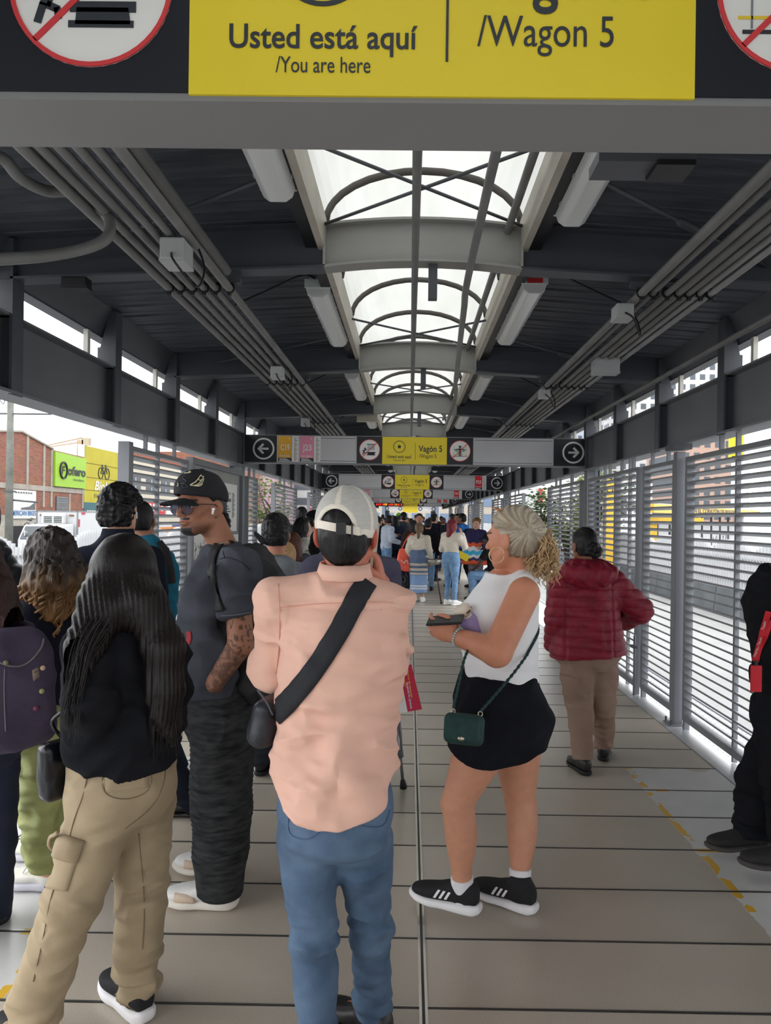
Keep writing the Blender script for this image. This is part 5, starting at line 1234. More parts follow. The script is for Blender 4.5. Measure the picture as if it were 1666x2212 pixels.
        kn = [(0, 0, .036, w_*.60, .036), (.025, 0, .046, w_*.76, .046), (.07, 0, .046, w_*.78, .046), (.12, 0, .038, w_*.84, .040), (.16, 0, .030, w_*.94, .032), (.20, 0, .025, w_*.98, .027), (.24, 0, .022, w_*.82, .021), (.27, 0, .02, w_*.42, .014)]
        kn = [(t*L/0.27, cx, cy+thick*0.75, rx, ry) for t, cx, cy, rx, ry in kn]
        v.loft(o, Rf, kn, 0.0, pw=2.4, cap=0.012); v.cone(o+fwd*0.062*L/0.27+V3(0, 0, 0.07), a+V3(0, 0, 0.01+high), 0.043, 0.043, 0.02)
        v.cut(a+V3(0, 0, 0.025+high), (0, 0, 1), 0.006); v.cut(o+V3(0, 0, thick*0.7), (0, 0, -1))
        sh = finish(v, name, m, s.root)
        v = Vol(lo_-0.09+V3(0, 0, z0+0.06), hi_+0.09+V3(0, 0, z0-0.02), h*0.8)
        kn = [(-.012, 0, thick*.66, w_*.50, thick*.42), (.02, 0, thick*.52, w_*.84, thick*.60), (.06, 0, thick*.50, w_*.90, thick*.58), (.13, 0, thick*.46, w_*.86, thick*.50), (.19, 0, thick*.48, w_*1.05, thick*.48), (.24, 0, thick*.60, w_*.88, thick*.46), (.28, 0, thick*.86, w_*.42, thick*.36)]
        v.loft(o, Rf, [(t*L/0.27, cx, cy, rx, ry) for t, cx, cy, rx, ry in kn], 0.0, pw=3, cap=0.010)
        finish(v, 'sole', sole_m or m, sh)
        if lace_m:
            for i in range(4):
                t = 0.105+i*0.022; zc = thick*0.75+0.081-0.30*(t-0.10)
                MB().tube(spline([o+(R[:, 0]*sx*0.026+fwd*t*L/0.27+V3(0, 0, zc-abs(sx)*0.018)) for sx in (-1, -0.4, 0.4, 1)], 3), 0.0035, 5).build('lace', lace_m, sh, True)
        return sh, o, R, fwd
    def hair(s, name, m, style='short', h=None, length=0.3, vol_=0.012, disp=(), col=None, extra=None, front=0.05, nape=-0.07, width=0.09, back_dir=None, it=2):
        j = s.J; c = j['head']; R = s.hR; S = s.hs; T = lambda x, y, z: c+R @ (V3(x, y, z)*S)
        v = Vol(c-V3(0.22, 0.22, 0.18+length), c+V3(0.22, 0.22, 0.2), h or s.h)
        e = vol_
        v.ell(T(0, -0.014, 0.030), V3(0.078+e, 0.099+e, 0.092+e)*S, R, 0.0)
        v.ell(T(0, -0.05, -0.03), V3(0.066+e, 0.058+e, 0.065+e)*S, R, 0.03)
        # face opening and ear line
        def facecut(x, y, z):
            px, py, pz = x-c[0], y-c[1], z-c[2]; L = [(px*R[0, i]+py*R[1, i]+pz*R[2, i])/S for i in range(3)]
            return np.minimum(front-L[1]+0*L[2], np.minimum(0.058-L[2], 10))*-1
        X, Y, Z = v.pts((slice(None),)*3); px, py, pz = X-c[0], Y-c[1], Z-c[2]; L = [(px*R[0, i]+py*R[1, i]+pz*R[2, i])/S for i in range(3)]
        if style in ('short', 'bun', 'pony', 'crop'):
            line = np.where(L[1] > -0.015, 0.0+(L[1]+0.015)*0.9, nape) if style != 'crop' else np.where(L[1] > -0.01, 0.012, nape)
            fr = np.maximum(line-L[2], -(0.058-0) + 0*L[2]) if False else line-L[2]
            v.D = np.maximum(v.D, (fr*S*0.7).astype(f32)); v.D = np.maximum(v.D, (np.minimum(L[1]-front-0.02*np.clip((L[2]-0.05)/0.03, 0, 1), 0.075-L[2])*S*0.8).astype(f32))
        else:
            v.D = np.maximum(v.D, (np.minimum(L[1]-front, 0.07-L[2])*S*0.8).astype(f32))
        if extra: extra(v, T)
        return finish(v, name, m, s.root, disp, it, col)
def strands(name, m, parent, curves, r0=0.0018, r1=0.0006, seg=4):
    mb = MB()
    for c in curves:
        n = len(c); mb.tube(c, [r0+(r1-r0)*i/(n-1) for i in range(n)], seg, cap=False)
    return mb.build(name, m, parent, True)
def hairmat(name, c, c2, scale=(220, 220, 10), rough=0.42):
    if name in _MC: return _MC[name]
    m = mat(name, c, rough, scale=1.0, c2=c2, bump=0.2, bscale=1.0, stretch=scale, spec=0.22); return m
def cap_sdf(v, T, R, S, e=0.016, brim_dir=1, low=0.012):
    v.ell(T(0, -0.008, 0.036), V3(0.080+e*0.5, 0.100+e*0.4, 0.092+e)*S, R, 0.0)
# ================================================================== PEOPLE NEARBY
from mathutils.bvhtree import BVHTree
CAMP = Vector((CX, 0, CZ))
def surf(*objs):
    Vs, Fs, k = [], [], 0
    for o in objs:
        M = mtx(o); Vs += [M @ v.co for v in o.data.vertices]; Fs += [tuple(i+k for i in p.vertices) for p in o.data.polygons]; k = len(Vs)
    return BVHTree.FromPolygons(Vs, Fs)
def onto(bv, u, v, off=0.004, Yd=3.0):
    d = (P(u, v, Yd)-CAMP).normalized(); loc, n, i, t = bv.ray_cast(CAMP, d)
    if loc is None:
        loc, n, i, t = bv.find_nearest(P(u, v, Yd))
    if n.dot(d) > 0: n = -n
    return loc+n*off
def ribbon(bv, path, wd, name, m, parent, thick=0.004, Yd=3.0, n=6):
    """a band laid over the surface along pixel points; wd is its width in pixels"""
    pp = spline([(u, v, 0) for u, v in path], n); rows = []
    for i, p in enumerate(pp):
        d = (pp[min(i+1, len(pp)-1)]-pp[max(i-1, 0)]).normalized(); q = Vector((-d.y, d.x, 0))*wd/2
        rows.append([onto(bv, p.x+q.x*t, p.y+q.y*t, 0.003, Yd) for t in (-1, -0.33, 0.33, 1)]+[onto(bv, p.x+q.x*t, p.y+q.y*t, 0.003+thick, Yd) for t in (1, 0.33, -0.33, -1)])
    mb = MB(); V = [v for r in rows for v in r]; F = []
    for i in range(len(rows)-1):
        for j in range(8): F.append((i*8+j, i*8+(j+1) % 8, (i+1)*8+(j+1) % 8, (i+1)*8+j))
    F += [tuple(range(8)), tuple(range(len(V)-8, len(V)))]
    mb.add(V, F); return mb.build(name, m, parent, True)
def cord(bv, path, r, name, m, parent, off=0.006, Yd=3.0, n=8, seg=6, braid=0):
    pts = [onto(bv, p.x, p.y, off, Yd) for p in spline([(u, v, 0) for u, v in path], n)]
    for _ in range(3): pts = [pts[0]]+[(pts[i-1]+pts[i]*2+pts[i+1])/4 for i in range(1, len(pts)-1)]+[pts[-1]]
    if braid: pts = spline(pts, 5); rs = [r*(1+0.3*math.sin(i*2.1)) for i in range(len(pts))]
    else: rs = r
    return MB().tube(pts, rs, seg).build(name, m, parent, True)
def gauss(V, c, r): return np.exp(-np.sum(((V-V3(*c))/r)**2, axis=1))
SKN = mat('skin', (196, 146, 120), 0.5, 0.10, 30, 0.06, 180, attr=True, spec=0.35)
DENIM = mat('blue_denim', (54, 76, 102), 0.85, scale=7, c2=(92, 114, 140), bump=0.25, bscale=400, crease=0.5, cscale=8)
def attr_cloth(name, rough=0.85, bump=0.2, bscale=400, var=0.12, scale=12): return mat(name, (128, 128, 128), rough, var, scale, bump, bscale, attr=True, spec=0.25)
# ------------------------------------------------ man in the pink shirt
Jm = dict(pelvis=P(722, 1800, 2.06), neck=P(748, 1256, 2.06), head=P(750, 1150, 2.07), shL=P(598, 1304, 2.06), shR=P(842, 1302, 2.07), elL=P(590, 1440, 2.16), elR=P(842, 1428, 2.24), wrL=P(690, 1475, 2.36), wrR=P(824, 1260, 2.12),
          hipL=P(662, 1820, 2.06), hipR=P(784, 1820, 2.08), knL=P(680, 2025, 2.04), knR=P(800, 1995, 2.16), anL=P(690, 2335, 2.03), anR=P(806, 2168, 2.26))
A = Fig('person', 'man in a salmon pink shirt and mesh back cap holding a phone to his ear', Jm, (0.1, 1, 0), (0, 1, 0), h=0.008, skin=(190, 118, 96), hs=0.96, sh=0.185)
A.ft = {'R': V3(-0.8, 0.6, 0), 'L': V3(-0.1, 1, 0)}
hn = unit(P(800, 1215, 2.2)-P(812, 1250, 2.2))
A.body(SKN, fine_h=0.0045, hand={'R': dict(d=V3(-0.22, -0.2, 0.95), n=V3(-0.85, -0.35, 0.1), side=V3(0.2, -0.9, -0.2), curls=[0.55, 0.6, 0.65, 0.75], thumb=0.7)},
       col=lambda V, N, C, L: np.where(((np.abs(L[:, 0]) > 0.066) & (np.abs(L[:, 2]+0.012) < 0.04))[:, None], LC(186, 92, 72), C))
PINK = mat('salmon_twill', (222, 178, 160), 0.85, 0.04, 5, 0.15, 500, spec=0.2, crease=0.35, cscale=5)
zj = lambda v: float(P(720, v, 2.0).z)
px0 = float(Jm['pelvis'].x)
kn = [(0, -.002, 0, .176, .142), (.12, -.002, 0, .177, .14), (.28, -.006, 0, .164, .125), (.42, -.004, 0, .170, .125), (.53, 0, 0, .172, .118), (.61, 0, -.005, .140, .10), (.66, 0, 0, .095, .085), (.70, 0, 0, .066, .068)]
def pink_extra(v):
    v.cone(Jm['elL'], lerp(tuple(Jm['elL']), tuple(Jm['wrL']), .35), .062, .058, .02); v.cone(lerp(tuple(Jm['elL']), tuple(Jm['wrL']), .12), lerp(tuple(Jm['elL']), tuple(Jm['wrL']), .3), .066, .062, .004)
    X, Y, Z = v.pts((slice(None),)*3); zh = zj(1770)+0.098*np.minimum(np.abs(X-px0)/0.165, 1.1)**3
    v.D = np.maximum(v.D, (zh-Z+0*Y).astype(f32)*0.8)
zyoke = zj(1308)
def yoke(V, N):
    d = (V[:, 2]-(zyoke+0.008*np.cos((V[:, 0]-px0)*8))); m = np.clip((0.168-np.abs(V[:, 0]-px0))/0.03, 0, 1)*np.clip((2.06-V[:, 1])/.03, 0, 1)
    return m*(0.003*np.exp(-(d/0.006)**2)-0.002*np.exp(-((d+0.012)/0.004)**2))
def drape(V, N):
    back = np.clip((2.08-V[:, 1])/0.05, 0, 1); t = np.clip((V[:, 2]-0.78)/0.6, 0, 1)
    a = np.sin((V[:, 2]*1.0+0.45*(V[:, 0]-px0)+0.03*vnoise(V*6, 3))*70)*np.clip(1-np.abs(t-0.62)*4, 0, 1)*0.5
    w_ = np.sin((V[:, 2]*0.55+0.75*np.abs(V[:, 0]-px0-0.02)+0.05*vnoise(V*5, 8))*48)*np.clip(1-np.abs(t-0.2)*3.4, 0, 1)
    return 0.011*back*(a+w_)
armL = lambda V: np.clip(1-np.abs(V[:, 0]-Jm['shL'].x+0.02)/0.07, 0, 1)
shirt = A.top('shirt', PINK, 0.016, (.054, .060, .055), 'wrist', -0.02, kn=kn, disp=[yoke, drape, folds(0.014, (5, 5, 14), 2, warp=1.0), folds(0.005, (10, 10, 22), 7, warp=1.2), folds(0.011, (8, 8, 24), 5, mask=lambda V: np.clip(1-np.abs(V[:, 0]-Jm['shL'].x+0.02)/0.06, 0, 1)), folds(0.009, (8, 8, 22), 6, mask=lambda V: np.clip((V[:, 0]-Jm['shR'].x+0.02)/0.04, 0, 1))], h=0.0045, extra=pink_extra, hem_n=V3(0, 0, -1), sl_ext=-0.68, it=2, k=0.03)
# collar: a folded band round the neck
def collar(par, c, rx, ry, hgt, m, name='collar', tilt=0.0, flare=0.012, gap=0.9):
    mb = MB(); n = 36; rows = [(0, hgt*0.55, 0), (0.004, hgt, 0), (0.010, hgt, 0), (0.010+flare, 0.0, 0), (0.004+flare, -0.002, 0)]
    for i in range(n+1):
        t = PI*1.5-PI*gap+2*PI*gap*i/n
        for o, z, _ in rows: mb.V.append((c[0]+(rx+o)*math.cos(t), c[1]+(ry+o)*math.sin(t), c[2]+z+tilt*math.sin(t)))
    k = len(rows)
    for i in range(n):
        for j in range(k): mb.F.append((i*k+j, i*k+(j+1) % k, (i+1)*k+(j+1) % k, (i+1)*k+j)); mb.mi.append(0)
    return mb.build(name, m, par, True)
nk = P(745, 1246, 2.06); collar(shirt, (nk.x, nk.y, nk.z), 0.060, 0.062, 0.040, PINK, tilt=0.006)
bvA = surf(shirt)
for path in ([(601, 1262), (604, 1320), (603, 1400), (596, 1455)],): cord(bvA, path, 0.0022, 'seam', mat('salmon_thread', (214, 160, 140), 0.8), shirt, 0.001, 2.0)
cord(bvA, [(606, 1312), (690, 1304), (760, 1302), (850, 1302)], 0.0018, 'seam', mat('salmon_thread', (214, 160, 140), 0.8), shirt, 0.001, 2.0)
jeans = A.pants('jeans', DENIM, 0.010, (.084, .062, .052), top=0.17, ext=0.08, h=0.005, kn=[(-.05, 0, 0, .11, .09), (0, 0, 0, .156, .12), (.08, 0, 0, .158, .12), (.14, 0, 0, .15, .115), (.2, 0, 0, .13, .10)],
    disp=[folds(0.008, (6, 6, 12), 11, warp=1.2), folds(0.011, (7, 7, 24), 12, mask=lambda V: np.clip(1-np.abs(V[:, 2]-0.44)/0.14, 0, 1)), folds(0.012, (8, 8, 26), 13, mask=lambda V: np.clip((0.26-V[:, 2])/0.12, 0, 1))])
bvJ = surf(jeans)
for path in ([(624, 1768), (628, 1802), (668, 1812), (712, 1778)], [(778, 1770), (782, 1784), (826, 1784), (842, 1750)]):
    cord(bvJ, path, 0.0018, 'pocket_seam', mat('denim_thread', (70, 90, 120), 0.8), jeans, 0.001, 2.0)
LEATH = mat('black_leather', (34, 32, 32), 0.35, 0.2, 12, 0.1, 60)
for q in 'LR': A.shoe(q, LEATH, mat('black_rubber', (20, 20, 22), 0.6), h=0.006, lace_m=BLACKP)
A.hair('hair', hairmat('black_hair', (14, 13, 15), (34, 32, 34)), 'short', h=0.005, vol_=0.003, nape=-0.112, disp=[folds(0.003, (60, 60, 20), 21)])
# trucker cap: crown with a rear opening, strap, button and a peak on the far side
def trucker():
    c = A.J['head']; R = A.hR; S = A.hs; T = lambda x, y, z: c+R @ (V3(x, y, z)*S)
    v = Vol(c-0.19, c+0.19, 0.003); v.ell(T(0, -0.010, 0.030), V3(0.091, 0.114, 0.108)*S, R); v.ell(T(0, -0.010, 0.028), V3(0.083, 0.105, 0.100)*S, R, 0.0, 'd')
    v.cut(T(0, -0.1, 0.0), R @ V3(-0.16, -0.06, -1))
    o = T(-0.014, -0.12, 0.005); v.ell(o, V3(0.052, 0.09, 0.062)*S, R, 0.004, 'd')
    grey, cream = LC(196, 194, 188), LC(232, 224, 210)
    def cf(V, N):
        L = (V-c) @ R/S; a = np.arctan2(L[:, 0]+0.01, -(L[:, 1]+0.01)); C = np.repeat(grey[None], len(V), 0)
        for s_ in (-1.15, 0.02, 1.1): C[np.abs(a-s_) < 0.075] = cream
        C[(L[:, 2] < 0.022-0.16*L[:, 0]) | (L[:, 1] > 0.03)] = cream; C[np.hypot((L[:, 0]+0.014)/0.064, (L[:, 2]-0.005)/0.076) < 1.0] = cream; return C
    cap = finish(v, 'cap', mat('cap_mesh', (200, 200, 196), 0.8, 0.14, 1.0, 0.12, 1.0, attr=True, stretch=(60, 60, 330)), A.root, col=cf)
    for k in (-1, 1): pass
    b = T(0.002, -0.012, 0.134); MB().tube([b-V3(0, 0, .004), b+V3(0, 0, .004)], [0.013, 0.009], 12).build('button', BLACKP, cap, True)
    v = Vol(c-0.25+V3(0, .1, 0), c+V3(0.2, 0.3, 0.1), 0.006); v.ell(T(0, 0.125, 0.004), V3(0.075, 0.085, 0.008)*S, R); v.ell(T(0, 0.02, 0.0), V3(0.076, 0.09, 0.05)*S, R, 0, 'd'); finish(v, 'peak', mat('cream_twill', (230, 222, 208), 0.8), cap)
    pts = [T(0.092*math.sin(a), -0.012-0.114*math.cos(a), 0.014-0.16*0.09*math.sin(a)) for a in np.linspace(-0.80, 0.62, 14)]
    mb = MB(); V = []
    for i, p in enumerate(pts):
        n = unit(p-T(0, -0.012, 0)); V += [p+V3(0, 0, .011), p+n*.003+V3(0, 0, .011), p+n*.003-V3(0, 0, .011), p-V3(0, 0, .011)]
    mb.add(V, [(i*4+j, i*4+(j+1) % 4, i*4+4+(j+1) % 4, i*4+4+j) for i in range(13) for j in range(4)]); mb.build('strap', mat('cream_twill', (230, 222, 208), 0.8), cap)
    p = pts[8]; MB().box(p[0]-.013, p[0]+.013, p[1]-.009, p[1]+.004, p[2]-.016, p[2]+.016).build('strap_slide', BLACKP, cap); p = pts[11]; MB().box(p[0]-.002, p[0]+.002, p[1]-.009, p[1]+.004, p[2]-.018, p[2]+.018).build('strap_loop', BLACKP, cap)
trucker()
# phone at his ear
def slab(name, label, c, ax_, ay_, az_, hs, m, cat='phone', case=None):
    R = np.stack([unit(ax_), unit(ay_), unit(az_)], 1); t = thing(name, label, cat, tuple(c)); M4 = Matrix([list(R[i])+[c[i]] for i in range(3)]+[[0, 0, 0, 1]])
    MB().box(-hs[0], hs[0], -hs[1], hs[1], -hs[2], hs[2], T=M4).build('body', m, t, bevel=0.004)
    MB().box(-hs[0]*0.94, hs[0]*0.94, -hs[1]*0.96, hs[1]*0.96, hs[2], hs[2]+0.0008, T=M4).build('screen', case or BLACKP, t); return t
slab('phone', 'black phone in a pale patterned case at the ear of the man in pink', V3(*P(808, 1190, 2.10)), V3(0.1, 0.95, 0.3), V3(0.1, -0.25, 0.95), V3(-1, 0, 0.1), (0.036, 0.074, 0.005), mat('phone_case', (176, 168, 150), 0.5, 0.25, 40))
# sling bag
t = thing('sling_bag', 'black sling bag worn across the back of the man in pink', 'bag', tuple(P(575, 1545, 2.1)))
ribbon(bvA, [(794, 1256), (772, 1290), (728, 1372), (676, 1452), (628, 1512), (592, 1548)], 45, 'strap', mat('black_webbing', (30, 31, 36), 0.75, 0.1, 1, 0.3, 1, stretch=(500, 500, 80)), t, 0.003, 2.0)
v = Vol(V3(*P(588, 1545, 2.12))-0.16, V3(*P(588, 1545, 2.12))+0.16, 0.006); R = frame((0.35, 1, 0), (0.22, 0, 1)); c = V3(*P(590, 1548, 2.10))
v.box(c, (0.032, 0.088, 0.064), R, 0.028); v.ell(c+V3(-0.012, -0.03, -0.03), (0.028, 0.06, 0.042), R, 0.03); finish(v, 'pouch', mat('black_nylon', (36, 38, 46), 0.45, 0.15, 10, 0.15, 90), t, [folds(0.004, (14, 14, 14), 4)])
MB().tube(spline([P(556, 1490, 2.02), P(575, 1515, 2.0), P(590, 1545, 1.995)], 5), 0.003, 6).build('zip', mat('zip_grey', (70, 72, 80), 0.4), t, True)
# ------------------------------------------------ blonde woman in white tank top and black shorts
fB = V3(-0.93, 0.37, 0)
Jb = dict(pelvis=P(1082, 1605, 3.0), neck=P(1132, 1232, 2.99), head=P(1106, 1162, 2.97), shL=P(1132, 1283, 2.83), shR=P(1112, 1285, 3.16), elL=P(1074, 1408, 2.74), elR=P(1062, 1405, 3.20), wrL=P(984, 1374, 2.84), wrR=P(1002, 1368, 3.02),
          hipL=P(1048, 1590, 2.90), hipR=P(1114, 1585, 3.08), knL=P(987, 1735, 2.90), knR=P(1124, 1735, 3.10), anL=P(1000, 1920, 2.95), anR=P(1124, 1905, 3.04))
B = Fig('person', 'blonde woman in a white tank top and black shorts looking at her phone', Jb, (-0.80, 0.6, -0.05), fB, (-0.9, 0.43, 0), h=0.008, kind='f', fat=1.2, sh=0.19, skin=(204, 146, 118), hs=1.0)
B.ft = {'L': V3(-0.9, 0.42, 0), 'R': V3(-0.82, 0.57, 0)}
nB = unit(np.cross(fB, (0, 0, 1)))   # her right
B.body(SKN, face=True, fine_h=0.004, thin=0.85, armr=(0.062, 0.057, 0.031), legr=(0.116, 0.060, 0.036), bare_legs=True,
       hand={'L': dict(d=unit(V3(-0.9, 0.2, 0.28)), n=unit(V3(0.1, 0.8, 0.4)), side=V3(0, -0.3, 1), curls=[0.55, 0.7, 0.8, 0.9], thumb=0.6), 'R': dict(d=unit(V3(-0.8, -0.5, 0.1)), n=V3(0, -0.9, 0.2), side=V3(0, 0, 1), curls=[.6, .7, .8, .9])},
       col=lambda V, N, C, L: C*np.array([1, 0.88, 0.84])**np.clip((V[:, 2]-1.0)/0.12, 0, 1)[:, None])
TANK = mat('white_rib_knit', (236, 236, 238), 0.9, 0.03, 4, 0.1, 300, crease=0.15, cscale=6)
kn = [(.20, .0, .0, .175, .150), (.32, 0, .005, .168, .150), (.42, 0, .018, .168, .160), (.52, 0, .024, .172, .165), (.60, 0, .0, .150, .135), (.67, 0, -.005, .09, .09), (.71, 0, 0, .07, .075)]
def tank_x(v):
    for q, s_ in (('L', -1), ('R', 1)):
        j = B.J; v.cone(j['sh'+q]+nB*s_*0.012+V3(0, 0, 0.06), j['sh'+q]+nB*s_*0.05-V3(0, 0, 0.05)+fB*0.015, 0.072, 0.066, 0.01, 'd')
    v.ell(B.J['neck']+fB*0.075+V3(0, 0, 0.02), (0.085, 0.085, 0.075), None, 0.01, 'd')
tank = B.top('tank_top', TANK, 0.006, upto='none', hem=0.245, kn=kn, extra=tank_x, h=0.006, disp=[folds(0.006, (4, 4, 16), 31, mask=lambda V: np.clip((1.25-V[:, 2])/0.2, 0, 1))], neck=0.0, hem_n=V3(0, 0, -1))
SHORT = mat('black_crepe', (26, 27, 33), 0.9, 0.12, 8, 0.3, 160, spec=0.1, crease=0.4, cscale=7)
pz = float(Jb['pelvis'].z)
def shorts():
    j = B.J; v = B.vol(['pelvis', 'hipL', 'hipR', 'knL', 'knR'], 0.26, 0.007)
    v.loft(j['pelvis'], frame(B.pd), [(-.06, 0, .02, .175, .17), (.02, 0, -.0, .20, .195), (.10, 0, -.008, .207, .199), (.18, 0, 0, .195, .185), (.25, 0, .008, .178, .158), (.285, 0, .01, .17, .150)])
    v.cone(j['hipL'], lerp(j['hipL'], j['knL'], .5), .125, .122, .03); v.cone(j['hipR'], lerp(j['hipR'], j['knR'], .5)-V3(.02, 0, 0), .112, .098, .03)
    X, Y, Z = v.pts((slice(None),)*3); xc = float(j['pelvis'][0]); t = (X-xc)
    zh = float(P(1080, 1640, 2.95).z)+0.055*np.clip(np.abs(t+0.0)/0.2, 0, 1.3)**2+0.02*np.exp(-((t-0.13)/0.03)**2); v.D = np.maximum(v.D, ((zh-Z)*0.8+0*Y).astype(f32))
    return finish(v, 'shorts', SHORT, B.root, [folds(0.012, (10, 10, 4), 33, mask=lambda V: np.clip((V[:, 2]-pz+0.05)/0.2, 0.3, 1)), folds(0.008, (7, 7, 7), 34)])
shorts_o = shorts()
WHT = mat('white_foam', (232, 230, 232), 0.6, 0.03, 10)
BKM = mat('black_mesh_upper', (26, 27, 30), 0.8, 0.15, 60, 0.2, 300)
def trainer(F_, q, sock=True, stripes=True):
    sh, o, R, fwd = F_.shoe(q, BKM, WHT, h=0.0045, thick=0.040, width=0.05, L=0.285, lace_m=BLACKP, high=0.01)
    if stripes:
        bv = surf(sh); mb = MB()
        for i in range(3):
            row = []
            for t in (0, 0.5, 1):
                for w_ in (0, 0.011):
                    p = V3(*o)+fwd*(0.10+i*0.022+t*0.020+w_)*1.0-fwd*0.0+V3(0, 0, 0.082-0.034*t); p = p+R[:, 0]*(-0.08)
                    loc, n, k, d = bv.ray_cast(Vector(p), Vector(R[:, 0])); loc = loc if loc is not None else Vector(p+R[:, 0]*0.045); row.append(loc-Vector(R[:, 0])*0.0025)
            mb.add(row, [(0, 1, 3, 2), (2, 3, 5, 4)])
        mb.build('stripe', WHT, sh)
    if sock:
        a = F_.J['an'+q]; up = unit(F_.J['kn'+q]-a); v = Vol(a-0.1, a+0.13, 0.005); v.cone(a-V3(0, 0, .03), a+up*0.055, .042, .046); v.cut(a+up*0.052, up); finish(v, 'sock', mat('white_sock', (228, 226, 230), 0.9, 0.04, 20, 0.3, 300), F_.root)
for q in 'LR': trainer(B, q)
# hair drawn back into a curly tail
HB = hairmat('ash_blonde_hair', (198, 186, 164), (112, 98, 80), (9, 150, 150)); HT = hairmat('golden_curls', (214, 184, 142), (160, 128, 90), (60, 60, 30))
def hb_x(v, T):
    v.cone(T(0, -0.06, 0.06), T(0.02, -0.105, 0.03), .05, .035, .03)
def swirl(c, R, amp=0.004, f=70):
    def fn(V, N):
        L = (V-c) @ R; a = np.arctan2(L[:, 2]-0.02, L[:, 1]+0.11); r = np.hypot(L[:, 0], L[:, 2]-.02); return amp*np.sin(a*34+vnoise(V*14, 4)*4)*np.clip(r*14, .2, 1)+0.004*(vnoise(V*np.array([14, 90, 90]), 8)-.5)
    return fn
def hb_col(V, N):
    L = (V-B.J['head']) @ B.hR; a = np.arctan2(L[:, 2]-0.03, L[:, 1]+0.105); r = np.hypot(L[:, 1]+.105, L[:, 2]-.03)
    n = vnoise(np.stack([a*16, r*6, np.sign(L[:, 0])*3+L[:, 0]*8], 1), 5)*.6+vnoise(np.stack([a*44, r*8, L[:, 0]*10], 1), 6)*.4; lo = np.clip((-L[:, 2]+.0)/.07, 0, 1)*.75
    t = np.clip(n*1.3-.15+lo*.6, 0, 1)[:, None]; return LC(212, 202, 182)*(1-t)+LC(118, 102, 82)*t
B.hair('hair', mat('silver_blonde_hair', (128, 128, 128), 0.45, 0.1, 40, 0.0, attr=True, spec=.25), 'bun', h=0.004, vol_=0.008, nape=-0.075, front=0.066, extra=hb_x, disp=[swirl(B.J['head'], B.hR, .0035)], col=hb_col)
rr = random.Random(4); curls = []; hc = P(1140, 1152, 2.97)
for i in range(230):
    a = rr.uniform(0, 2*PI); st = hc+Vector((rr.uniform(-.02, .03), rr.uniform(-.035, .035), rr.uniform(-.03, .03))); L_ = rr.uniform(0.12, 0.20); w_ = rr.uniform(0.006, 0.014); ph = rr.uniform(0, 6); out = Vector((rr.uniform(-0.012, 0.085), rr.uniform(-.07, .06), 0)); f = rr.uniform(3, 5.0)
    curls.append([st+out*min(1, t*2.2)*(1+0.2*t)+Vector((w_*math.sin(ph+f*t*6)*min(1, t*4), w_*math.cos(ph+f*t*6)*min(1, t*4), 0.03*math.sin(min(t*5, PI))-L_*t)) for t in [k/16 for k in range(17)]])
tail = strands('ponytail', HT, B.root, curls, 0.0042, 0.0014, 5)
v = Vol(V3(*hc)-V3(.12, .12, .2), V3(*hc)+.12, 0.006); v.cone(V3(*hc), V3(*hc)+V3(.035, -.01, -.10), .042, .034); finish(v, 'ponytail_core', HT, tail, [folds(0.012, (40, 40, 14), 9)])
MB().tube([hc+Vector((-.012, .03*math.cos(q)-.01, .03*math.sin(q))) for q in np.linspace(0, 2*PI, 14)], 0.008, 6).build('hair_tie', mat('brown_hair_tie', (92, 50, 44), 0.8), B.root, True)
sg = thing('sunglasses', 'tan rimmed sunglasses pushed up on the blonde hair', 'sunglasses', tuple(P(1100, 1098, 2.97))); q0 = V3(*P(1100, 1100, 2.97))
rB = B.hR; 
for k in (-1, 1):
    c0 = B.J['head']+rB @ V3(k*0.034, 0.035, 0.120); pts = [c0+rB @ V3(0.029*math.cos(a), 0.022*math.sin(a), 0.006*math.sin(a)-0.004*abs(k)) for a in np.linspace(0, 2*PI, 18)]; rm = MB().tube(pts, 0.003, 5).build('rim', mat('tan_rim', (206, 150, 110), 0.4), sg, True)
    MB().add([tuple(p) for p in pts[:-1]], [tuple(range(17))]).build('lens', mat('amber_lens', (150, 100, 66), 0.15), sg); MB().tube([B.J['head']+rB @ V3(k*0.063, 0.035, 0.118), B.J['head']+rB @ V3(k*0.088, -0.03, 0.07), B.J['head']+rB @ V3(k*0.086, -0.05, 0.04)], 0.002, 5).build('temple', mat('tan_rim', (206, 150, 110), 0.4), sg, True)
ec = V3(*P(1073, 1199, 2.88)); MB().tube([ec+V3(0.030*math.cos(a), 0.008*math.cos(a), 0.031*math.sin(a)) for a in np.linspace(0, 2*PI, 28)], 0.0018, 6).build('hoop_earring', mat('pale_gold', (226, 196, 150), 0.3, metal=0.7), B.root, True)
wv = lerp(B.J['elL'], B.J['wrL'], 0.93); wd_ = unit(B.J['wrL']-B.J['elL']); wr_ = frame(wd_)
bl = MB()
for i in range(22):
    a = 2*PI*i/22; p = wv+wr_ @ V3(.036*math.cos(a), 0, .036*math.sin(a)); bl.tube([p-wd_*.004, p, p+wd_*.004], [.003, .0055, .003], 6)
bl.build('bead_bracelet', mat('pale_teal_beads', (176, 206, 206), 0.4, 0.2, 90), B.root, True)
slab('phone', 'black phone held by the blonde woman in front of her bottle', V3(*P(962, 1340, 2.84)), V3(0.2, 0.9, 0.3), V3(-0.95, 0.25, -0.1), V3(0.1, -0.3, 0.95), (0.036, 0.070, 0.005), BLACKP)
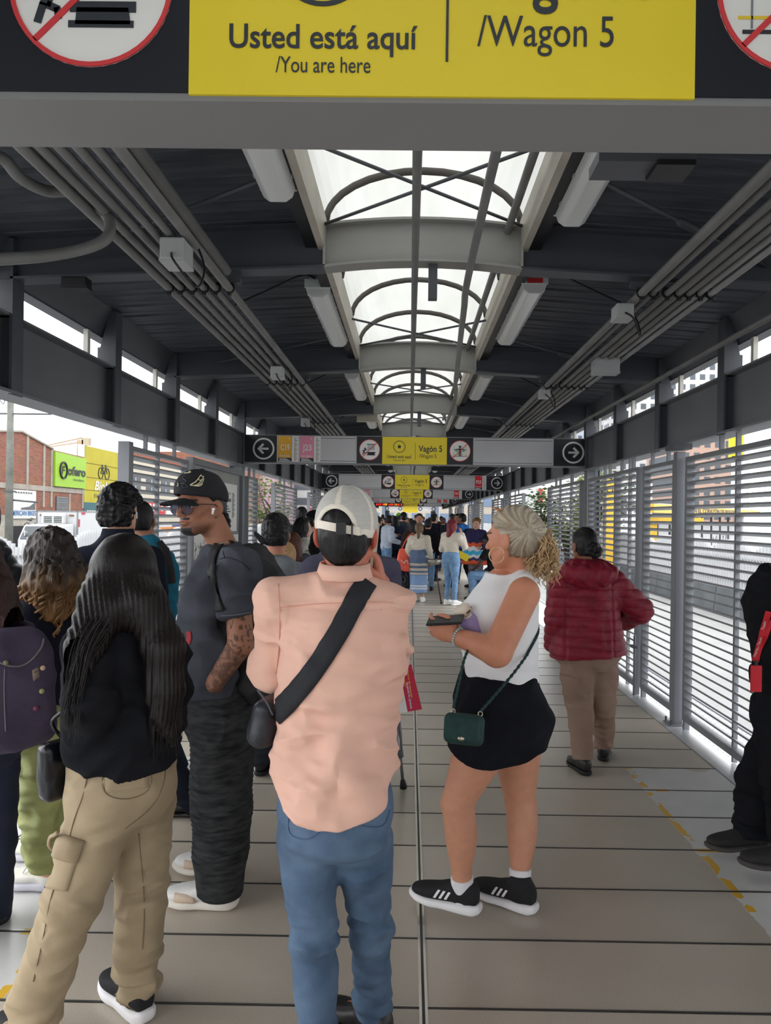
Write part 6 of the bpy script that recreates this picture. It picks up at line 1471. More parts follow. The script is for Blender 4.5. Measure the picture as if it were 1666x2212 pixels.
# lavender bottle
t = thing('water_bottle', 'lavender bottle with cream and brown cap tucked under the blonde woman\'s arm', 'bottle', tuple(P(1015, 1350, 2.96)))
a0, a1 = P(1046, 1392, 2.92), P(1006, 1330, 2.90); ax_ = (a1-a0).normalized(); LAV = mat('lavender_enamel', (172, 156, 212), 0.35, 0.04, 4)
MB().tube([a0, a0+ax_*.004, a1-ax_*.022, a1-ax_*.010, a1], [.036, .041, .041, .036, .030], 24).build('body', LAV, t, True)
cp = MB().tube([a1, a1+ax_*.012, a1+ax_*.0121, a1+ax_*.036, a1+ax_*.042], [.031, .031, .036, .035, .028], 24).build('cap', mat('cream_plastic', (226, 214, 196), 0.45), t, True)
mb = MB(); Rb = frame(ax_)
for i in range(5):
    a = 2*PI*i/5; mb.tube([a1+ax_*.016+Vector(Rb @ V3(.034*math.cos(a+s_), 0, .034*math.sin(a+s_))) for s_ in (0, .2, .4, .6)], 0.0045, 5)
mb.build('cap_band', mat('brown_band', (92, 72, 60), 0.6), cp, True)
MB().tube([a1+ax_*.004+Vector(Rb @ V3(-.04-.012*math.cos(q), 0, .014*math.sin(q))) for q in np.linspace(0, 2*PI, 14)], 0.003, 5).build('loop', mat('cream_plastic', (226, 214, 196), 0.45), t, True)
# dark green quilted bag on a braided strap
t = thing('shoulder_bag', 'dark green textured bag on a braided strap at the blonde woman\'s hip', 'bag', tuple(P(1005, 1577, 2.7))); GRN = mat('dark_green_knit', (24, 62, 60), 0.6, 0.25, 40, 0.5, 260)
bc = V3(*P(1004, 1575, 2.70)); Rg = frame((0.22, 1, 0), (0.03, 0, 1)); v = Vol(bc-0.15, bc+0.15, 0.004)
v.box(bc, (0.072, 0.028, 0.056), Rg, 0.024); v.box(bc+Rg @ V3(-0.004, -0.012, 0.004), (0.070, 0.026, 0.052), Rg, 0.02, 0.006); bag = finish(v, 'body', GRN, t)
v = Vol(bc-0.15, bc+0.15, 0.004); v.box(bc+Rg @ V3(-0.006, -0.024, 0.008), (0.066, 0.022, 0.048), Rg, 0.018); v.cut(bc+Rg @ V3(0, -0.02, 0), Rg @ V3(0, 1, 0)); fl = finish(v, 'flap', GRN, bag)
v = Vol(bc-0.1, bc+0.1, 0.003); v.ell(bc+Rg @ V3(-0.006, -0.046, -0.022), (0.014, 0.004, 0.0085), Rg); finish(v, 'oval_plate', mat('bag_metal', (206, 196, 176), 0.3, metal=0.8), fl)
for u in (-0.045, 0.055): MB().tube([V3(*bc)+Rg @ V3(u+0.008*math.cos(q), -0.004, 0.062+0.009*math.sin(q)) for q in np.linspace(0, 2*PI, 12)], 0.0022, 6).build('ring', mat('bag_metal', (206, 196, 176), 0.3, metal=0.8), bag, True)
bvB = surf(tank, shorts_o)
cord(bvB, [(1158, 1222), (1173, 1250), (1177, 1300), (1163, 1360), (1137, 1412)], 0.0055, 'strap', GRN, t, 0.006, 3.0, braid=1)
e1 = onto(bvB, 1137, 1412, 0.008, 3.0); e2 = Vector(bc+Rg @ V3(0.055, 0, 0.07)); pts = [e1, e1.lerp(e2, .33)+Vector((0, -.02, 0)), e1.lerp(e2, .7)+Vector((0, -.012, 0)), e2]; pts = spline(pts, 14); MB().tube(pts, [0.0055*(1+0.3*math.sin(i*2.1)) for i in range(len(pts))], 6).build('strap', GRN, t, True)
e1 = P(1003, 1425, 2.74); e2 = Vector(bc+Rg @ V3(-0.045, 0, 0.07)); pts = spline([e1+Vector((.03, .06, .05)), e1, e1.lerp(e2, .5), e2], 14); MB().tube(pts, [0.0055*(1+0.3*math.sin(i*2.1)) for i in range(len(pts))], 6).build('strap', GRN, t, True)
# ------------------------------------------------ man in the black cap and washed black t-shirt
fC = V3(-1, 0.06, 0)
Jc = dict(pelvis=P(474, 1560, 3.04), neck=P(490, 1188, 3.05), head=P(434, 1092, 3.02), shL=P(512, 1228, 2.86), shR=P(490, 1226, 3.24), elL=P(520, 1392, 2.82), elR=P(495, 1390, 3.3), wrL=P(464, 1476, 2.87), wrR=P(450, 1480, 3.24),
          hipL=P(474, 1560, 2.95), hipR=P(482, 1560, 3.13), knL=P(480, 1742, 2.98), knR=P(480, 1740, 3.18), anL=P(474, 1922, 3.02), anR=P(486, 1850, 3.3))
C_ = Fig('person', 'man in a black embroidered cap and faded black t-shirt looking back over his shoulder', Jc, (-0.54, -0.84, -0.03), fC, fC, h=0.008, skin=(156, 106, 82), hs=1.0, sh=0.19)
C_.ft = {'L': V3(-1, 0.02, 0), 'R': V3(-1, 0.05, 0)}
def tattoo(V, N, C, L):
    j = C_.J; a, b = j['elL'], j['wrL']; ab = b-a; t = (V-a) @ ab/(ab @ ab); d = np.linalg.norm(V-(a+np.clip(t, -.5, 1)[:, None]*ab), axis=1)
    arm = (d < 0.075) & (t > -0.12) & (V[:, 1] < 2.98); up = (np.linalg.norm(V-j['elL'], axis=1) < 0.17) & (V[:, 1] < 2.98)
    n = vnoise(V*np.array([70, 50, 56]), 3)+0.5*vnoise(V*150, 4); ink = np.clip(0.35+0.5*np.clip((n-0.6)*4, 0, 1)+0.5*(np.abs(vnoise(V*60, 12)-.5) < .05), 0, 1)
    C = np.where((arm & (t > 0.03))[:, None], C*(1-0.74*ink)[:, None]+0.012, C); C = np.where((up & ~(arm & (t > .03)) & (np.abs(vnoise(V*50, 8)-0.5) < 0.06))[:, None], C*0.3, C)
    st = (L[:, 2] < -0.062) & (L[:, 2] > -0.13) & (L[:, 1] > -0.012)
    goat = ((np.abs(L[:, 0]) < 0.032) & (L[:, 2] < -0.088) & (L[:, 1] > 0.03)) | ((np.abs(L[:, 0]) < 0.03) & (np.abs(L[:, 2]+0.052) < 0.004) & (L[:, 1] > 0.08))
    jw = np.clip((L[:, 1]+0.01)/0.03, 0, 1)*np.clip((-0.06-L[:, 2])/0.03, 0, 1)*np.clip((0.135+L[:, 2])/0.01, 0, 1)*(0.6+0.8*vnoise(V*300, 2))
    C = C*(1-0.55*np.clip(jw, 0, 1))[:, None]; C = np.where(goat[:, None], LC(30, 24, 22), C); return C
C_.body(SKN, face=True, fine_h=0.0032, col=tattoo, armr=(0.055, 0.048, 0.036), hand={'L': dict(d=unit(V3(-0.15, 0.45, -1)), n=V3(0.3, 1, 0), side=V3(-1, 0, 0.2), curl=0.3)})
WASH = mat('washed_black_cotton', (46, 48, 54), 0.9, scale=3.2, c2=(84, 87, 96), bump=0.2, bscale=350, spec=0.1, crease=0.5, cscale=6)
kn = [(.0, 0, .0, .19, .15), (.10, 0, .012, .185, .148), (.25, 0, .016, .18, .143), (.40, 0, .014, .185, .145), (.54, 0, .008, .18, .142), (.62, 0, -.01, .15, .12), (.68, 0, -.01, .10, .09), (.715, 0, 0, .07, .072)]
tee = C_.top('t_shirt', WASH, 0.01, (.078, .072, .05), 0.60, 0.135, kn=kn, h=0.007, disp=[folds(0.028, (5, 5, 9), 41, warp=1.4), folds(0.018, (9, 9, 14), 42, mask=lambda V: np.clip((1.18-V[:, 2])/0.2, .15, 1))], k=0.05)
bvT = surf(tee)
THR = mat('dark_thread', (34, 35, 40), 0.9)
cord(bvT, [(455, 1228), (470, 1212), (490, 1204), (520, 1214), (542, 1232)], 0.002, 'seam', THR, tee, 0.001); cord(bvT, [(485, 1163), (482, 1185), (486, 1206)], 0.0018, 'seam', THR, tee, 0.001)
cord(bvT, [(478, 1330), (510, 1328), (542, 1322)], 0.0025, 'seam', mat('grey_thread', (96, 98, 104), 0.9), tee, 0.001)
ribbon(bvT, [(408, 1364), (410, 1378), (406, 1392)], 10, 'red_print', mat('red_print', (160, 52, 62), 0.8), tee, 0.001)
def rib(V, N):
    m = np.clip((V[:, 2]-0.18)/0.1, 0, 1)*np.clip((0.95-V[:, 2])/0.1, 0, 1); return 0.0045*np.sin((V[:, 2]+0.012*vnoise(V*14, 3)+0.004*np.sin(V[:, 0]*60))*2*PI/0.021)*(0.4+0.6*vnoise(V*np.array([30, 30, 4]), 6))*m
CRK = mat('black_crinkle_denim', (30, 31, 33), 0.85, scale=14, c2=(62, 63, 64), bump=0.4, bscale=120, stretch=(1, 1, 4), spec=0.1)
kC = [(-.06, 0, 0, .13, .12), (0, 0, 0, .175, .14), (.08, 0, 0, .18, .145), (.16, 0, 0, .172, .135), (.20, 0, 0, .165, .130)]
C_.pants('trousers', CRK, 0.01, (.125, .118, .100), top=0.18, ext=0.02, h=0.006, kn=kC, disp=[rib, folds(0.014, (5, 5, 4), 44)], it=1)
SHB = mat('beige_suede', (206, 184, 164), 0.8, 0.1, 20, 0.1, 200); SHW = mat('white_leather', (226, 224, 222), 0.5, 0.05, 10)
def skate(F_, q, **k):
    sh, o, R, fwd = F_.shoe(q, SHW, mat('white_rubber', (222, 216, 206), 0.6, 0.05, 8), h=0.0045, thick=0.042, width=0.055, L=0.29, lace_m=SHW, **k)
    v = Vol(o+fwd*0.12-0.12, o+fwd*0.2+0.13, 0.0045); Rf = np.stack([R[:, 0], R[:, 2], fwd], 1)
    v.loft(o, Rf, [(.15, 0, .045, .056, .022), (.20, 0, .054, .061, .031), (.24, 0, .053, .055, .029), (.283, 0, .05, .034, .020)], pw=2.4, cap=.01); v.cut(o+V3(0, 0, .073), (0, 0, 1)); v.ell(o+fwd*.185+V3(0, 0, .10), (.04, .04, .04), None, .004, 'd'); finish(v, 'toe_cap', SHB, sh)
    v = Vol(o-0.12, o+0.14, 0.0045); v.loft(o, Rf, [(-.002, 0, .058, .034, .026), (.04, 0, .06, .049, .032), (.075, 0, .056, .052, .026)], pw=2.4, cap=.01); finish(v, 'heel_panel', SHB, sh)
for q in 'LR': skate(C_, q)
cC, RC = C_.J['head'], C_.hR; TC = lambda x, y, z: cC+RC @ V3(x, y, z)
C_.hair('hair', hairmat('black_hair', (14, 13, 15), (34, 32, 34)), 'short', h=0.005, vol_=0.003, nape=-0.035)
br = spline([TC(-0.02, -0.10, -0.02), TC(-0.035, -0.115, -0.07), TC(-0.03, -0.11, -0.115), TC(-0.036, -0.10, -0.15)], 8)
MB().tube(br, [0.013*(1+0.22*math.sin(i*1.9))*(1-0.35*i/len(br)) for i in range(len(br))], 8).build('braid', hairmat('black_hair', (14, 13, 15), (34, 32, 34)), C_.root, True)
CAPM = mat('black_cap_twill', (26, 27, 32), 0.85, 0.2, 14, 0.3, 420)
v = Vol(cC-0.2, cC+0.22, 0.004); v.ell(TC(0, -0.008, 0.034), (0.091, 0.114, 0.112), RC); v.ell(TC(0, 0.03, 0.06), (0.082, 0.078, 0.080), RC, 0.03); v.ell(TC(0, -0.008, 0.02), (0.084, 0.107, 0.100), RC, 0, 'd'); v.cut(TC(0, 0, 0.028), RC @ V3(0, 0.16, -1)); cap = finish(v, 'cap', CAPM, C_.root, [folds(0.003, (14, 14, 14), 5)])
v = Vol(cC-0.2, cC+0.26, 0.004)
def brim(x, y, z):
    px, py, pz = x-cC[0], y-cC[1], z-cC[2]; L = [(px*RC[0, i]+py*RC[1, i]+pz*RC[2, i]) for i in range(3)]
    zz = 0.030-0.18*(L[1]-0.08)-4.2*L[0]**2; return np.maximum(np.maximum(np.abs(L[2]-zz)-0.0035, np.hypot(L[0]/0.086, (L[1]-0.06)/0.130)*0.09-0.09), 0.045+0.35*np.abs(L[0])*0-L[1]+0.04-1.6*L[0]**2*0-0.005)
v.op(brim, cC-0.2, cC+0.26, 0.004, pad=0); finish(v, 'peak', CAPM, cap)
b = TC(0, -0.008, 0.146); MB().tube([b-V3(0, 0, .004), b+V3(0, 0, .004)], [0.012, 0.008], 12).build('button', CAPM, cap, True)
bvc = surf(cap); CRE = mat('cream_embroidery', (226, 214, 176), 0.7)
def emb(path, r=0.0016, m=CRE, name='embroidery'): cord(bvc, path, r, name, m, cap, 0.001, 3.0, 4, 5)
emb([(394, 1022), (402, 1018), (412, 1019), (411, 1021), (402, 1022), (394, 1022)])
for path in ([(411, 1048), (420, 1043), (428, 1035), (434, 1026)], [(411, 1048), (418, 1049), (428, 1046), (437, 1036), (440, 1029)], [(420, 1050), (430, 1048), (438, 1041), (440, 1034)], [(424, 1050), (432, 1050), (438, 1045)], [(434, 1026), (437, 1030), (440, 1029)], [(428, 1035), (432, 1038), (436, 1036)], [(411, 1048), (415, 1045), (424, 1041)]): emb(path)
for path in ([(403, 1028), (396, 1030), (397, 1035), (403, 1038), (402, 1043), (394, 1044)], [(391, 1046), (397, 1044), (403, 1048), (408, 1052)], [(398, 1046), (394, 1051), (400, 1054), (406, 1050)], [(385, 1042), (388, 1046), (386, 1052)]): emb(path, 0.0026, mat('dark_embroidery', (48, 50, 56), 0.5))
emb([(383, 1050), (386, 1047), (384, 1043)], 0.0018)
# spectacles, earbud, stud, chain
gl = MB(); GM = mat('thin_dark_frame', (50, 46, 46), 0.35, metal=0.6)
fr = MB()
for k in (-1, 1): fr.tube([TC(k*0.035+0.029*math.cos(a), 0.105-0.010*abs(math.cos(a))*(k*math.cos(a) > 0), -0.010+0.026*math.sin(a)) for a in np.linspace(0, 2*PI, 26)], 0.0016, 6)
fr.tube([TC(-0.010, 0.106, -0.002), TC(0, 0.110, 0.002), TC(0.010, 0.106, -0.002)], 0.0016, 6)
for k in (-1, 1): fr.tube([TC(k*0.060, 0.094, 0.004), TC(k*0.078, 0.06, 0.006), TC(k*0.083, 0.0, 0.004), TC(k*0.082, -0.02, -0.01)], 0.0018, 6)
spec = fr.build('spectacles', GM, C_.root, True)
LENS = mat('tinted_lens', (120, 118, 140), 0.08, spec=0.8); LENS.node_tree.nodes['Principled BSDF'].inputs['Transmission Weight'].default_value = 0.75; LENS.node_tree.nodes['Principled BSDF'].inputs['IOR'].default_value = 1.02
for k in (-1, 1): MB().add([tuple(TC(k*0.035+0.028*math.cos(a), 0.104, -0.010+0.025*math.sin(a))) for a in np.linspace(0, 2*PI, 22)[:-1]], [tuple(range(21))]).build('lens', LENS, spec)
e0 = TC(-0.086, 0.012, -0.012); e1 = TC(-0.090, 0.020, -0.034); MB().tube([e0, lerp(e0, e1, .25), e1], [.0085, .005, .004], 10).build('earbud', mat('white_plastic', (238, 238, 240), 0.25), C_.root, True)
p = TC(-0.084, -0.002, -0.046); MB().tube([p, p+RC @ V3(-.006, 0, 0)], [.005, .004], 8).build('ear_stud', mat('stud_metal', (120, 110, 110), 0.2, metal=0.9), C_.root, True)
nk = C_.J['neck']; MB().tube(spline([nk+V3(0.02, -.067, .035), nk+V3(-.03, -.07, .02), nk+V3(-.085, -.045, -.03), nk+V3(-.10, 0.0, -.05)], 6), 0.0022, 5).build('chain', mat('silver_chain', (206, 196, 180), 0.3, metal=0.8), C_.root, True)
# backpack
t = thing('backpack', 'soft black backpack on the man in the black cap', 'backpack', tuple(P(560, 1320, 3.05))); NYL = mat('black_ripstop', (27, 27, 30), 0.75, 0.15, 10, 0.2, 90)
c = V3(*P(560, 1325, 3.05)); R = frame((-1, 0.06, 0), (0.09, 0, 1)); v = Vol(c-V3(.22, .3, .42), c+V3(.25, .3, .42), 0.007)
v.loft(c, R, [(-.36, 0, .0, .11, .05), (-.25, 0, -.02, .145, .085), (-.05, 0, -.03, .15, .10), (.12, 0, -.015, .14, .082), (.25, 0, .02, .10, .045), (.29, 0, .03, .06, .02)], pw=2.5); v.ell(c+V3(.075, -.05, -.02), (.06, .1, .2), None, .03); pk = finish(v, 'body', NYL, t, [folds(0.02, (6, 6, 9), 51), folds(0.01, (12, 12, 14), 52)])
bvT2 = surf(tee)
ribbon(bvT2, [(508, 1152), (490, 1160), (474, 1176), (462, 1200), (458, 1235), (464, 1275), (478, 1320)], 17, 'shoulder_strap', NYL, t, 0.008, 3.0)
MB().tube(spline([c+V3(.02, -.04, .29), c+V3(-.02, 0, .33), c+V3(.02, .04, .29)], 6), 0.008, 6).build('carry_handle', NYL, t, True)
v = Vol(c-V3(.1, .2, .5), c+V3(.2, .15, -.2), 0.007); v.ell(c+V3(.06, -.1, -.26), (.045, .06, .09), None); finish(v, 'side_pocket', NYL, t, [folds(0.012, (12, 12, 12), 54)])
# ------------------------------------------------ woman with long straight black hair and khaki cargo trousers
fD = V3(-0.6, 0.8, 0)
Jd = dict(pelvis=P(262, 1725, 2.2), neck=P(272, 1352, 2.2), head=P(266, 1244, 2.21), shL=P(190, 1402, 2.10), shR=P(358, 1402, 2.31), elL=P(196, 1525, 2.02), elR=P(374, 1470, 2.27), wrL=P(190, 1630, 2.13), wrR=P(352, 1590, 2.46),
          hipL=P(230, 1740, 2.13), hipR=P(305, 1735, 2.28), knL=P(152, 1950, 2.12), knR=P(306, 1935, 2.30), anL=P(58, 2225, 2.14), anR=P(294, 2140, 2.36))
D = Fig('person', 'woman with long straight black hair, black jacket and khaki cargo trousers', Jd, (-0.7, 0.7, -0.05), fD, fD, h=0.008, kind='f', fat=1.12, sh=0.185, skin=(190, 140, 116), hs=0.98)
D.ft = {'R': V3(-0.75, 0.66, 0), 'L': V3(-0.75, 0.66, 0)}
D.body(SKN, fine_h=0.006, hands='LR')
BJK = mat('black_fleece', (22, 23, 26), 0.95, scale=3, c2=(34, 35, 40), bump=0.25, bscale=160, spec=0.08, crease=0.5, cscale=6)
kn = [(.0, 0, 0, .168, .132), (.07, 0, .0, .170, .134), (.16, 0, .0, .166, .132), (.28, 0, .005, .162, .130), (.38, 0, .01, .164, .130), (.46, 0, 0, .145, .105), (.50, 0, 0, .10, .08), (.53, 0, 0, .075, .07)]
jk = D.top('jacket', BJK, 0.016, (.060, .060, .054), 'wrist', 0.118, kn=kn, h=0.007, sl_ext=0.02, hem_n=V3(-0.14, 0.1, -1), disp=[folds(0.018, (6, 6, 11), 61, warp=1.2), folds(0.026, (9, 9, 22), 62, mask=lambda V: np.clip(1-np.linalg.norm(V-D.J['elL'], axis=1)/0.16, 0, 1)), folds(0.012, (6, 6, 18), 63, mask=lambda V: np.clip((1.0-V[:, 2])/0.12, 0, 1))])
KHK = mat('khaki_twill', (146, 129, 103), 0.85, scale=6, c2=(164, 147, 120), bump=0.2, bscale=420, crease=0.5, cscale=7)
kn = [(-.06, 0, 0, .12, .10), (0, 0, -.01, .148, .128), (.06, 0, -.012, .155, .13), (.12, 0, 0, .148, .118), (.16, 0, 0, .14, .108)]
pt = D.pants('trousers', KHK, 0.006, (.102, .072, .070), top=0.15, ext=0.06, h=0.006, kn=kn, disp=[folds(0.011, (6, 6, 12), 71, warp=1.2), folds(0.012, (8, 8, 22), 72, mask=lambda V: np.clip(1-np.abs(V[:, 2]-0.45)/0.12, 0, 1)), folds(0.018, (9, 9, 20), 73, mask=lambda V: np.clip((0.30-V[:, 2])/0.14, 0, 1))])
bvD = surf(pt); KTH = mat('khaki_thread', (118, 102, 80), 0.9)
for path in ([(222, 1652), (226, 1712), (276, 1726), (324, 1702), (324, 1640)], [(192, 1648), (182, 1710), (160, 1772), (140, 1850), (110, 1940), (95, 2020), (72, 2120)], [(356, 1625), (356, 1680), (330, 1740), (270, 1790)], [(300, 1800), (306, 1870), (312, 1960), (308, 2050)]): cord(bvD, path, 0.0017, 'seam', KTH, pt, 0.0008, 2.2)
def patch(bv, quad, name, m, par, lift=0.012, n=7, Yd=2.2):
    q = [Vector((a, b, 0)) for a, b in quad]; top, V = [], []
    G = [[onto(bv, *(q[0].lerp(q[1], i/n).lerp(q[3].lerp(q[2], i/n), j/n)).xy, lift*(0.35+0.65*min(1, 4*min(i/n, 1-i/n)+.15)*min(1, 4*min(j/n, 1-j/n)+.3)), Yd) for i in range(n+1)] for j in range(n+1)]
    G0 = [[onto(bv, *(q[0].lerp(q[1], i/n).lerp(q[3].lerp(q[2], i/n), j/n)).xy, -0.004, Yd) for i in range(n+1)] for j in range(n+1)]
    mb = MB(); N_ = (n+1)**2; V = [p for r in G for p in r]+[p for r in G0 for p in r]; I = lambda i, j: j*(n+1)+i; F = []
    for i in range(n):
        for j in range(n): F += [(I(i, j), I(i+1, j), I(i+1, j+1), I(i, j+1)), (N_+I(i, j), N_+I(i, j+1), N_+I(i+1, j+1), N_+I(i+1, j))]
    for i in range(n): F += [(I(i, 0), N_+I(i, 0), N_+I(i+1, 0), I(i+1, 0)), (I(i, n), I(i+1, n), N_+I(i+1, n), N_+I(i, n)), (I(0, i), I(0, i+1), N_+I(0, i+1), N_+I(0, i)), (I(n, i), N_+I(n, i), N_+I(n, i+1), I(n, i+1))]
    mb.add(V, F); return mb.build(name, m, par, True)
pk = patch(bvD, [(116, 1842), (170, 1850), (146, 1924), (98, 1918)], 'cargo_pocket', KHK, pt, 0.012)
fp = patch(bvD, [(134, 1800), (184, 1816), (168, 1862), (116, 1848)], 'pocket_flap', KHK, pk, 0.026)
patch(bvD, [(226, 1655), (322, 1645), (322, 1702), (228, 1712)], 'back_pocket', KHK, pt, 0.0035)
cord(bvD, [(140, 1792), (126, 1812), (118, 1842), (104, 1870)], 0.006, 'pocket_tie', KHK, pk, 0.022, 2.2)
sh, o, R, fwd = D.shoe('R', BKM, WHT, h=0.005, thick=0.042, width=0.05, L=0.265, lace_m=mat('grey_lace', (196, 196, 200), 0.6)); D.shoe('L', BKM, WHT, h=0.007, thick=0.042, L=0.265)
HD = hairmat('sleek_black_hair', (12, 10, 10), (34, 29, 28), (300, 300, 6), 0.4)
def hd_x(v, T):
    j = D.J; W = lambda u, y, Y: V3(*P(u, y, Y))
    v.cone(W(262, 1235, 2.19), W(272, 1302, 2.16), .088, .092, .03)
    for a in (((306, 1300, 2.13), (354, 1400, 2.13), .070, .052), ((354, 1400, 2.13), (358, 1490, 2.12), .052, .044), ((358, 1490, 2.12), (366, 1570, 2.13), .046, .030), ((365, 1560, 2.13), (372, 1606, 2.13), .024, .010),
              ((348, 1400, 2.11), (346, 1540, 2.10), .040, .030), ((222, 1290, 2.13), (186, 1390, 2.04), .066, .048), ((186, 1390, 2.04), (160, 1470, 1.98), .046, .032), ((160, 1470, 1.98), (150, 1560, 1.97), .032, .018), ((240, 1310, 2.1), (196, 1390, 2.05), .045, .028)):
        v.cone(W(*a[0]), W(*a[1]), a[2], a[3], .035)
def silk(V, N):
    a = np.arctan2(V[:, 0]-D.J['head'][0], -(V[:, 1]-D.J['head'][1]))
    return 0.0035*np.sin((V[:, 0]*1.0+V[:, 1]*.6+0.02*vnoise(V*7, 2))*420)*np.clip((1.46-V[:, 2])/0.1, 0, 1)+0.006*(vnoise(V*np.array([38, 38, 3]), 5)-.5)
hd = D.hair('hair', HD, 'long', h=0.005, length=0.62, vol_=0.010, front=0.045, extra=hd_x, disp=[silk], it=2)
rr = random.Random(8); cs = []
for i in range(46):
    u0 = rr.uniform(322, 378); y0 = rr.uniform(1480, 1560); du = rr.uniform(-6, 12); cs.append(spline([P(u0, y0, 2.10), P(u0+du*.5, y0+45, 2.10), P(u0+du, y0+rr.uniform(60, 110), 2.11)], 5))
for i in range(70):
    u0 = rr.uniform(178, 240); y0 = rr.uniform(1330, 1380); u1 = rr.uniform(128, 172); cs.append(spline([P(u0, y0, 2.02), P(u0-(u0-u1)*.62, y0+75, 1.98), P(u1, rr.uniform(1500, 1610), 1.94)], 6))
for i in range(12):
    u0 = rr.uniform(376, 384); y0 = rr.uniform(1460, 1520); cs.append(spline([P(u0, y0, 2.13), P(u0+8, y0+40, 2.13), P(u0+rr.uniform(4, 22), y0+rr.uniform(50, 90), 2.13)], 5))
strands('loose_strands', HD, hd, cs, 0.0022, 0.0006)
t = thing('tote_bag', 'glossy black bag hanging at the hip of the khaki trousers', 'bag', tuple(P(130, 1650, 2.2))); GLS = mat('glossy_black', (22, 23, 28), 0.25, 0.2, 6, 0.2, 30)
c = V3(*P(140, 1655, 2.16)); R = frame((1, -0.75, 0), (-0.10, 0, 1)); v = Vol(c-.2, c+.2, 0.006); v.box(c, (.075, .030, .085), R, .022); finish(v, 'body', GLS, t, [folds(0.008, (10, 10, 10), 81)])
for d_ in (-.025, .02): MB().tube(spline([c+R @ V3(d_-.02, 0, .08), c+R @ V3(d_, .0, .14)+V3(-.01, 0, 0), V3(*P(165, 1520, 2.13))+V3(0, d_, 0)], 6), 0.006, 6).build('handle', GLS, t, True)
# ------------------------------------------------ woman with curled ombre hair
Je = dict(pelvis=P(108, 1590, 3.15), neck=P(112, 1290, 3.16), head=P(106, 1205, 3.15), shL=P(50, 1338, 3.02), shR=P(176, 1338, 3.27), elL=P(48, 1460, 2.98), elR=P(186, 1460, 3.3), wrL=P(40, 1540, 3.1), wrR=P(170, 1540, 3.45),
          hipL=P(92, 1600, 3.06), hipR=P(128, 1600, 3.22), knL=P(100, 1720, 3.06), knR=P(120, 1720, 3.25), anL=P(108, 1898, 3.14), anR=P(106, 1828, 3.40))
E = Fig('person', 'woman with curled brown to blonde hair, navy top and green trousers', Je, (-0.85, 0.5, -0.05), (-0.65, 0.75, 0), (-0.8, 0.6, 0), h=0.010, kind='f', fat=1.1, sh=0.185, skin=(214, 164, 138))
E.ft = {'L': V3(-1, 0.05, 0), 'R': V3(-1, 0.1, 0)}
E.body(SKN, fine_h=0.008)
E.top('top', mat('navy_knit', (22, 26, 44), 0.9, 0.15, 6, 0.2, 200), 0.018, (.066, .064, .055), 'wrist', 0.10, disp=[folds(0.012, (6, 6, 10), 91)])
OLI = mat('olive_satin', (142, 146, 88), 0.6, scale=5, c2=(166, 170, 110), bump=0.15, bscale=60, crease=0.7, cscale=6)
E.pants('trousers', OLI, 0.012, (.112, .105, .085), top=0.16, ext=-0.22, h=0.008, disp=[folds(0.02, (7, 7, 11), 95, warp=1.2), folds(0.014, (10, 10, 18), 96)])
CRM = mat('cream_mesh', (224, 222, 214), 0.7, 0.05, 30, 0.2, 200)
for q in 'LR': E.shoe(q, CRM, mat('pale_violet_sole', (196, 194, 204), 0.6), h=0.006, thick=0.04, width=0.05, lace_m=WHT)
HE1 = mat('ombre_hair', (128, 128, 128), 0.42, 0.5, 1.0, 0.5, 1.0, attr=True, stretch=(160, 160, 14))
cE = E.J['head']
def ombre(V, N):
    t = np.clip((cE[2]-0.02-V[:, 2])/0.26+0.35*(vnoise(V*np.array([50, 50, 12]), 3)-.5), 0, 1)[:, None]; return LC(44, 31, 25)*(1-t)+LC(190, 142, 88)*t
def he_x(v, T):
    v.cone(T(0, -.02, 0), T(0, -.05, -.09), .10, .115, .03); v.cone(T(-.03, -.05, -.1), T(-.03, -.05, -.2), .095, .08, .03); v.cone(T(.05, -.06, -.09), T(.06, -.06, -.17), .085, .08, .03)
he = E.hair('hair', HE1, 'long', h=0.006, length=0.36, vol_=0.012, front=0.03, extra=he_x, disp=[folds(0.022, (24, 24, 10), 98, mask=lambda V: np.clip((cE[2]+0.05-V[:, 2])/0.14, .12, 1)), folds(0.012, (50, 50, 16), 99)], col=ombre)
rr = random.Random(12); me_c = []
mb = MB(); cols = []
for i in range(90):
    a = rr.uniform(-2.6, 1.9); r0 = rr.uniform(.07, .115); p0 = cE+E.hR @ V3(r0*math.sin(a), -0.045-r0*math.cos(a)*0.9, rr.uniform(-.10, .0)); L_ = rr.uniform(.12, .27); w_ = rr.uniform(.008, .018); ph = rr.uniform(0, 6); f = rr.uniform(2.2, 3.6)
    pts = [p0+V3(0.05*t*math.sin(a), -0.02*t, -L_*t)+V3(w_*math.sin(ph+f*t*6), w_*math.cos(ph+f*t*6), 0)*min(1, t*3) for t in [k/14 for k in range(15)]]
    mb.tube(pts, [0.010*(1-.5*k/14) for k in range(15)], 6)
me = mb.mesh('curls', True); V = np.array([v_.co for v_ in me.vertices]); Cc = ombre(V, None); at = me.color_attributes.new('Col', 'FLOAT_COLOR', 'POINT'); at.data.foreach_set('color', np.concatenate([Cc, np.ones((len(Cc), 1))], 1).astype(f32).ravel()); link('curls', me, HE1, he)
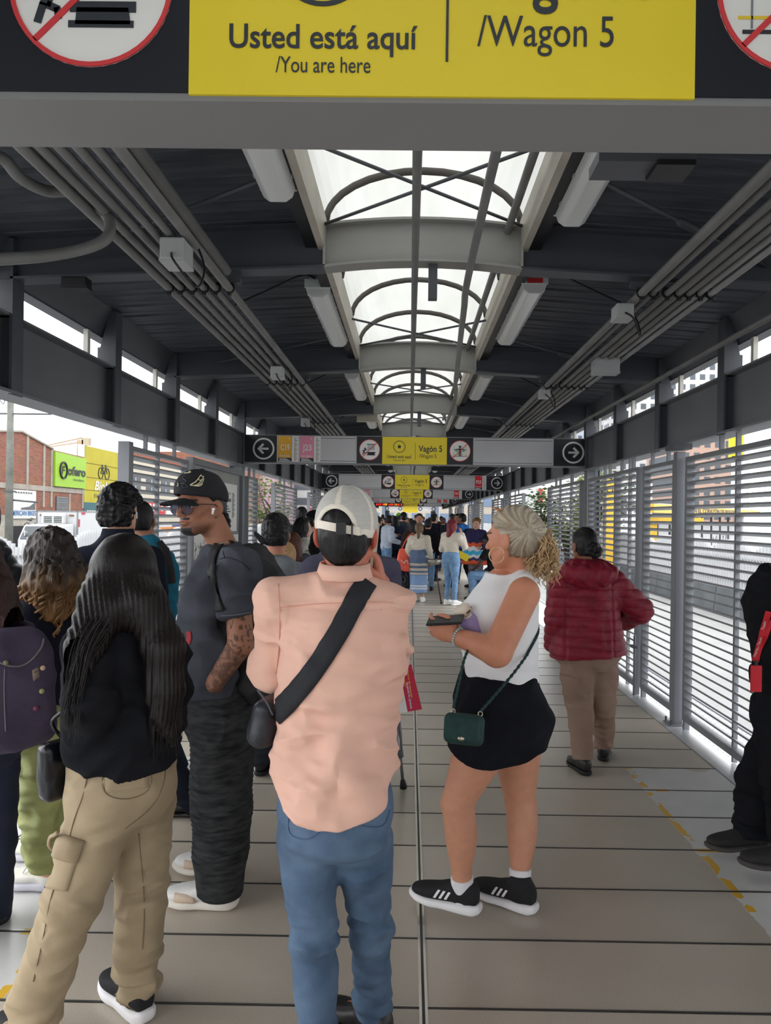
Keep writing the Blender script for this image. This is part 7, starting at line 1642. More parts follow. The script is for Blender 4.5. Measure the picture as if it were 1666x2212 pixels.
# ------------------------------------------------ people at the open doorway edge
Jf = dict(pelvis=P(-40, 1640, 2.72), neck=P(-50, 1320, 2.7), head=P(-62, 1222, 2.7), shL=P(-130, 1370, 2.6), shR=P(20, 1370, 2.8), elL=P(-140, 1500, 2.55), elR=P(30, 1500, 2.8), wrL=P(-120, 1600, 2.7), wrR=P(10, 1590, 2.95), hipL=P(-80, 1650, 2.66), hipR=P(-15, 1650, 2.78), knL=P(-90, 1840, 2.7), knR=P(-12, 1830, 2.82), anL=P(-90, 2020, 2.7), anR=P(-14, 1985, 2.9))
F_ = Fig('person', 'person with long dark hair in navy trousers wearing the purple backpack', Jf, (-0.8, 0.6, 0), (-0.7, 0.7, 0), h=0.011, kind='f', sh=0.18)
F_.body(SKN); F_.top('jacket', mat('dark_plum_fleece', (48, 42, 60), 0.9, 0.15, 6, 0.2, 160), 0.016, hem=0.05, disp=[folds(0.012, (6, 6, 10), 91)]); F_.pants('jeans', mat('navy_denim', (26, 34, 54), 0.85, 0.15, 8), top=0.15, disp=[folds(0.01, (7, 7, 16), 95)])
for q in 'LR': F_.shoe(q, BLACKP)
HF = hairmat('dark_brown_hair', (40, 28, 28), (70, 50, 46), (220, 220, 8))
def hf_x(v, T):
    for a, b, r0, r1 in (((-40, 1260, 2.66), (10, 1360, 2.58), .10, .07), ((10, 1360, 2.58), (42, 1420, 2.54), .07, .045), ((42, 1420, 2.54), (62, 1450, 2.52), .045, .02), ((-30, 1300, 2.6), (-10, 1430, 2.52), .09, .06)): v.cone(V3(*P(*a)), V3(*P(*b)), r0, r1, .03)
F_.hair('hair', HF, 'long', length=0.42, vol_=0.012, front=0.03, extra=hf_x, disp=[folds(0.012, (40, 40, 6), 7)])
t = thing('backpack', 'purple backpack with small badges on the back of the long haired person', 'backpack', tuple(P(30, 1490, 2.5))); PUR = mat('purple_canvas', (58, 50, 70), 0.9, scale=8, c2=(74, 64, 86), bump=0.25, bscale=220)
c = V3(*P(22, 1495, 2.52)); R = frame((-0.7, 0.7, 0), (-0.05, 0, 1)); v = Vol(c-V3(.25, .25, .3), c+V3(.25, .25, .3), 0.007)
v.loft(c, R, [(-.19, 0, 0, .11, .07), (-.15, 0, 0, .135, .095), (0, 0, 0, .14, .10), (.12, 0, 0, .13, .09), (.19, 0, .01, .11, .06), (.22, 0, .01, .08, .03)], pw=3.2); bp_ = finish(v, 'body', PUR, t, [folds(0.008, (7, 7, 9), 15)])
bvp = surf(bp_); PTH = mat('grey_zip', (112, 108, 110), 0.5)
cord(bvp, [(0, 1432), (30, 1440), (60, 1432), (88, 1402), (94, 1380)], 0.003, 'zip', PTH, t, 0.001, 2.4); cord(bvp, [(10, 1445), (9, 1500), (12, 1580)], 0.0018, 'seam', PTH, t, 0.001, 2.4)
lb = patch(bvp, [(69, 1448), (83, 1440), (86, 1462), (72, 1472)], 'leather_label', mat('tan_label', (128, 112, 100), 0.7), t, 0.003, 3, 2.4); cord(bvp, [(73, 1453), (80, 1450)], 0.001, 'label_print', BLACKP, lb, 0.004, 2.4)
for (u, w_, m) in ((92, 1443, mat('badge_pink', (190, 160, 140), 0.5)), (90, 1493, mat('badge_green', (150, 150, 96), 0.5)), (77, 1530, mat('badge_red', (110, 52, 76), 0.4)), (12, 1432, mat('badge_olive', (120, 112, 90), 0.5))):
    p = onto(bvp, u, w_, 0.001, 2.4); n = (CAMP-p).normalized(); MB().tube([p-n*.002, p+n*.004], [.009, .008], 14).build('badge', m, t, True)
v = Vol(c-V3(.25, .3, .3), c+V3(.25, .25, .3), 0.008); v.cone(c+R @ V3(.09, .08, .2), V3(*P(20, 1345, 2.72)), .022, .022); v.cone(V3(*P(20, 1345, 2.72)), V3(*P(28, 1372, 2.9)), .022, .022); finish(v, 'shoulder_strap', PUR, t)
Jg = dict(pelvis=P(-36, 1470, 3.62), neck=P(-34, 1195, 3.62), head=P(-48, 1118, 3.62), shL=P(-90, 1230, 3.5), shR=P(0, 1232, 3.72), elL=P(-96, 1330, 3.5), elR=P(12, 1330, 3.75), wrL=P(-80, 1420, 3.6), wrR=P(0, 1420, 3.85), hipL=P(-58, 1480, 3.56), hipR=P(-16, 1480, 3.68), knL=P(-60, 1640, 3.56), knR=P(-8, 1640, 3.68), anL=P(-60, 1805, 3.56), anR=P(-2, 1778, 3.68))
G = Fig('person', 'person in a black puffer jacket and maroon boots partly hidden at the doorway', Jg, (-0.8, 0.6, 0), (-0.8, 0.6, 0), h=0.012, sh=0.19)
PUF = mat('black_puffer', (24, 26, 31), 0.55, 0.2, 5, 0.1, 40)
quilt = lambda per, amp, ax2=2: (lambda V, N: amp*(np.abs(np.sin(V[:, ax2]*PI/per))**0.5-0.6))
G.body(SKN); G.top('puffer_jacket', PUF, 0.035, (.075, .07, .055), hem=-0.02, disp=[quilt(.075, .016)]); G.pants('trousers', mat('navy_denim', (26, 34, 54), 0.85, 0.15, 8), top=0.1, ext=-.35)
MAR = mat('maroon_leather', (78, 26, 42), 0.5, 0.15, 12)
for q in 'LR': 
    sh, o, R, fw = G.shoe(q, MAR, mat('tan_sole', (150, 120, 80), 0.6), high=.03); a = G.J['an'+q]; v = Vol(a-.1, a+.25, .009); v.cone(a-V3(0, 0, .03), lerp(a, G.J['kn'+q], .45), .056, .062); v.cut(lerp(a, G.J['kn'+q], .42), (0, 0, 1)); finish(v, 'boot_shaft', MAR, sh)
G.hair('hair', hairmat('black_hair', (14, 13, 15), (34, 32, 34)), 'short')
v = Vol(G.J['neck']-.2, G.J['neck']+.25, .01); v.ell(G.J['neck']+V3(.02, -.04, .0), (.12, .12, .085)); finish(v, 'hood', PUF, G.root, [quilt(.06, .012)])
# ================================================================== PEOPLE FURTHER ALONG
def cloth(name, c, v=0.15, b=0.2, rough=0.9, c2=None): return mat(name, c, rough, v, 5, b, 160, spec=0.12, c2=c2, crease=0.5, cscale=7)
def mk(d, **k): return {a: (b if not isinstance(b, tuple) else P(*b)) for a, b in dict(d, **k).items()}
BHAIR = hairmat('black_hair', (14, 13, 15), (34, 32, 34)); NVY = cloth('navy_wool', (24, 27, 38)); DKJ = cloth('dark_denim', (30, 38, 56))
# tousled man in navy jacket
J = mk(dict(pelvis=(252, 1440, 3.95), neck=(255, 1158, 3.95), head=(262, 1101, 3.97), shL=(185, 1212, 3.9), shR=(325, 1212, 3.98), elL=(172, 1330, 3.9), elR=(338, 1330, 3.98), wrL=(180, 1430, 4.05), wrR=(332, 1430, 4.15), hipL=(215, 1450, 3.9), hipR=(285, 1450, 3.98), knL=(215, 1600, 3.9), knR=(340, 1600, 3.95), anL=(220, 1735, 3.9), anR=(425, 1745, 3.92)))
H = Fig('person', 'man with tousled black hair and a white earbud in a navy jacket', J, (0.25, 0.97, 0), (0.05, 1, 0), h=0.01, sh=0.185, skin=(206, 156, 130)); H.ft = {'R': V3(-1, 0.1, 0)}
H.body(SKN, fine_h=0.007); H.top('jacket', NVY, 0.02, (.07, .066, .058), hem=-0.02, disp=[folds(0.012, (6, 6, 10), 3)]); H.pants('trousers', NVY, top=0.12, disp=[folds(0.01, (7, 7, 16), 4)])
for q in 'LR': H.shoe(q, mat('polished_black', (26, 26, 28), 0.25), h=0.008)
nk = H.J['neck']; collar(H.root, (nk[0], nk[1], nk[2]-.005), .068, .07, .045, NVY)
H.hair('hair', BHAIR, 'short', h=0.006, vol_=0.022, nape=-0.085, disp=[folds(0.014, (30, 30, 26), 6), folds(0.008, (70, 70, 40), 7)])
rr = random.Random(3); c = H.J['head']; cs = []
for i in range(150):
    a, e = rr.uniform(0, 2*PI), rr.uniform(0.1, 1.4); d = V3(math.cos(a)*math.cos(e), math.sin(a)*math.cos(e), math.sin(e)); p = c+d*V3(.096, .115, .118)-V3(0, 0, -.004); t_ = unit(np.cross(d, V3(rr.uniform(-1, 1), rr.uniform(-1, 1), .4))); cs.append([p, p+d*.010+t_*.022, p+d*.014+t_*.042, p+d*.004+t_*.062])
strands('loose_locks', BHAIR, H.root, cs, 0.004, 0.001)
e0 = c+H.hR @ V3(.088, .004, -.012); MB().tube([e0, e0+V3(0.002, 0, -.012), e0+V3(0.004, .004, -.034)], [.008, .006, .004], 8).build('earbud', mat('white_plastic', (238, 238, 240), 0.25), H.root, True)
# man in teal jacket
J = mk(dict(pelvis=(320, 1440, 4.5), neck=(318, 1166, 4.5), head=(303, 1124, 4.5), shL=(265, 1205, 4.4), shR=(352, 1215, 4.6), elL=(258, 1310, 4.4), elR=(362, 1310, 4.62), wrL=(262, 1400, 4.55), wrR=(350, 1400, 4.75), hipL=(300, 1450, 4.45), hipR=(345, 1450, 4.55), knL=(300, 1580, 4.45), knR=(352, 1580, 4.56), anL=(300, 1690, 4.4), anR=(388, 1662, 4.6)))
I_ = Fig('person', 'man with cropped hair in a teal jacket behind the navy jacket', J, (-0.2, 0.95, 0), (-0.1, 1, 0), h=0.01, sh=0.18, skin=(160, 112, 88)); I_.ft = {'R': V3(-.5, .85, 0)}
I_.body(SKN, fine_h=0.008); tj = I_.top('jacket', cloth('teal_shell', (38, 104, 128), 0.1), 0.02, (.07, .066, .055), disp=[folds(0.012, (6, 6, 10), 3)]); I_.pants('trousers', DKJ, top=0.1); I_.hair('hair', BHAIR, 'crop', vol_=0.002, nape=-0.06)
for q in 'LR': I_.shoe(q, mat('brown_suede', (112, 92, 78), 0.8), BLACKP, h=0.008)
ribbon(surf(tj), [(344, 1170), (356, 1190), (366, 1225), (370, 1260)], 14, 'backpack_strap', mat('black_ripstop', (27, 27, 30)), tj, 0.01, 4.5)
# man in grey hoodie
J = mk(dict(pelvis=(590, 1410, 4.62), neck=(598, 1205, 4.6), head=(597, 1152, 4.62), shL=(548, 1240, 4.58), shR=(650, 1240, 4.66), elL=(540, 1320, 4.58), elR=(662, 1320, 4.66), wrL=(548, 1390, 4.7), wrR=(650, 1390, 4.8), hipL=(568, 1420, 4.6), hipR=(614, 1420, 4.66), knL=(566, 1540, 4.6), knR=(612, 1540, 4.66), anL=(566, 1646, 4.6), anR=(614, 1646, 4.7)))
K = Fig('person', 'man with short black hair and neck chain in a grey hoodie seen from behind', J, (-0.05, 1, 0), (0.05, 1, 0), h=0.01, sh=0.18, skin=(196, 134, 108), hs=0.98)
HOOD = cloth('grey_hoodie', (112, 116, 122), c2=(140, 144, 150)); K.body(SKN, fine_h=0.007); K.top('hoodie', HOOD, 0.02, (.07, .066, .058), hem=0.0, disp=[folds(0.014, (6, 6, 10), 3)])
v = Vol(K.J['neck']-.24, K.J['neck']+.2, .008); n0 = K.J['neck']; v.loft(n0-V3(0, .07, .20), frame((0, 1, 0)), [(0, .02, .02, .03, .03), (.05, .015, -.0, .085, .05), (.12, .01, -.005, .125, .07), (.175, 0, .015, .125, .075), (.205, 0, .03, .10, .07)], pw=2.2); v.ell(n0+V3(0, .02, .045), (.075, .075, .07), None, .01, 'd'); finish(v, 'hood', HOOD, K.root, [folds(0.008, (9, 9, 14), 4)])
MB().tube([n0+V3(.062*math.cos(a), .0+.062*math.sin(a), .035+.012*math.sin(a)) for a in np.linspace(0, 2*PI, 26)], .003, 5).build('chain', mat('gold_chain', (206, 180, 120), 0.3, metal=.8), K.root, True)
K.pants('trousers', cloth('charcoal_denim', (44, 46, 52)), 0.015, (.10, .095, .09), top=0.1, disp=[folds(0.02, (8, 8, 20), 9)]); K.hair('hair', BHAIR, 'short', h=0.007, vol_=0.012, nape=-0.075, disp=[folds(0.008, (60, 60, 50), 5)])
for q in 'LR': K.shoe(q, BLACKP, mat('black_rubber', (20, 20, 22), 0.6), h=0.009)
# person with crutch
J = mk(dict(pelvis=(752, 1430, 4.15), neck=(755, 1190, 4.15), head=(752, 1130, 4.17), shL=(680, 1236, 4.12), shR=(834, 1236, 4.18), elL=(668, 1340, 4.12), elR=(846, 1340, 4.15), wrL=(680, 1430, 4.25), wrR=(838, 1436, 4.1), hipL=(722, 1450, 4.12), hipR=(782, 1450, 4.18), knL=(722, 1590, 4.12), knR=(782, 1590, 4.18), anL=(722, 1722, 4.12), anR=(782, 1716, 4.2)))
Lp = Fig('person', 'person in a slate purple jacket standing with a crutch in front of the pink shirt', J, (0, 1, 0), (0, 1, 0), h=0.011, sh=0.19, skin=(186, 132, 106))
Lp.body(SKN); Lp.top('jacket', cloth('slate_purple_shell', (82, 80, 98)), 0.035, (.078, .072, .06), disp=[folds(0.014, (6, 6, 10), 3)]); Lp.pants('trousers', DKJ, top=0.1); Lp.hair('hair', BHAIR, 'short')
for q in 'LR': Lp.shoe(q, BLACKP, h=0.01)
t = thing('crutch', 'grey aluminium forearm crutch with a black rubber tip standing on the floor', 'crutch', tuple(P(872, 1704, 4.36))); ALU = mat('crutch_tube', (150, 150, 156), 0.3, 0.05, 5, metal=.6)
a0, a1 = P(872, 1702, 4.36), P(846, 1455, 4.2); dd = (a1-a0).normalized(); mb = MB(); mb.tube([a0+dd*.04, a0+dd*.42], .010, 10); mb.build('lower_tube', ALU, t, True)
mb = MB()
for s_ in (-1, 1): mb.tube([a0+dd*.24+Vector((s_*.010, 0, 0)), a0+dd*.34+Vector((s_*.016, 0, 0)), a1+Vector((s_*.02, 0, 0))], .008, 8)
mb.build('twin_tubes', ALU, t, True); MB().tube([a0+dd*.20, a0+dd*.205, a0+dd*.245, a0+dd*.25], [.012, .02, .02, .012], 12).build('collar', mat('grey_grip', (90, 92, 98), 0.5), t, True); MB().tube([a0, a0+dd*.006, a0+dd*.05, a0+dd*.055], [.021, .023, .014, .012], 14).build('rubber_tip', BLACKP, t, True); MB().tube([a1+Vector((-.03, 0, -.02)), a1+Vector((.03, -.06, -.02))], .014, 8).build('hand_grip', BLACKP, t, True)
# pamphlet
t = thing('leaflet', 'red and white printed leaflet sticking out beside the pink shirt', 'leaflet', tuple(P(868, 1490, 3.95))); MG = mat('magenta_paper', (196, 34, 70), 0.5, 0.05, 8)
qa, qb, qc, qd = P(846, 1444, 4.0), P(889, 1435, 3.97), P(912, 1532, 3.95), P(862, 1541, 3.98); ex = (qb-qa); ey = (qd-qa); nn = ex.cross(ey).normalized()*0.0015
def quad(u0, u1, v0, v1, off, nm, m, par):
    f = lambda u, v_, o: qa+ex*u+(ey*(1-u)+(qc-qb)*u)*v_+nn*o
    vs = [f(u, v_, o) for o in (off, off-.9) for u, v_ in ((u0, v0), (u1, v0), (u1, v1), (u0, v1))]; mb = MB(); mb.add(vs, [(0, 1, 2, 3), (7, 6, 5, 4), (0, 4, 5, 1), (1, 5, 6, 2), (2, 6, 7, 3), (3, 7, 4, 0)]); return mb.build(nm, m, par)
sg_ = -1 if nn.y > 0 else 1
red = quad(.38, 1, 0, 1, 0, 'red_page', MG, t); wht = quad(0, .38, 0, 1, 0, 'white_page', WHITE, t)
ux = ex.normalized(); uy = ey.normalized()
def leaf_text(s, u, v0, v1, cap, m, par, bold):
    me = text_mesh(s, 0, (ey*(v1-v0)).length, 0, cap, bold, .0); o = qa+ex*u+ey*v0+(nn if nn.y < 0 else -nn)*1.3; M4 = Matrix(((uy.x, -nn.normalized().x*sg_, -ux.x*-1, o.x), (uy.y, -nn.normalized().y*sg_, ux.y, o.y), (uy.z, -nn.normalized().z*sg_, ux.z, o.z), (0, 0, 0, 1))); me.transform(M4); return link('lettering', me, m, par)
leaf_text('Cierre de estación', .72, .10, .72, .013, mat('yellow_print', (236, 200, 80), .5), red, .0); leaf_text('temporal Av. Jiménez', .60, .36, .95, .014, mat('blue_white_print', (206, 206, 236), .5), red, .02); leaf_text('Y apertura', .50, .10, .45, .013, mat('yellow_print', (236, 200, 80), .5), red, .0)
mb = MB()
for j in range(5):
    f = lambda u, v_: qa+ex*u+ey*v_+(nn if nn.y < 0 else -nn)*1.2; mb.add([f(.06+j*.06, .12), f(.075+j*.06, .12), f(.075+j*.06, .8-.05*(j % 3)), f(.06+j*.06, .8-.05*(j % 3))], [(0, 1, 2, 3)])
mb.build('print_lines', mat('grey_print', (150, 150, 156), .5), wht)
# woman in maroon quilted jacket walking away
J = mk(dict(pelvis=(1272, 1440, 4.74), neck=(1265, 1220, 4.72), head=(1262, 1178, 4.72), shL=(1217, 1262, 4.70), shR=(1326, 1262, 4.76), elL=(1206, 1335, 4.72), elR=(1382, 1318, 4.78), wrL=(1198, 1392, 4.85), wrR=(1348, 1340, 4.98), hipL=(1246, 1450, 4.72), hipR=(1300, 1450, 4.78), knL=(1254, 1545, 4.74), knR=(1302, 1535, 4.86), anL=(1260, 1636, 4.70), anR=(1305, 1606, 4.98)))
M_ = Fig('person', 'woman in a maroon quilted jacket and taupe trousers walking away', J, (-0.3, 0.95, 0), (0.02, 1, 0), h=0.008, kind='f', fat=1.15, sh=0.19, skin=(150, 100, 78), hs=0.92); M_.ft = {'L': V3(-.25, .97, 0), 'R': V3(.3, .95, 0)}
MRN = mat('maroon_quilt', (128, 26, 46), 0.5, 0.18, 14, 0.35, 40, spec=0.3); M_.body(SKN, fine_h=0.007)
kn = [(0, 0, 0, .235, .19), (.06, 0, 0, .245, .195), (.2, 0, 0, .225, .18), (.36, 0, 0, .205, .165), (.5, 0, 0, .19, .15), (.57, 0, 0, .15, .115), (.62, 0, 0, .10, .08), (.65, 0, 0, .08, .075)]
def ql(V, N):
    inner = (np.abs(V[:, 0]-M_.J['neck'][0]) < .2); ph = (V[:, 2]+0.02*np.abs(V[:, 0]-M_.J['neck'][0])); a = np.abs(np.sin(ph*PI/0.062))**0.45; return 0.013*(a-.7)*np.where(np.abs(V[:, 0]-M_.J['neck'][0]) > .13, .8, 1)-0.008*np.exp(-((np.abs(V[:, 0]-M_.J['neck'][0]-.005)-.145)/.008)**2)*(V[:, 1] < 4.72)
M_.top('quilted_jacket', MRN, 0.02, (.09, .085, .07), 'wrist', 0.075, kn=kn, h=0.006, disp=[ql, folds(0.010, (16, 8, 8), 4, ridge=False)], it=1, hem_n=V3(0.08, 0, -1))
v = Vol(M_.J['neck']-.26, M_.J['neck']+.22, .007); n0 = M_.J['neck']; v.loft(n0-V3(0, .10, .15), frame((0, 1, 0)), [(0, 0, .03, .05, .035), (.03, 0, .015, .115, .06), (.08, 0, .0, .165, .085), (.12, 0, .01, .175, .09), (.16, 0, .04, .14, .075), (.185, 0, .06, .09, .05)], pw=2.2); finish(v, 'hood', MRN, M_.root, [folds(0.012, (14, 14, 9), 6), folds(0.008, (26, 20, 14), 8)])
TPE = cloth('taupe_trouser', (136, 112, 98), c2=(150, 126, 112)); M_.pants('trousers', TPE, 0.01, (.108, .080, .064), top=0.14, ext=0.03, h=0.007, disp=[folds(0.008, (8, 8, 10), 5), folds(0.007, (9, 9, 18), 6, mask=lambda V: np.clip(1-np.abs(V[:, 2]-.45)/.12, 0, 1))])
for q in 'LR': M_.shoe(q, LEATH, mat('black_rubber', (20, 20, 22), 0.6), h=0.006, L=.245)
def bun(v, T):
    for a in range(7): v.ell(T(.028*math.cos(a*.9)+.006, -.128+.01*math.sin(a*2), -.03+.03*math.sin(a*.9)), (.027, .026, .024), None, .006)
M_.hair('hair', BHAIR, 'bun', h=0.005, vol_=0.006, nape=-0.07, extra=bun, disp=[folds(0.003, (50, 50, 30), 6)])
t = thing('folder', 'dark folder tucked under the arm of the maroon jacket', 'folder', tuple(P(1360, 1335, 4.9))); c = V3(*P(1352, 1333, 4.88)); R = frame((1, .5, -.55), (0, .3, 1)); M4 = Matrix([list(R[i])+[c[i]] for i in range(3)]+[[0, 0, 0, 1]]); MB().box(-.012, .012, -.09, .09, -.02, .02, T=M4).build('cover', BLACKP, t, bevel=.004)
# guard at the right edge
J = mk(dict(pelvis=(1690, 1500, 3.42), neck=(1738, 1225, 3.45), head=(1754, 1150, 3.43), shL=(1716, 1280, 3.28), shR=(1740, 1275, 3.62), elL=(1726, 1400, 3.24), elR=(1744, 1395, 3.66), wrL=(1696, 1490, 3.3), wrR=(1720, 1480, 3.6), hipL=(1682, 1530, 3.34), hipR=(1708, 1530, 3.52), knL=(1700, 1700, 3.28), knR=(1640, 1690, 3.50), anL=(1716, 1835, 3.32), anR=(1630, 1795, 3.56)))
N_g = Fig('person', 'person in black trousers and a red vest with lanyard at the frame edge', J, (-.9, .3, 0), (-1, 0.05, 0), h=0.009, fat=1.1, sh=0.2, skin=(150, 104, 82))
N_g.ft = {'L': V3(-1, .05, 0), 'R': V3(-1, -.1, 0)}; BLT = cloth('black_uniform', (24, 25, 30)); N_g.body(SKN)
up_ = N_g.top('uniform_shirt', BLT, 0.012, (.066, .062, .05), hem=0.0, neck=.05, h=.008, disp=[folds(0.014, (6, 6, 12), 3)])
v = N_g.vol(['pelvis', 'neck', 'shL', 'shR'], .25, .008); N_g.torso(v, .026); v.cut(N_g.J['pelvis']+N_g.tR[:, 2]*.26, -N_g.tR[:, 2]+V3(.45, 0, 0)); v.cut(N_g.J['neck']+V3(0, 0, -.02), (0, 0, 1)); v.cut(N_g.J['neck']+N_g.cd*.06, N_g.cd); vest = finish(v, 'red_vest', cloth('red_vest', (176, 34, 44)), N_g.root, [folds(0.008, (6, 6, 12), 3)])
N_g.pants('trousers', BLT, 0.014, (.118, .10, .085), top=0.12, ext=0.02, h=.008, disp=[folds(0.012, (7, 7, 16), 5), folds(0.022, (9, 9, 26), 6, mask=lambda V: np.clip((.4-V[:, 2])/.15, 0, 1))])
for q in 'LR': N_g.shoe(q, mat('charcoal_trainer', (44, 42, 42), 0.8, 0.2, 40, .2, 200), mat('charcoal_sole', (70, 66, 66), 0.7), h=.006, L=.30, width=.05, thick=.034)
N_g.hair('hair', BHAIR, 'crop', vol_=.004, nape=-.06)
bvN = surf(up_, vest); t = thing('lanyard', 'red lanyard with white lettering and card holder on the red vest', 'lanyard', tuple(P(1645, 1380, 3.2))); RLN = mat('red_webbing', (200, 34, 48), .7)
ln = ribbon(bvN, [(1662, 1320), (1652, 1360), (1642, 1400), (1634, 1428)], 14, 'ribbon', RLN, t, .004, 3.3); ribbon(bvN, [(1668, 1340), (1656, 1372), (1643, 1402), (1636, 1428)], 12, 'ribbon', RLN, t, .003, 3.3)
pa = P(1634, 1432, 3.22); MB().box(pa.x-.024, pa.x+.024, pa.y-.006, pa.y+.004, pa.z-.125, pa.z-.01).build('card_holder', RLN, t, bevel=.003); MB().tube([pa+Vector((0, 0, .012)), pa+Vector((0, 0, -.012))], .007, 8).build('clip', BLACKP, t)
for (u, w_) in ((1656, 1345), (1648, 1378), (1640, 1408)):
    p = onto(bvN, u, w_, .012, 3.3); me = text_mesh('TransMilenio', -.03, .03, -.005, .012, .01, .001); me.transform(Matrix.Translation(p) @ Matrix.Rotation(-1.15, 4, 'Y')); link('lettering', me, WHITE, ln)
# ------------------------------------------------ walkers built from one recipe
def walker(lab, u, Y, Ht, deg, top, pants, hair=BHAIR, hst='short', arms='dd', turn=0, skin=(190, 140, 114), kind='m', sleeve='wrist', puff=0.018, shoe=None, stride=0.0, skirt=None, fat=1.0, face=None, h=None, hlen=.25, extra=None, cat='person', grp=None, hem=-0.02, leg=(.088, .07, .06), tname='jacket', seat=None, lean=0, quick=False):
    k = Ht/1.72; a = math.radians(deg); f = V3(-math.sin(a), math.cos(a), 0); r = V3(math.cos(a), math.sin(a), 0); g = P(u, 1119, Y); O = V3(g.x, Y, 0)
    W = lambda x, y, z: O+(r*x+f*y)*k+V3(0, 0, z*k); fem = kind == 'f'; w_ = .17 if fem else .19
    J = dict(pelvis=W(0, 0, .87), neck=W(0, .01+lean, 1.46), head=W(0, .035+lean, 1.602), hipL=W(-.09, 0, .88), hipR=W(.09, 0, .88), knL=W(-.095, .02+stride*.5, .49), knR=W(.095, .02-stride*.4, .49), anL=W(-.10, stride, .09), anR=W(.10, -stride, .09))
    if seat:
        J.update(pelvis=W(0, -.38, .50), neck=W(0, -.30, 1.06), head=W(0, -.24, 1.20), hipL=W(-.09, -.36, .50), hipR=W(.09, -.36, .50), knL=W(-.14, .02, .50), knR=W(.14, .02, .50), anL=W(-.10, .0, .09), anR=W(.12, .03, .09))
    oz = J['neck'][2]-W(0, 0, 1.46)[2]; oy = (J['neck']-W(0, .01, 1.46)); oy[2] = 0; S = lambda x, y, z: W(x, y, z)+V3(0, 0, oz)+oy
    for i, q in enumerate('LR'):
        s_ = -1 if q == 'L' else 1; J['sh'+q] = S(s_*w_, 0, 1.385); p = arms[i]
        e, w2 = {'d': ((.235, -.02, 1.12), (.25, .06, .88)), 'p': ((.22, .02, 1.12), (.10, .26, 1.22)), 'b': ((.23, 0, 1.12), (.16, .24, 1.06)), 'k': ((.25, -.08, 1.13), (.20, .10, .98)), 'u': ((.26, .10, 1.2), (.12, .16, 1.46)), 's': ((.24, .14, 1.14), (.12, .34, 1.0)), 'l': ((.24, .05, 1.1), (.2, .30, .92))}[p]
        J['el'+q] = S(s_*e[0], e[1], e[2]); J['wr'+q] = S(s_*w2[0], w2[1], w2[2])
    ta = a+math.radians(turn); h = h or max(.009, Y*.00085)
    F = Fig('person', lab, J, (-math.sin(ta), math.cos(ta), 0), f, h=h, kind=kind, sh=(.175 if fem else .19)*k**.5, skin=skin, hs=.97*k**.4, fat=fat, group=grp, cat=cat, base=(float(O[0]), float(O[1]), 0)); F.W = W; F.f, F.r = f, r
    F.body(SKN, face=(h < .0165 if face is None else face), fine_h=h*.75 if h > .008 else h, hands='LR' if not quick else '')
    F.top(tname, top, puff, (.068, .064, .054) if sleeve == 'wrist' else (.075, .072, .05), sleeve, hem, disp=[folds(.012, (6, 6, 11), int(u) % 50)]); 
    if skirt: F.skirt = skirt(F)
    elif pants: F.pants('trousers', pants, .012, leg, top=.16 if hem < 0 else hem+.1, disp=[folds(.012, (7, 7, 16), int(u) % 40)])
    for q in 'LR': F.shoe(q, shoe or BLACKP, WHITE if shoe is WHITE else None, h=h)
    if hair: F.hair('hair', hair, hst, vol_=.012, length=hlen, front=.035 if hst == 'long' else .05, nape=-.08, extra=extra, disp=[folds(.008, (40, 40, 10), int(u) % 30)])
    return F
def mane(L_, wd=.085):
    return lambda v, T: (v.cone(T(0, -.03, 0), T(0, -.065, -L_*.5), .09, wd, .03), v.cone(T(0, -.065, -L_*.5), T(0, -.085, -L_), wd, wd*.5, .03))
def tail(L_): return lambda v, T: (v.cone(T(0, -.10, .02), T(0, -.135, -.05), .035, .03, .02), v.cone(T(0, -.135, -.05), T(0, -.12, -L_), .036, .012, .02))
def capon(F, m, back=False):
    c = F.J['head']; R = F.hR; T = lambda x, y, z: c+R @ V3(x, y, z); v = Vol(c-.2, c+.22, F.h); v.ell(T(0, -.008, .036), (.090, .112, .108), R); v.cut(T(0, 0, .03), R @ V3(0, .1, -1)); o = finish(v, 'cap', m, F.root)
    v = Vol(c-.24, c+.24, F.h); d = -1 if back else 1; v.ell(T(0, d*.125, .028), (.075, .075, .010), R); finish(v, 'peak', m, o)
REDH = hairmat('dark_red_hair', (92, 22, 34), (124, 44, 52), (200, 200, 8)); BRH = hairmat('brown_curly_hair', (62, 36, 30), (92, 58, 44), (60, 60, 40)); BLH = hairmat('blonde_child_hair', (186, 150, 104), (140, 108, 72), (120, 120, 12)); LTH = hairmat('light_brown_hair', (140, 104, 70), (104, 74, 50), (60, 60, 60)); DBH = hairmat('streaked_brown_hair', (44, 34, 30), (130, 106, 80), (120, 120, 5))
CRMK = cloth('cream_knit', (206, 198, 184), .06); LDN = mat('light_denim', (92, 128, 168), .85, scale=8, c2=(122, 156, 192), bump=.2, bscale=300); WHC = cloth('white_cotton', (222, 222, 222), .05); BLC = cloth('black_cotton', (24, 24, 28)); GRW = cloth('grey_wool', (62, 66, 72)); BRC = cloth('brown_cord', (52, 40, 36)); BLJ = cloth('blue_shell', (48, 108, 180), .1); WSH = mat('white_trainer', (232, 232, 232), .6, .04, 8)
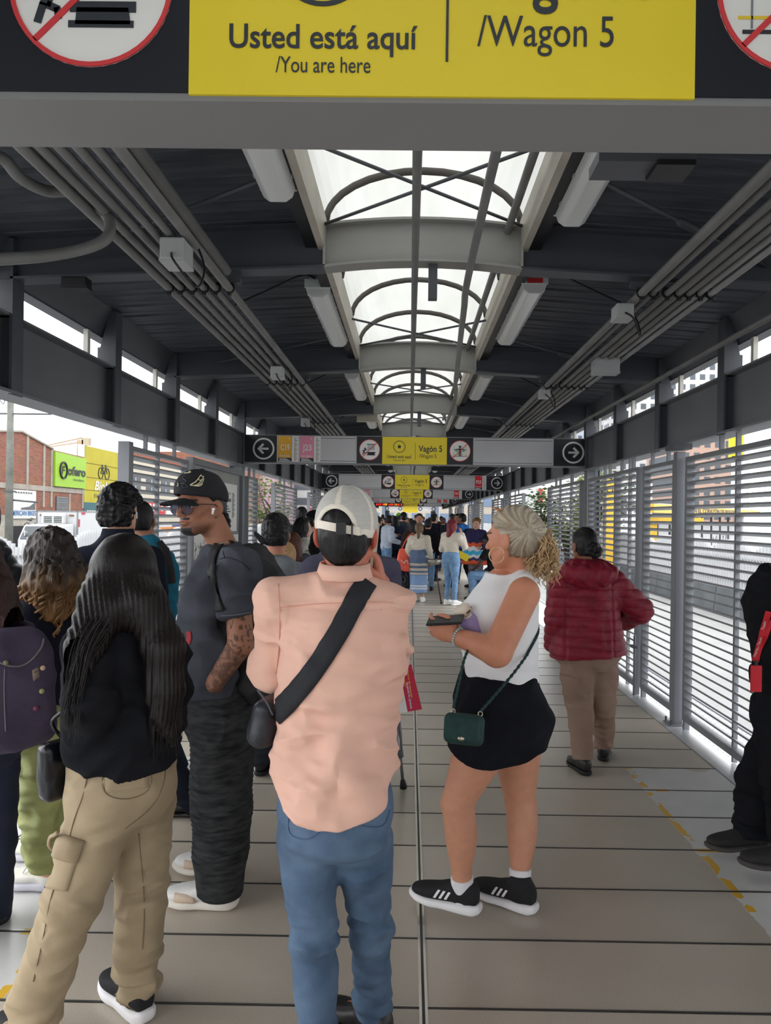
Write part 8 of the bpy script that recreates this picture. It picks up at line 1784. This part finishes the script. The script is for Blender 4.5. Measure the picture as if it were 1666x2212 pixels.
# woman with coral tote, striped skirt
def striped(F):
    j = F.J; v = F.vol(['pelvis', 'hipL', 'hipR', 'anL', 'anR'], .25); R = frame(F.cd); o = V3(j['pelvis'][0], j['pelvis'][1], 0)
    v.loft(o, R, [(.17, 0, 0, .17, .14), (.4, 0, 0, .165, .14), (.7, 0, 0, .185, .155), (.84, 0, -.01, .195, .165), (.93, 0, 0, .175, .14), (1.02, 0, 0, .145, .115)])
    bl, gr, sd, wt = LC(132, 162, 204), LC(96, 112, 142), LC(196, 186, 172), LC(222, 222, 220)
    def cf(V, N):
        z = V[:, 2]; C = np.repeat(bl[None], len(V), 0); C[z > .70] = gr
        for a, b, c in ((.70, .74, sd), (.645, .70, gr*.8), (.60, .645, sd), (.56, .60, gr), (.53, .56, sd), (.50, .53, bl*.8), (.30, .32, wt), (.25, .28, wt)): C[(z > a) & (z <= b)] = c
        return C
    return finish(v, 'striped_skirt', attr_cloth('striped_knit'), F.root, [folds(.012, (8, 8, 5), 8)], col=cf)
Wt = walker('woman in a long blue striped skirt carrying the coral tote bag', 906, 14.2, 1.50, -8, CRMK, None, DBH, 'short', 'dd', kind='f', skirt=striped, shoe=WSH, extra=tail(.36), stride=.06, fat=1.15, hem=.06, tname='cardigan')
c = Wt.W(-.30, -.02, .92); t = thing('tote_bag', 'bright coral tote bag on the shoulder of the striped skirt woman', 'bag', tuple(c)); COR = mat('coral_canvas', (222, 92, 74), .7, .1, 6, .15, 60); v = Vol(c-.4, c+.4, .011); v.loft(c-V3(0, 0, .22), frame((-.3, 1, 0), (.10, 0, 1)), [(0, 0, 0, .19, .07), (.1, 0, 0, .20, .085), (.3, 0, 0, .17, .06), (.42, 0, 0, .16, .03)], pw=3); bb = finish(v, 'body', COR, t, [folds(.012, (8, 8, 8), 3)])
MB().tube(spline([c+V3(-.08, 0, .18), c+V3(.04, -.03, .42), c+V3(.16, -.05, .50), c+V3(.14, .02, .2)], 6), .011, 6).build('handle', COR, t, True); mb = MB(); mb.tube(spline([c+V3(-.08, -.10, 0), c+V3(-.02, -.105, -.06), c+V3(.03, -.105, .0), c+V3(.06, -.10, -.08)], 4), .006, 5); mb.build('white_print', WHITE, bb); MB().box(c[0]+.02, c[0]+.12, c[1]-.03, c[1]+.0, c[2]+.17, c[2]+.25).build('green_folder', cloth('teal_folder', (30, 110, 116)), t)
c = Wt.W(-.42, .0, .52); t = thing('carrier_bag', 'shiny black plastic carrier bag hanging below the coral tote', 'bag', tuple(c)); v = Vol(c-.4, c+.4, .011); v.loft(c-V3(0, 0, .24), frame((0, 1, 0), (-.12, 0, 1)), [(0, 0, 0, .07, .05), (.08, 0, 0, .15, .09), (.25, 0, 0, .17, .09), (.36, 0, 0, .12, .06), (.46, 0, 0, .04, .03)], pw=2.6); finish(v, 'body', mat('shiny_black_plastic', (20, 21, 24), .18, .2, 6, .3, 20), t, [folds(.03, (9, 9, 9), 4)]); MB().tube([c+V3(0, 0, .2), c+V3(.1, 0, .34)], .012, 6).build('handle', BLACKP, t, True)
c = Wt.W(.33, .02, .93); t = thing('metal_bowl', 'silver bowl shaped pan hanging at the side of the striped skirt woman', 'bowl', tuple(c)); MB().tube([c+V3(.0, 0, -.10), c+V3(0, 0, -.085), c+V3(0, 0, -.04), c+V3(0, 0, 0), c+V3(0, 0, .004)], [.05, .11, .155, .165, .150], 22).build('body', mat('brushed_steel', (176, 172, 160), .3, .1, 8, metal=.7), t, True)
t = thing('cane', 'dark walking cane slanting from the bowl to the floor', 'cane', tuple(Wt.W(.52, -.25, 0))); MB().tube([Wt.W(.54, -.28, 0), Wt.W(.34, .0, .95)], .012, 8).build('shaft', mat('dark_wood', (56, 40, 38), .5), t, True); MB().tube([Wt.W(.541, -.281, 0), Wt.W(.538, -.275, .04)], .02, 8).build('tip', BLACKP, t)
# red haired woman
Rw = walker('woman with long dark red hair, cream crop jumper and tight blue jeans', 976, 13.7, 1.58, -42, CRMK, LDN, REDH, 'long', 'bu', kind='f', shoe=WSH, extra=mane(.42, .075), hlen=.5, fat=1.1, hem=.17, leg=(.102, .058, .042), tname='jumper')
c = Rw.W(.1, .17, 1.02); t = thing('envelope', 'bright yellow envelope under the arm of the red haired woman', 'envelope', tuple(c)); M4 = Matrix.Translation(c) @ Matrix.Rotation(.5, 4, 'Y'); MB().box(-.17, .17, -.01, .01, -.06, .06, T=M4).build('paper', YEL2, t)
# seated man on box
Sm = walker('man in a black cap, black t-shirt and ripped jeans sitting on a black case', 1030, 14.6, 1.70, 62, BLC, LDN, BHAIR, 'crop', 'sl', skin=(70, 46, 38), sleeve=.6, seat=True, leg=(.10, .085, .075), tname='t_shirt', lean=0); capon(Sm, BLC)
c = Sm.W(0, -.42, 0); t = thing('black_case', 'large black plastic case used as a seat', 'case', tuple(c)); M4 = Matrix.Translation(c) @ Matrix.Rotation(math.radians(62), 4, 'Z'); MB().box(-.24, .24, -.22, .26, .01, .35, T=M4).build('body', BLACKP, t, bevel=.02); mb = MB()
for z in (.1, .2, .3): mb.box(-.245, .245, -.225, .265, z, z+.012, T=M4)
mb.build('rib', mat('case_rib', (44, 44, 48), .5), t); MB().box(-.2, .05, .30, .44, .01, .16, T=M4).build('orange_pouch', mat('orange_pouch', (220, 84, 40), .6), t)
# older woman in poncho
Pw = walker('older woman in a zigzag striped navy, orange and blue poncho', 1030, 16.2, 1.60, 165, cloth('purple_knit', (52, 46, 84)), cloth('grey_slacks', (112, 112, 118)), LTH, 'short', 'bd', kind='f', fat=1.1, skin=(206, 160, 134), extra=lambda v, T: v.ell(T(0, -.04, .075), (.10, .10, .075), None, .02))
j = Pw.J; v = Pw.vol(['pelvis', 'neck', 'shL', 'shR', 'knL'], .4, .014); v.loft(V3(j['pelvis'][0], j['pelvis'][1], 0), frame(Pw.cd), [(.52, 0, 0, .34, .20), (.9, 0, 0, .30, .19), (1.15, 0, 0, .25, .17), (1.28, 0, 0, .19, .13), (1.36, 0, 0, .08, .08)]); v.cut(V3(0, 0, .62), V3(0, 0, -1))
Xn = float(j['neck'][0])
def zz(V, N):
    z = V[:, 2]+.07*np.abs(((V[:, 0]-Xn)*7) % 1-.5)+.25*np.abs(V[:, 0]-Xn)*0; C = np.repeat(LC(48, 44, 84)[None], len(V), 0)
    for a, b, c in ((1.02, 1.10, LC(222, 96, 60)), (.93, 1.02, LC(226, 226, 226)), (.84, .93, LC(70, 176, 220)), (.78, .84, LC(226, 226, 226)), (.72, .78, LC(60, 60, 100)), (.4, .72, LC(222, 96, 60))): C[(z > a) & (z <= b)] = c
    return C
finish(v, 'poncho', attr_cloth('poncho_knit'), Pw.root, [folds(.03, (7, 7, 2), 4)], col=zz)
t = thing('pink_bag', 'small magenta bag hanging over the seated man\'s cap', 'bag', tuple(Pw.W(-.42, .12, 1.1))); c = Pw.W(-.42, .12, 1.12); v = Vol(c-.25, c+.25, .013); v.box(c, (.09, .05, .11), None, .03); v.box(c, (.055, .2, .07), None, .02, 0, 'd'); finish(v, 'body', mat('magenta_plastic', (206, 50, 100), .5), t)
# others, nearest first
walker('woman in profile with long dark hair in a white cardigan holding papers', 650, 8.6, 1.58, -60, cloth('offwhite_knit', (196, 194, 188)), BLC, BHAIR, 'long', 'bb', kind='f', extra=mane(.34), hlen=.45, skin=(206, 158, 134))
walker('person with a long curly auburn mane close behind the hoodie', 633, 7.6, 1.42, 10, cloth('dark_grey_fleece', (70, 76, 84)), BLC, BRH, 'long', 'dd', kind='f', extra=mane(.30, .10), hlen=.42)
walker('child with dark blonde hair beside the grey hoodie', 617, 6.4, 1.36, 0, cloth('slate_fleece', (96, 104, 112)), DKJ, BLH, 'long', 'dd', kind='f', extra=mane(.2), hlen=.3)
w_ = walker('young man in a black cap and white t-shirt facing the corridor', 674, 9.6, 1.66, -70, WHC, DKJ, BHAIR, 'short', 'dd', sleeve=.6, skin=(206, 160, 132), tname='t_shirt'); capon(w_, BLC)
walker('tall person whose dark head shows above the woman in profile', 651, 11.0, 1.74, 0, BLC, DKJ, arms='dd', quick=True)
walker('woman in a white blouse standing right beside the mesh cap', 689, 8.0, 1.45, -30, WHC, NVY, BHAIR, 'long', 'bb', kind='f', extra=mane(.2), hlen=.3)
walker('man in a pale blue hoodie and light jeans looking down at a leaflet', 836, 17.5, 1.66, -62, cloth('pale_blue_hoodie', (188, 198, 214), .06), LDN, BHAIR, 'crop', 'pb', turn=60, skin=(176, 122, 96), lean=.03, tname='hoodie')
walker('person in a black t-shirt with white stripes beside the pale blue hoodie', 817, 17.9, 1.62, -40, BLC, DKJ, BHAIR, 'crop', 'db', sleeve=.6, tname='t_shirt')
walker('person in a long navy padded coat behind the pale blue hoodie', 855, 18.3, 1.64, 15, cloth('navy_padded', (34, 40, 58)), NVY, BHAIR, 'long', 'dd', kind='f', puff=.05, hem=-.42, extra=mane(.3), hlen=.4, tname='padded_coat')
w_ = walker('man in a grey jacket and dark cap seen from behind past the coat', 873, 19.5, 1.74, 25, GRW, BLC, BHAIR, 'crop', 'dk', shoe=mat('brown_suede', (112, 92, 78))); capon(w_, BLC)
w_ = walker('person in a neon green cap among the far crowd', 862, 22.5, 1.74, 10, BLC, DKJ, arms='dd', h=.018); capon(w_, day('neon_green', (120, 214, 60)))
walker('young man facing the viewer behind the striped skirt woman', 906, 16.8, 1.70, 178, BRC, DKJ, BHAIR, 'short', 'dd', skin=(190, 136, 108))
walker('person in a brown coat with long hair walking behind the cardigan', 893, 15.9, 1.55, 5, BRC, NVY, BHAIR, 'long', 'dd', kind='f', puff=.03, extra=mane(.3), hlen=.4)
walker('person in a black top with amber print beside the brown coat', 925, 16.4, 1.58, -10, BLC, LDN, BHAIR, 'short', 'bd')
walker('man in a navy hooded top turned to the banner side', 937, 19.0, 1.72, -50, NVY, DKJ, BHAIR, 'short', 'dd')
Bm = walker('man in a bright blue jacket with black backpack facing the shopfront side', 1000, 17.2, 1.72, 62, BLJ, BLC, BHAIR, 'crop', 'ud', turn=10, skin=(140, 96, 76), stride=.22)
c = Bm.W(0, -.20, 1.16); t = thing('backpack', 'black backpack on the bright blue jacket', 'backpack', tuple(c)); v = Vol(c-.35, c+.35, .014); v.box(c, (.15, .09, .22), frame(Bm.f), .05); finish(v, 'body', mat('black_ripstop', (27, 27, 30)), t)
walker('man with dark hair between the red haired woman and the blue jacket', 990, 18.4, 1.72, 150, NVY, GRW, BHAIR, 'crop', 'dd', skin=(176, 126, 100), stride=.2)
walker('person in black by the steel column beyond the red haired woman', 978, 21.5, 1.74, 40, BLC, BLC, arms='dd', h=.018)
walker('short person with brown hair beyond the red hair', 958, 22.5, 1.62, 0, NVY, DKJ, BRH, 'short', 'dd', kind='f', h=.018)
rr = random.Random(21)
far_c = [('navy', NVY), ('black', BLC), ('grey', GRW), ('brown', BRC), ('white', WHC), ('blue', BLJ)]
for i in range(16):
    n, m = far_c[i % 6]; u = 815+i*9.2+rr.uniform(-3, 3); Yf = 24+(i*5 % 8)*2.2+rr.random()
    walker('small far figure in %s, %s from the shopfront side in the distant crowd' % (n, ORD[i]), u, Yf, rr.uniform(1.58, 1.76), rr.choice((0, 10, 170, 190, 60)), m, (DKJ, BLC, GRW)[i % 3], BHAIR, 'short', 'dd', h=.022, quick=True, face=False, skin=rr.choice(((190, 140, 114), (150, 104, 82), (206, 160, 134))), grp='distant crowd along the corridor')
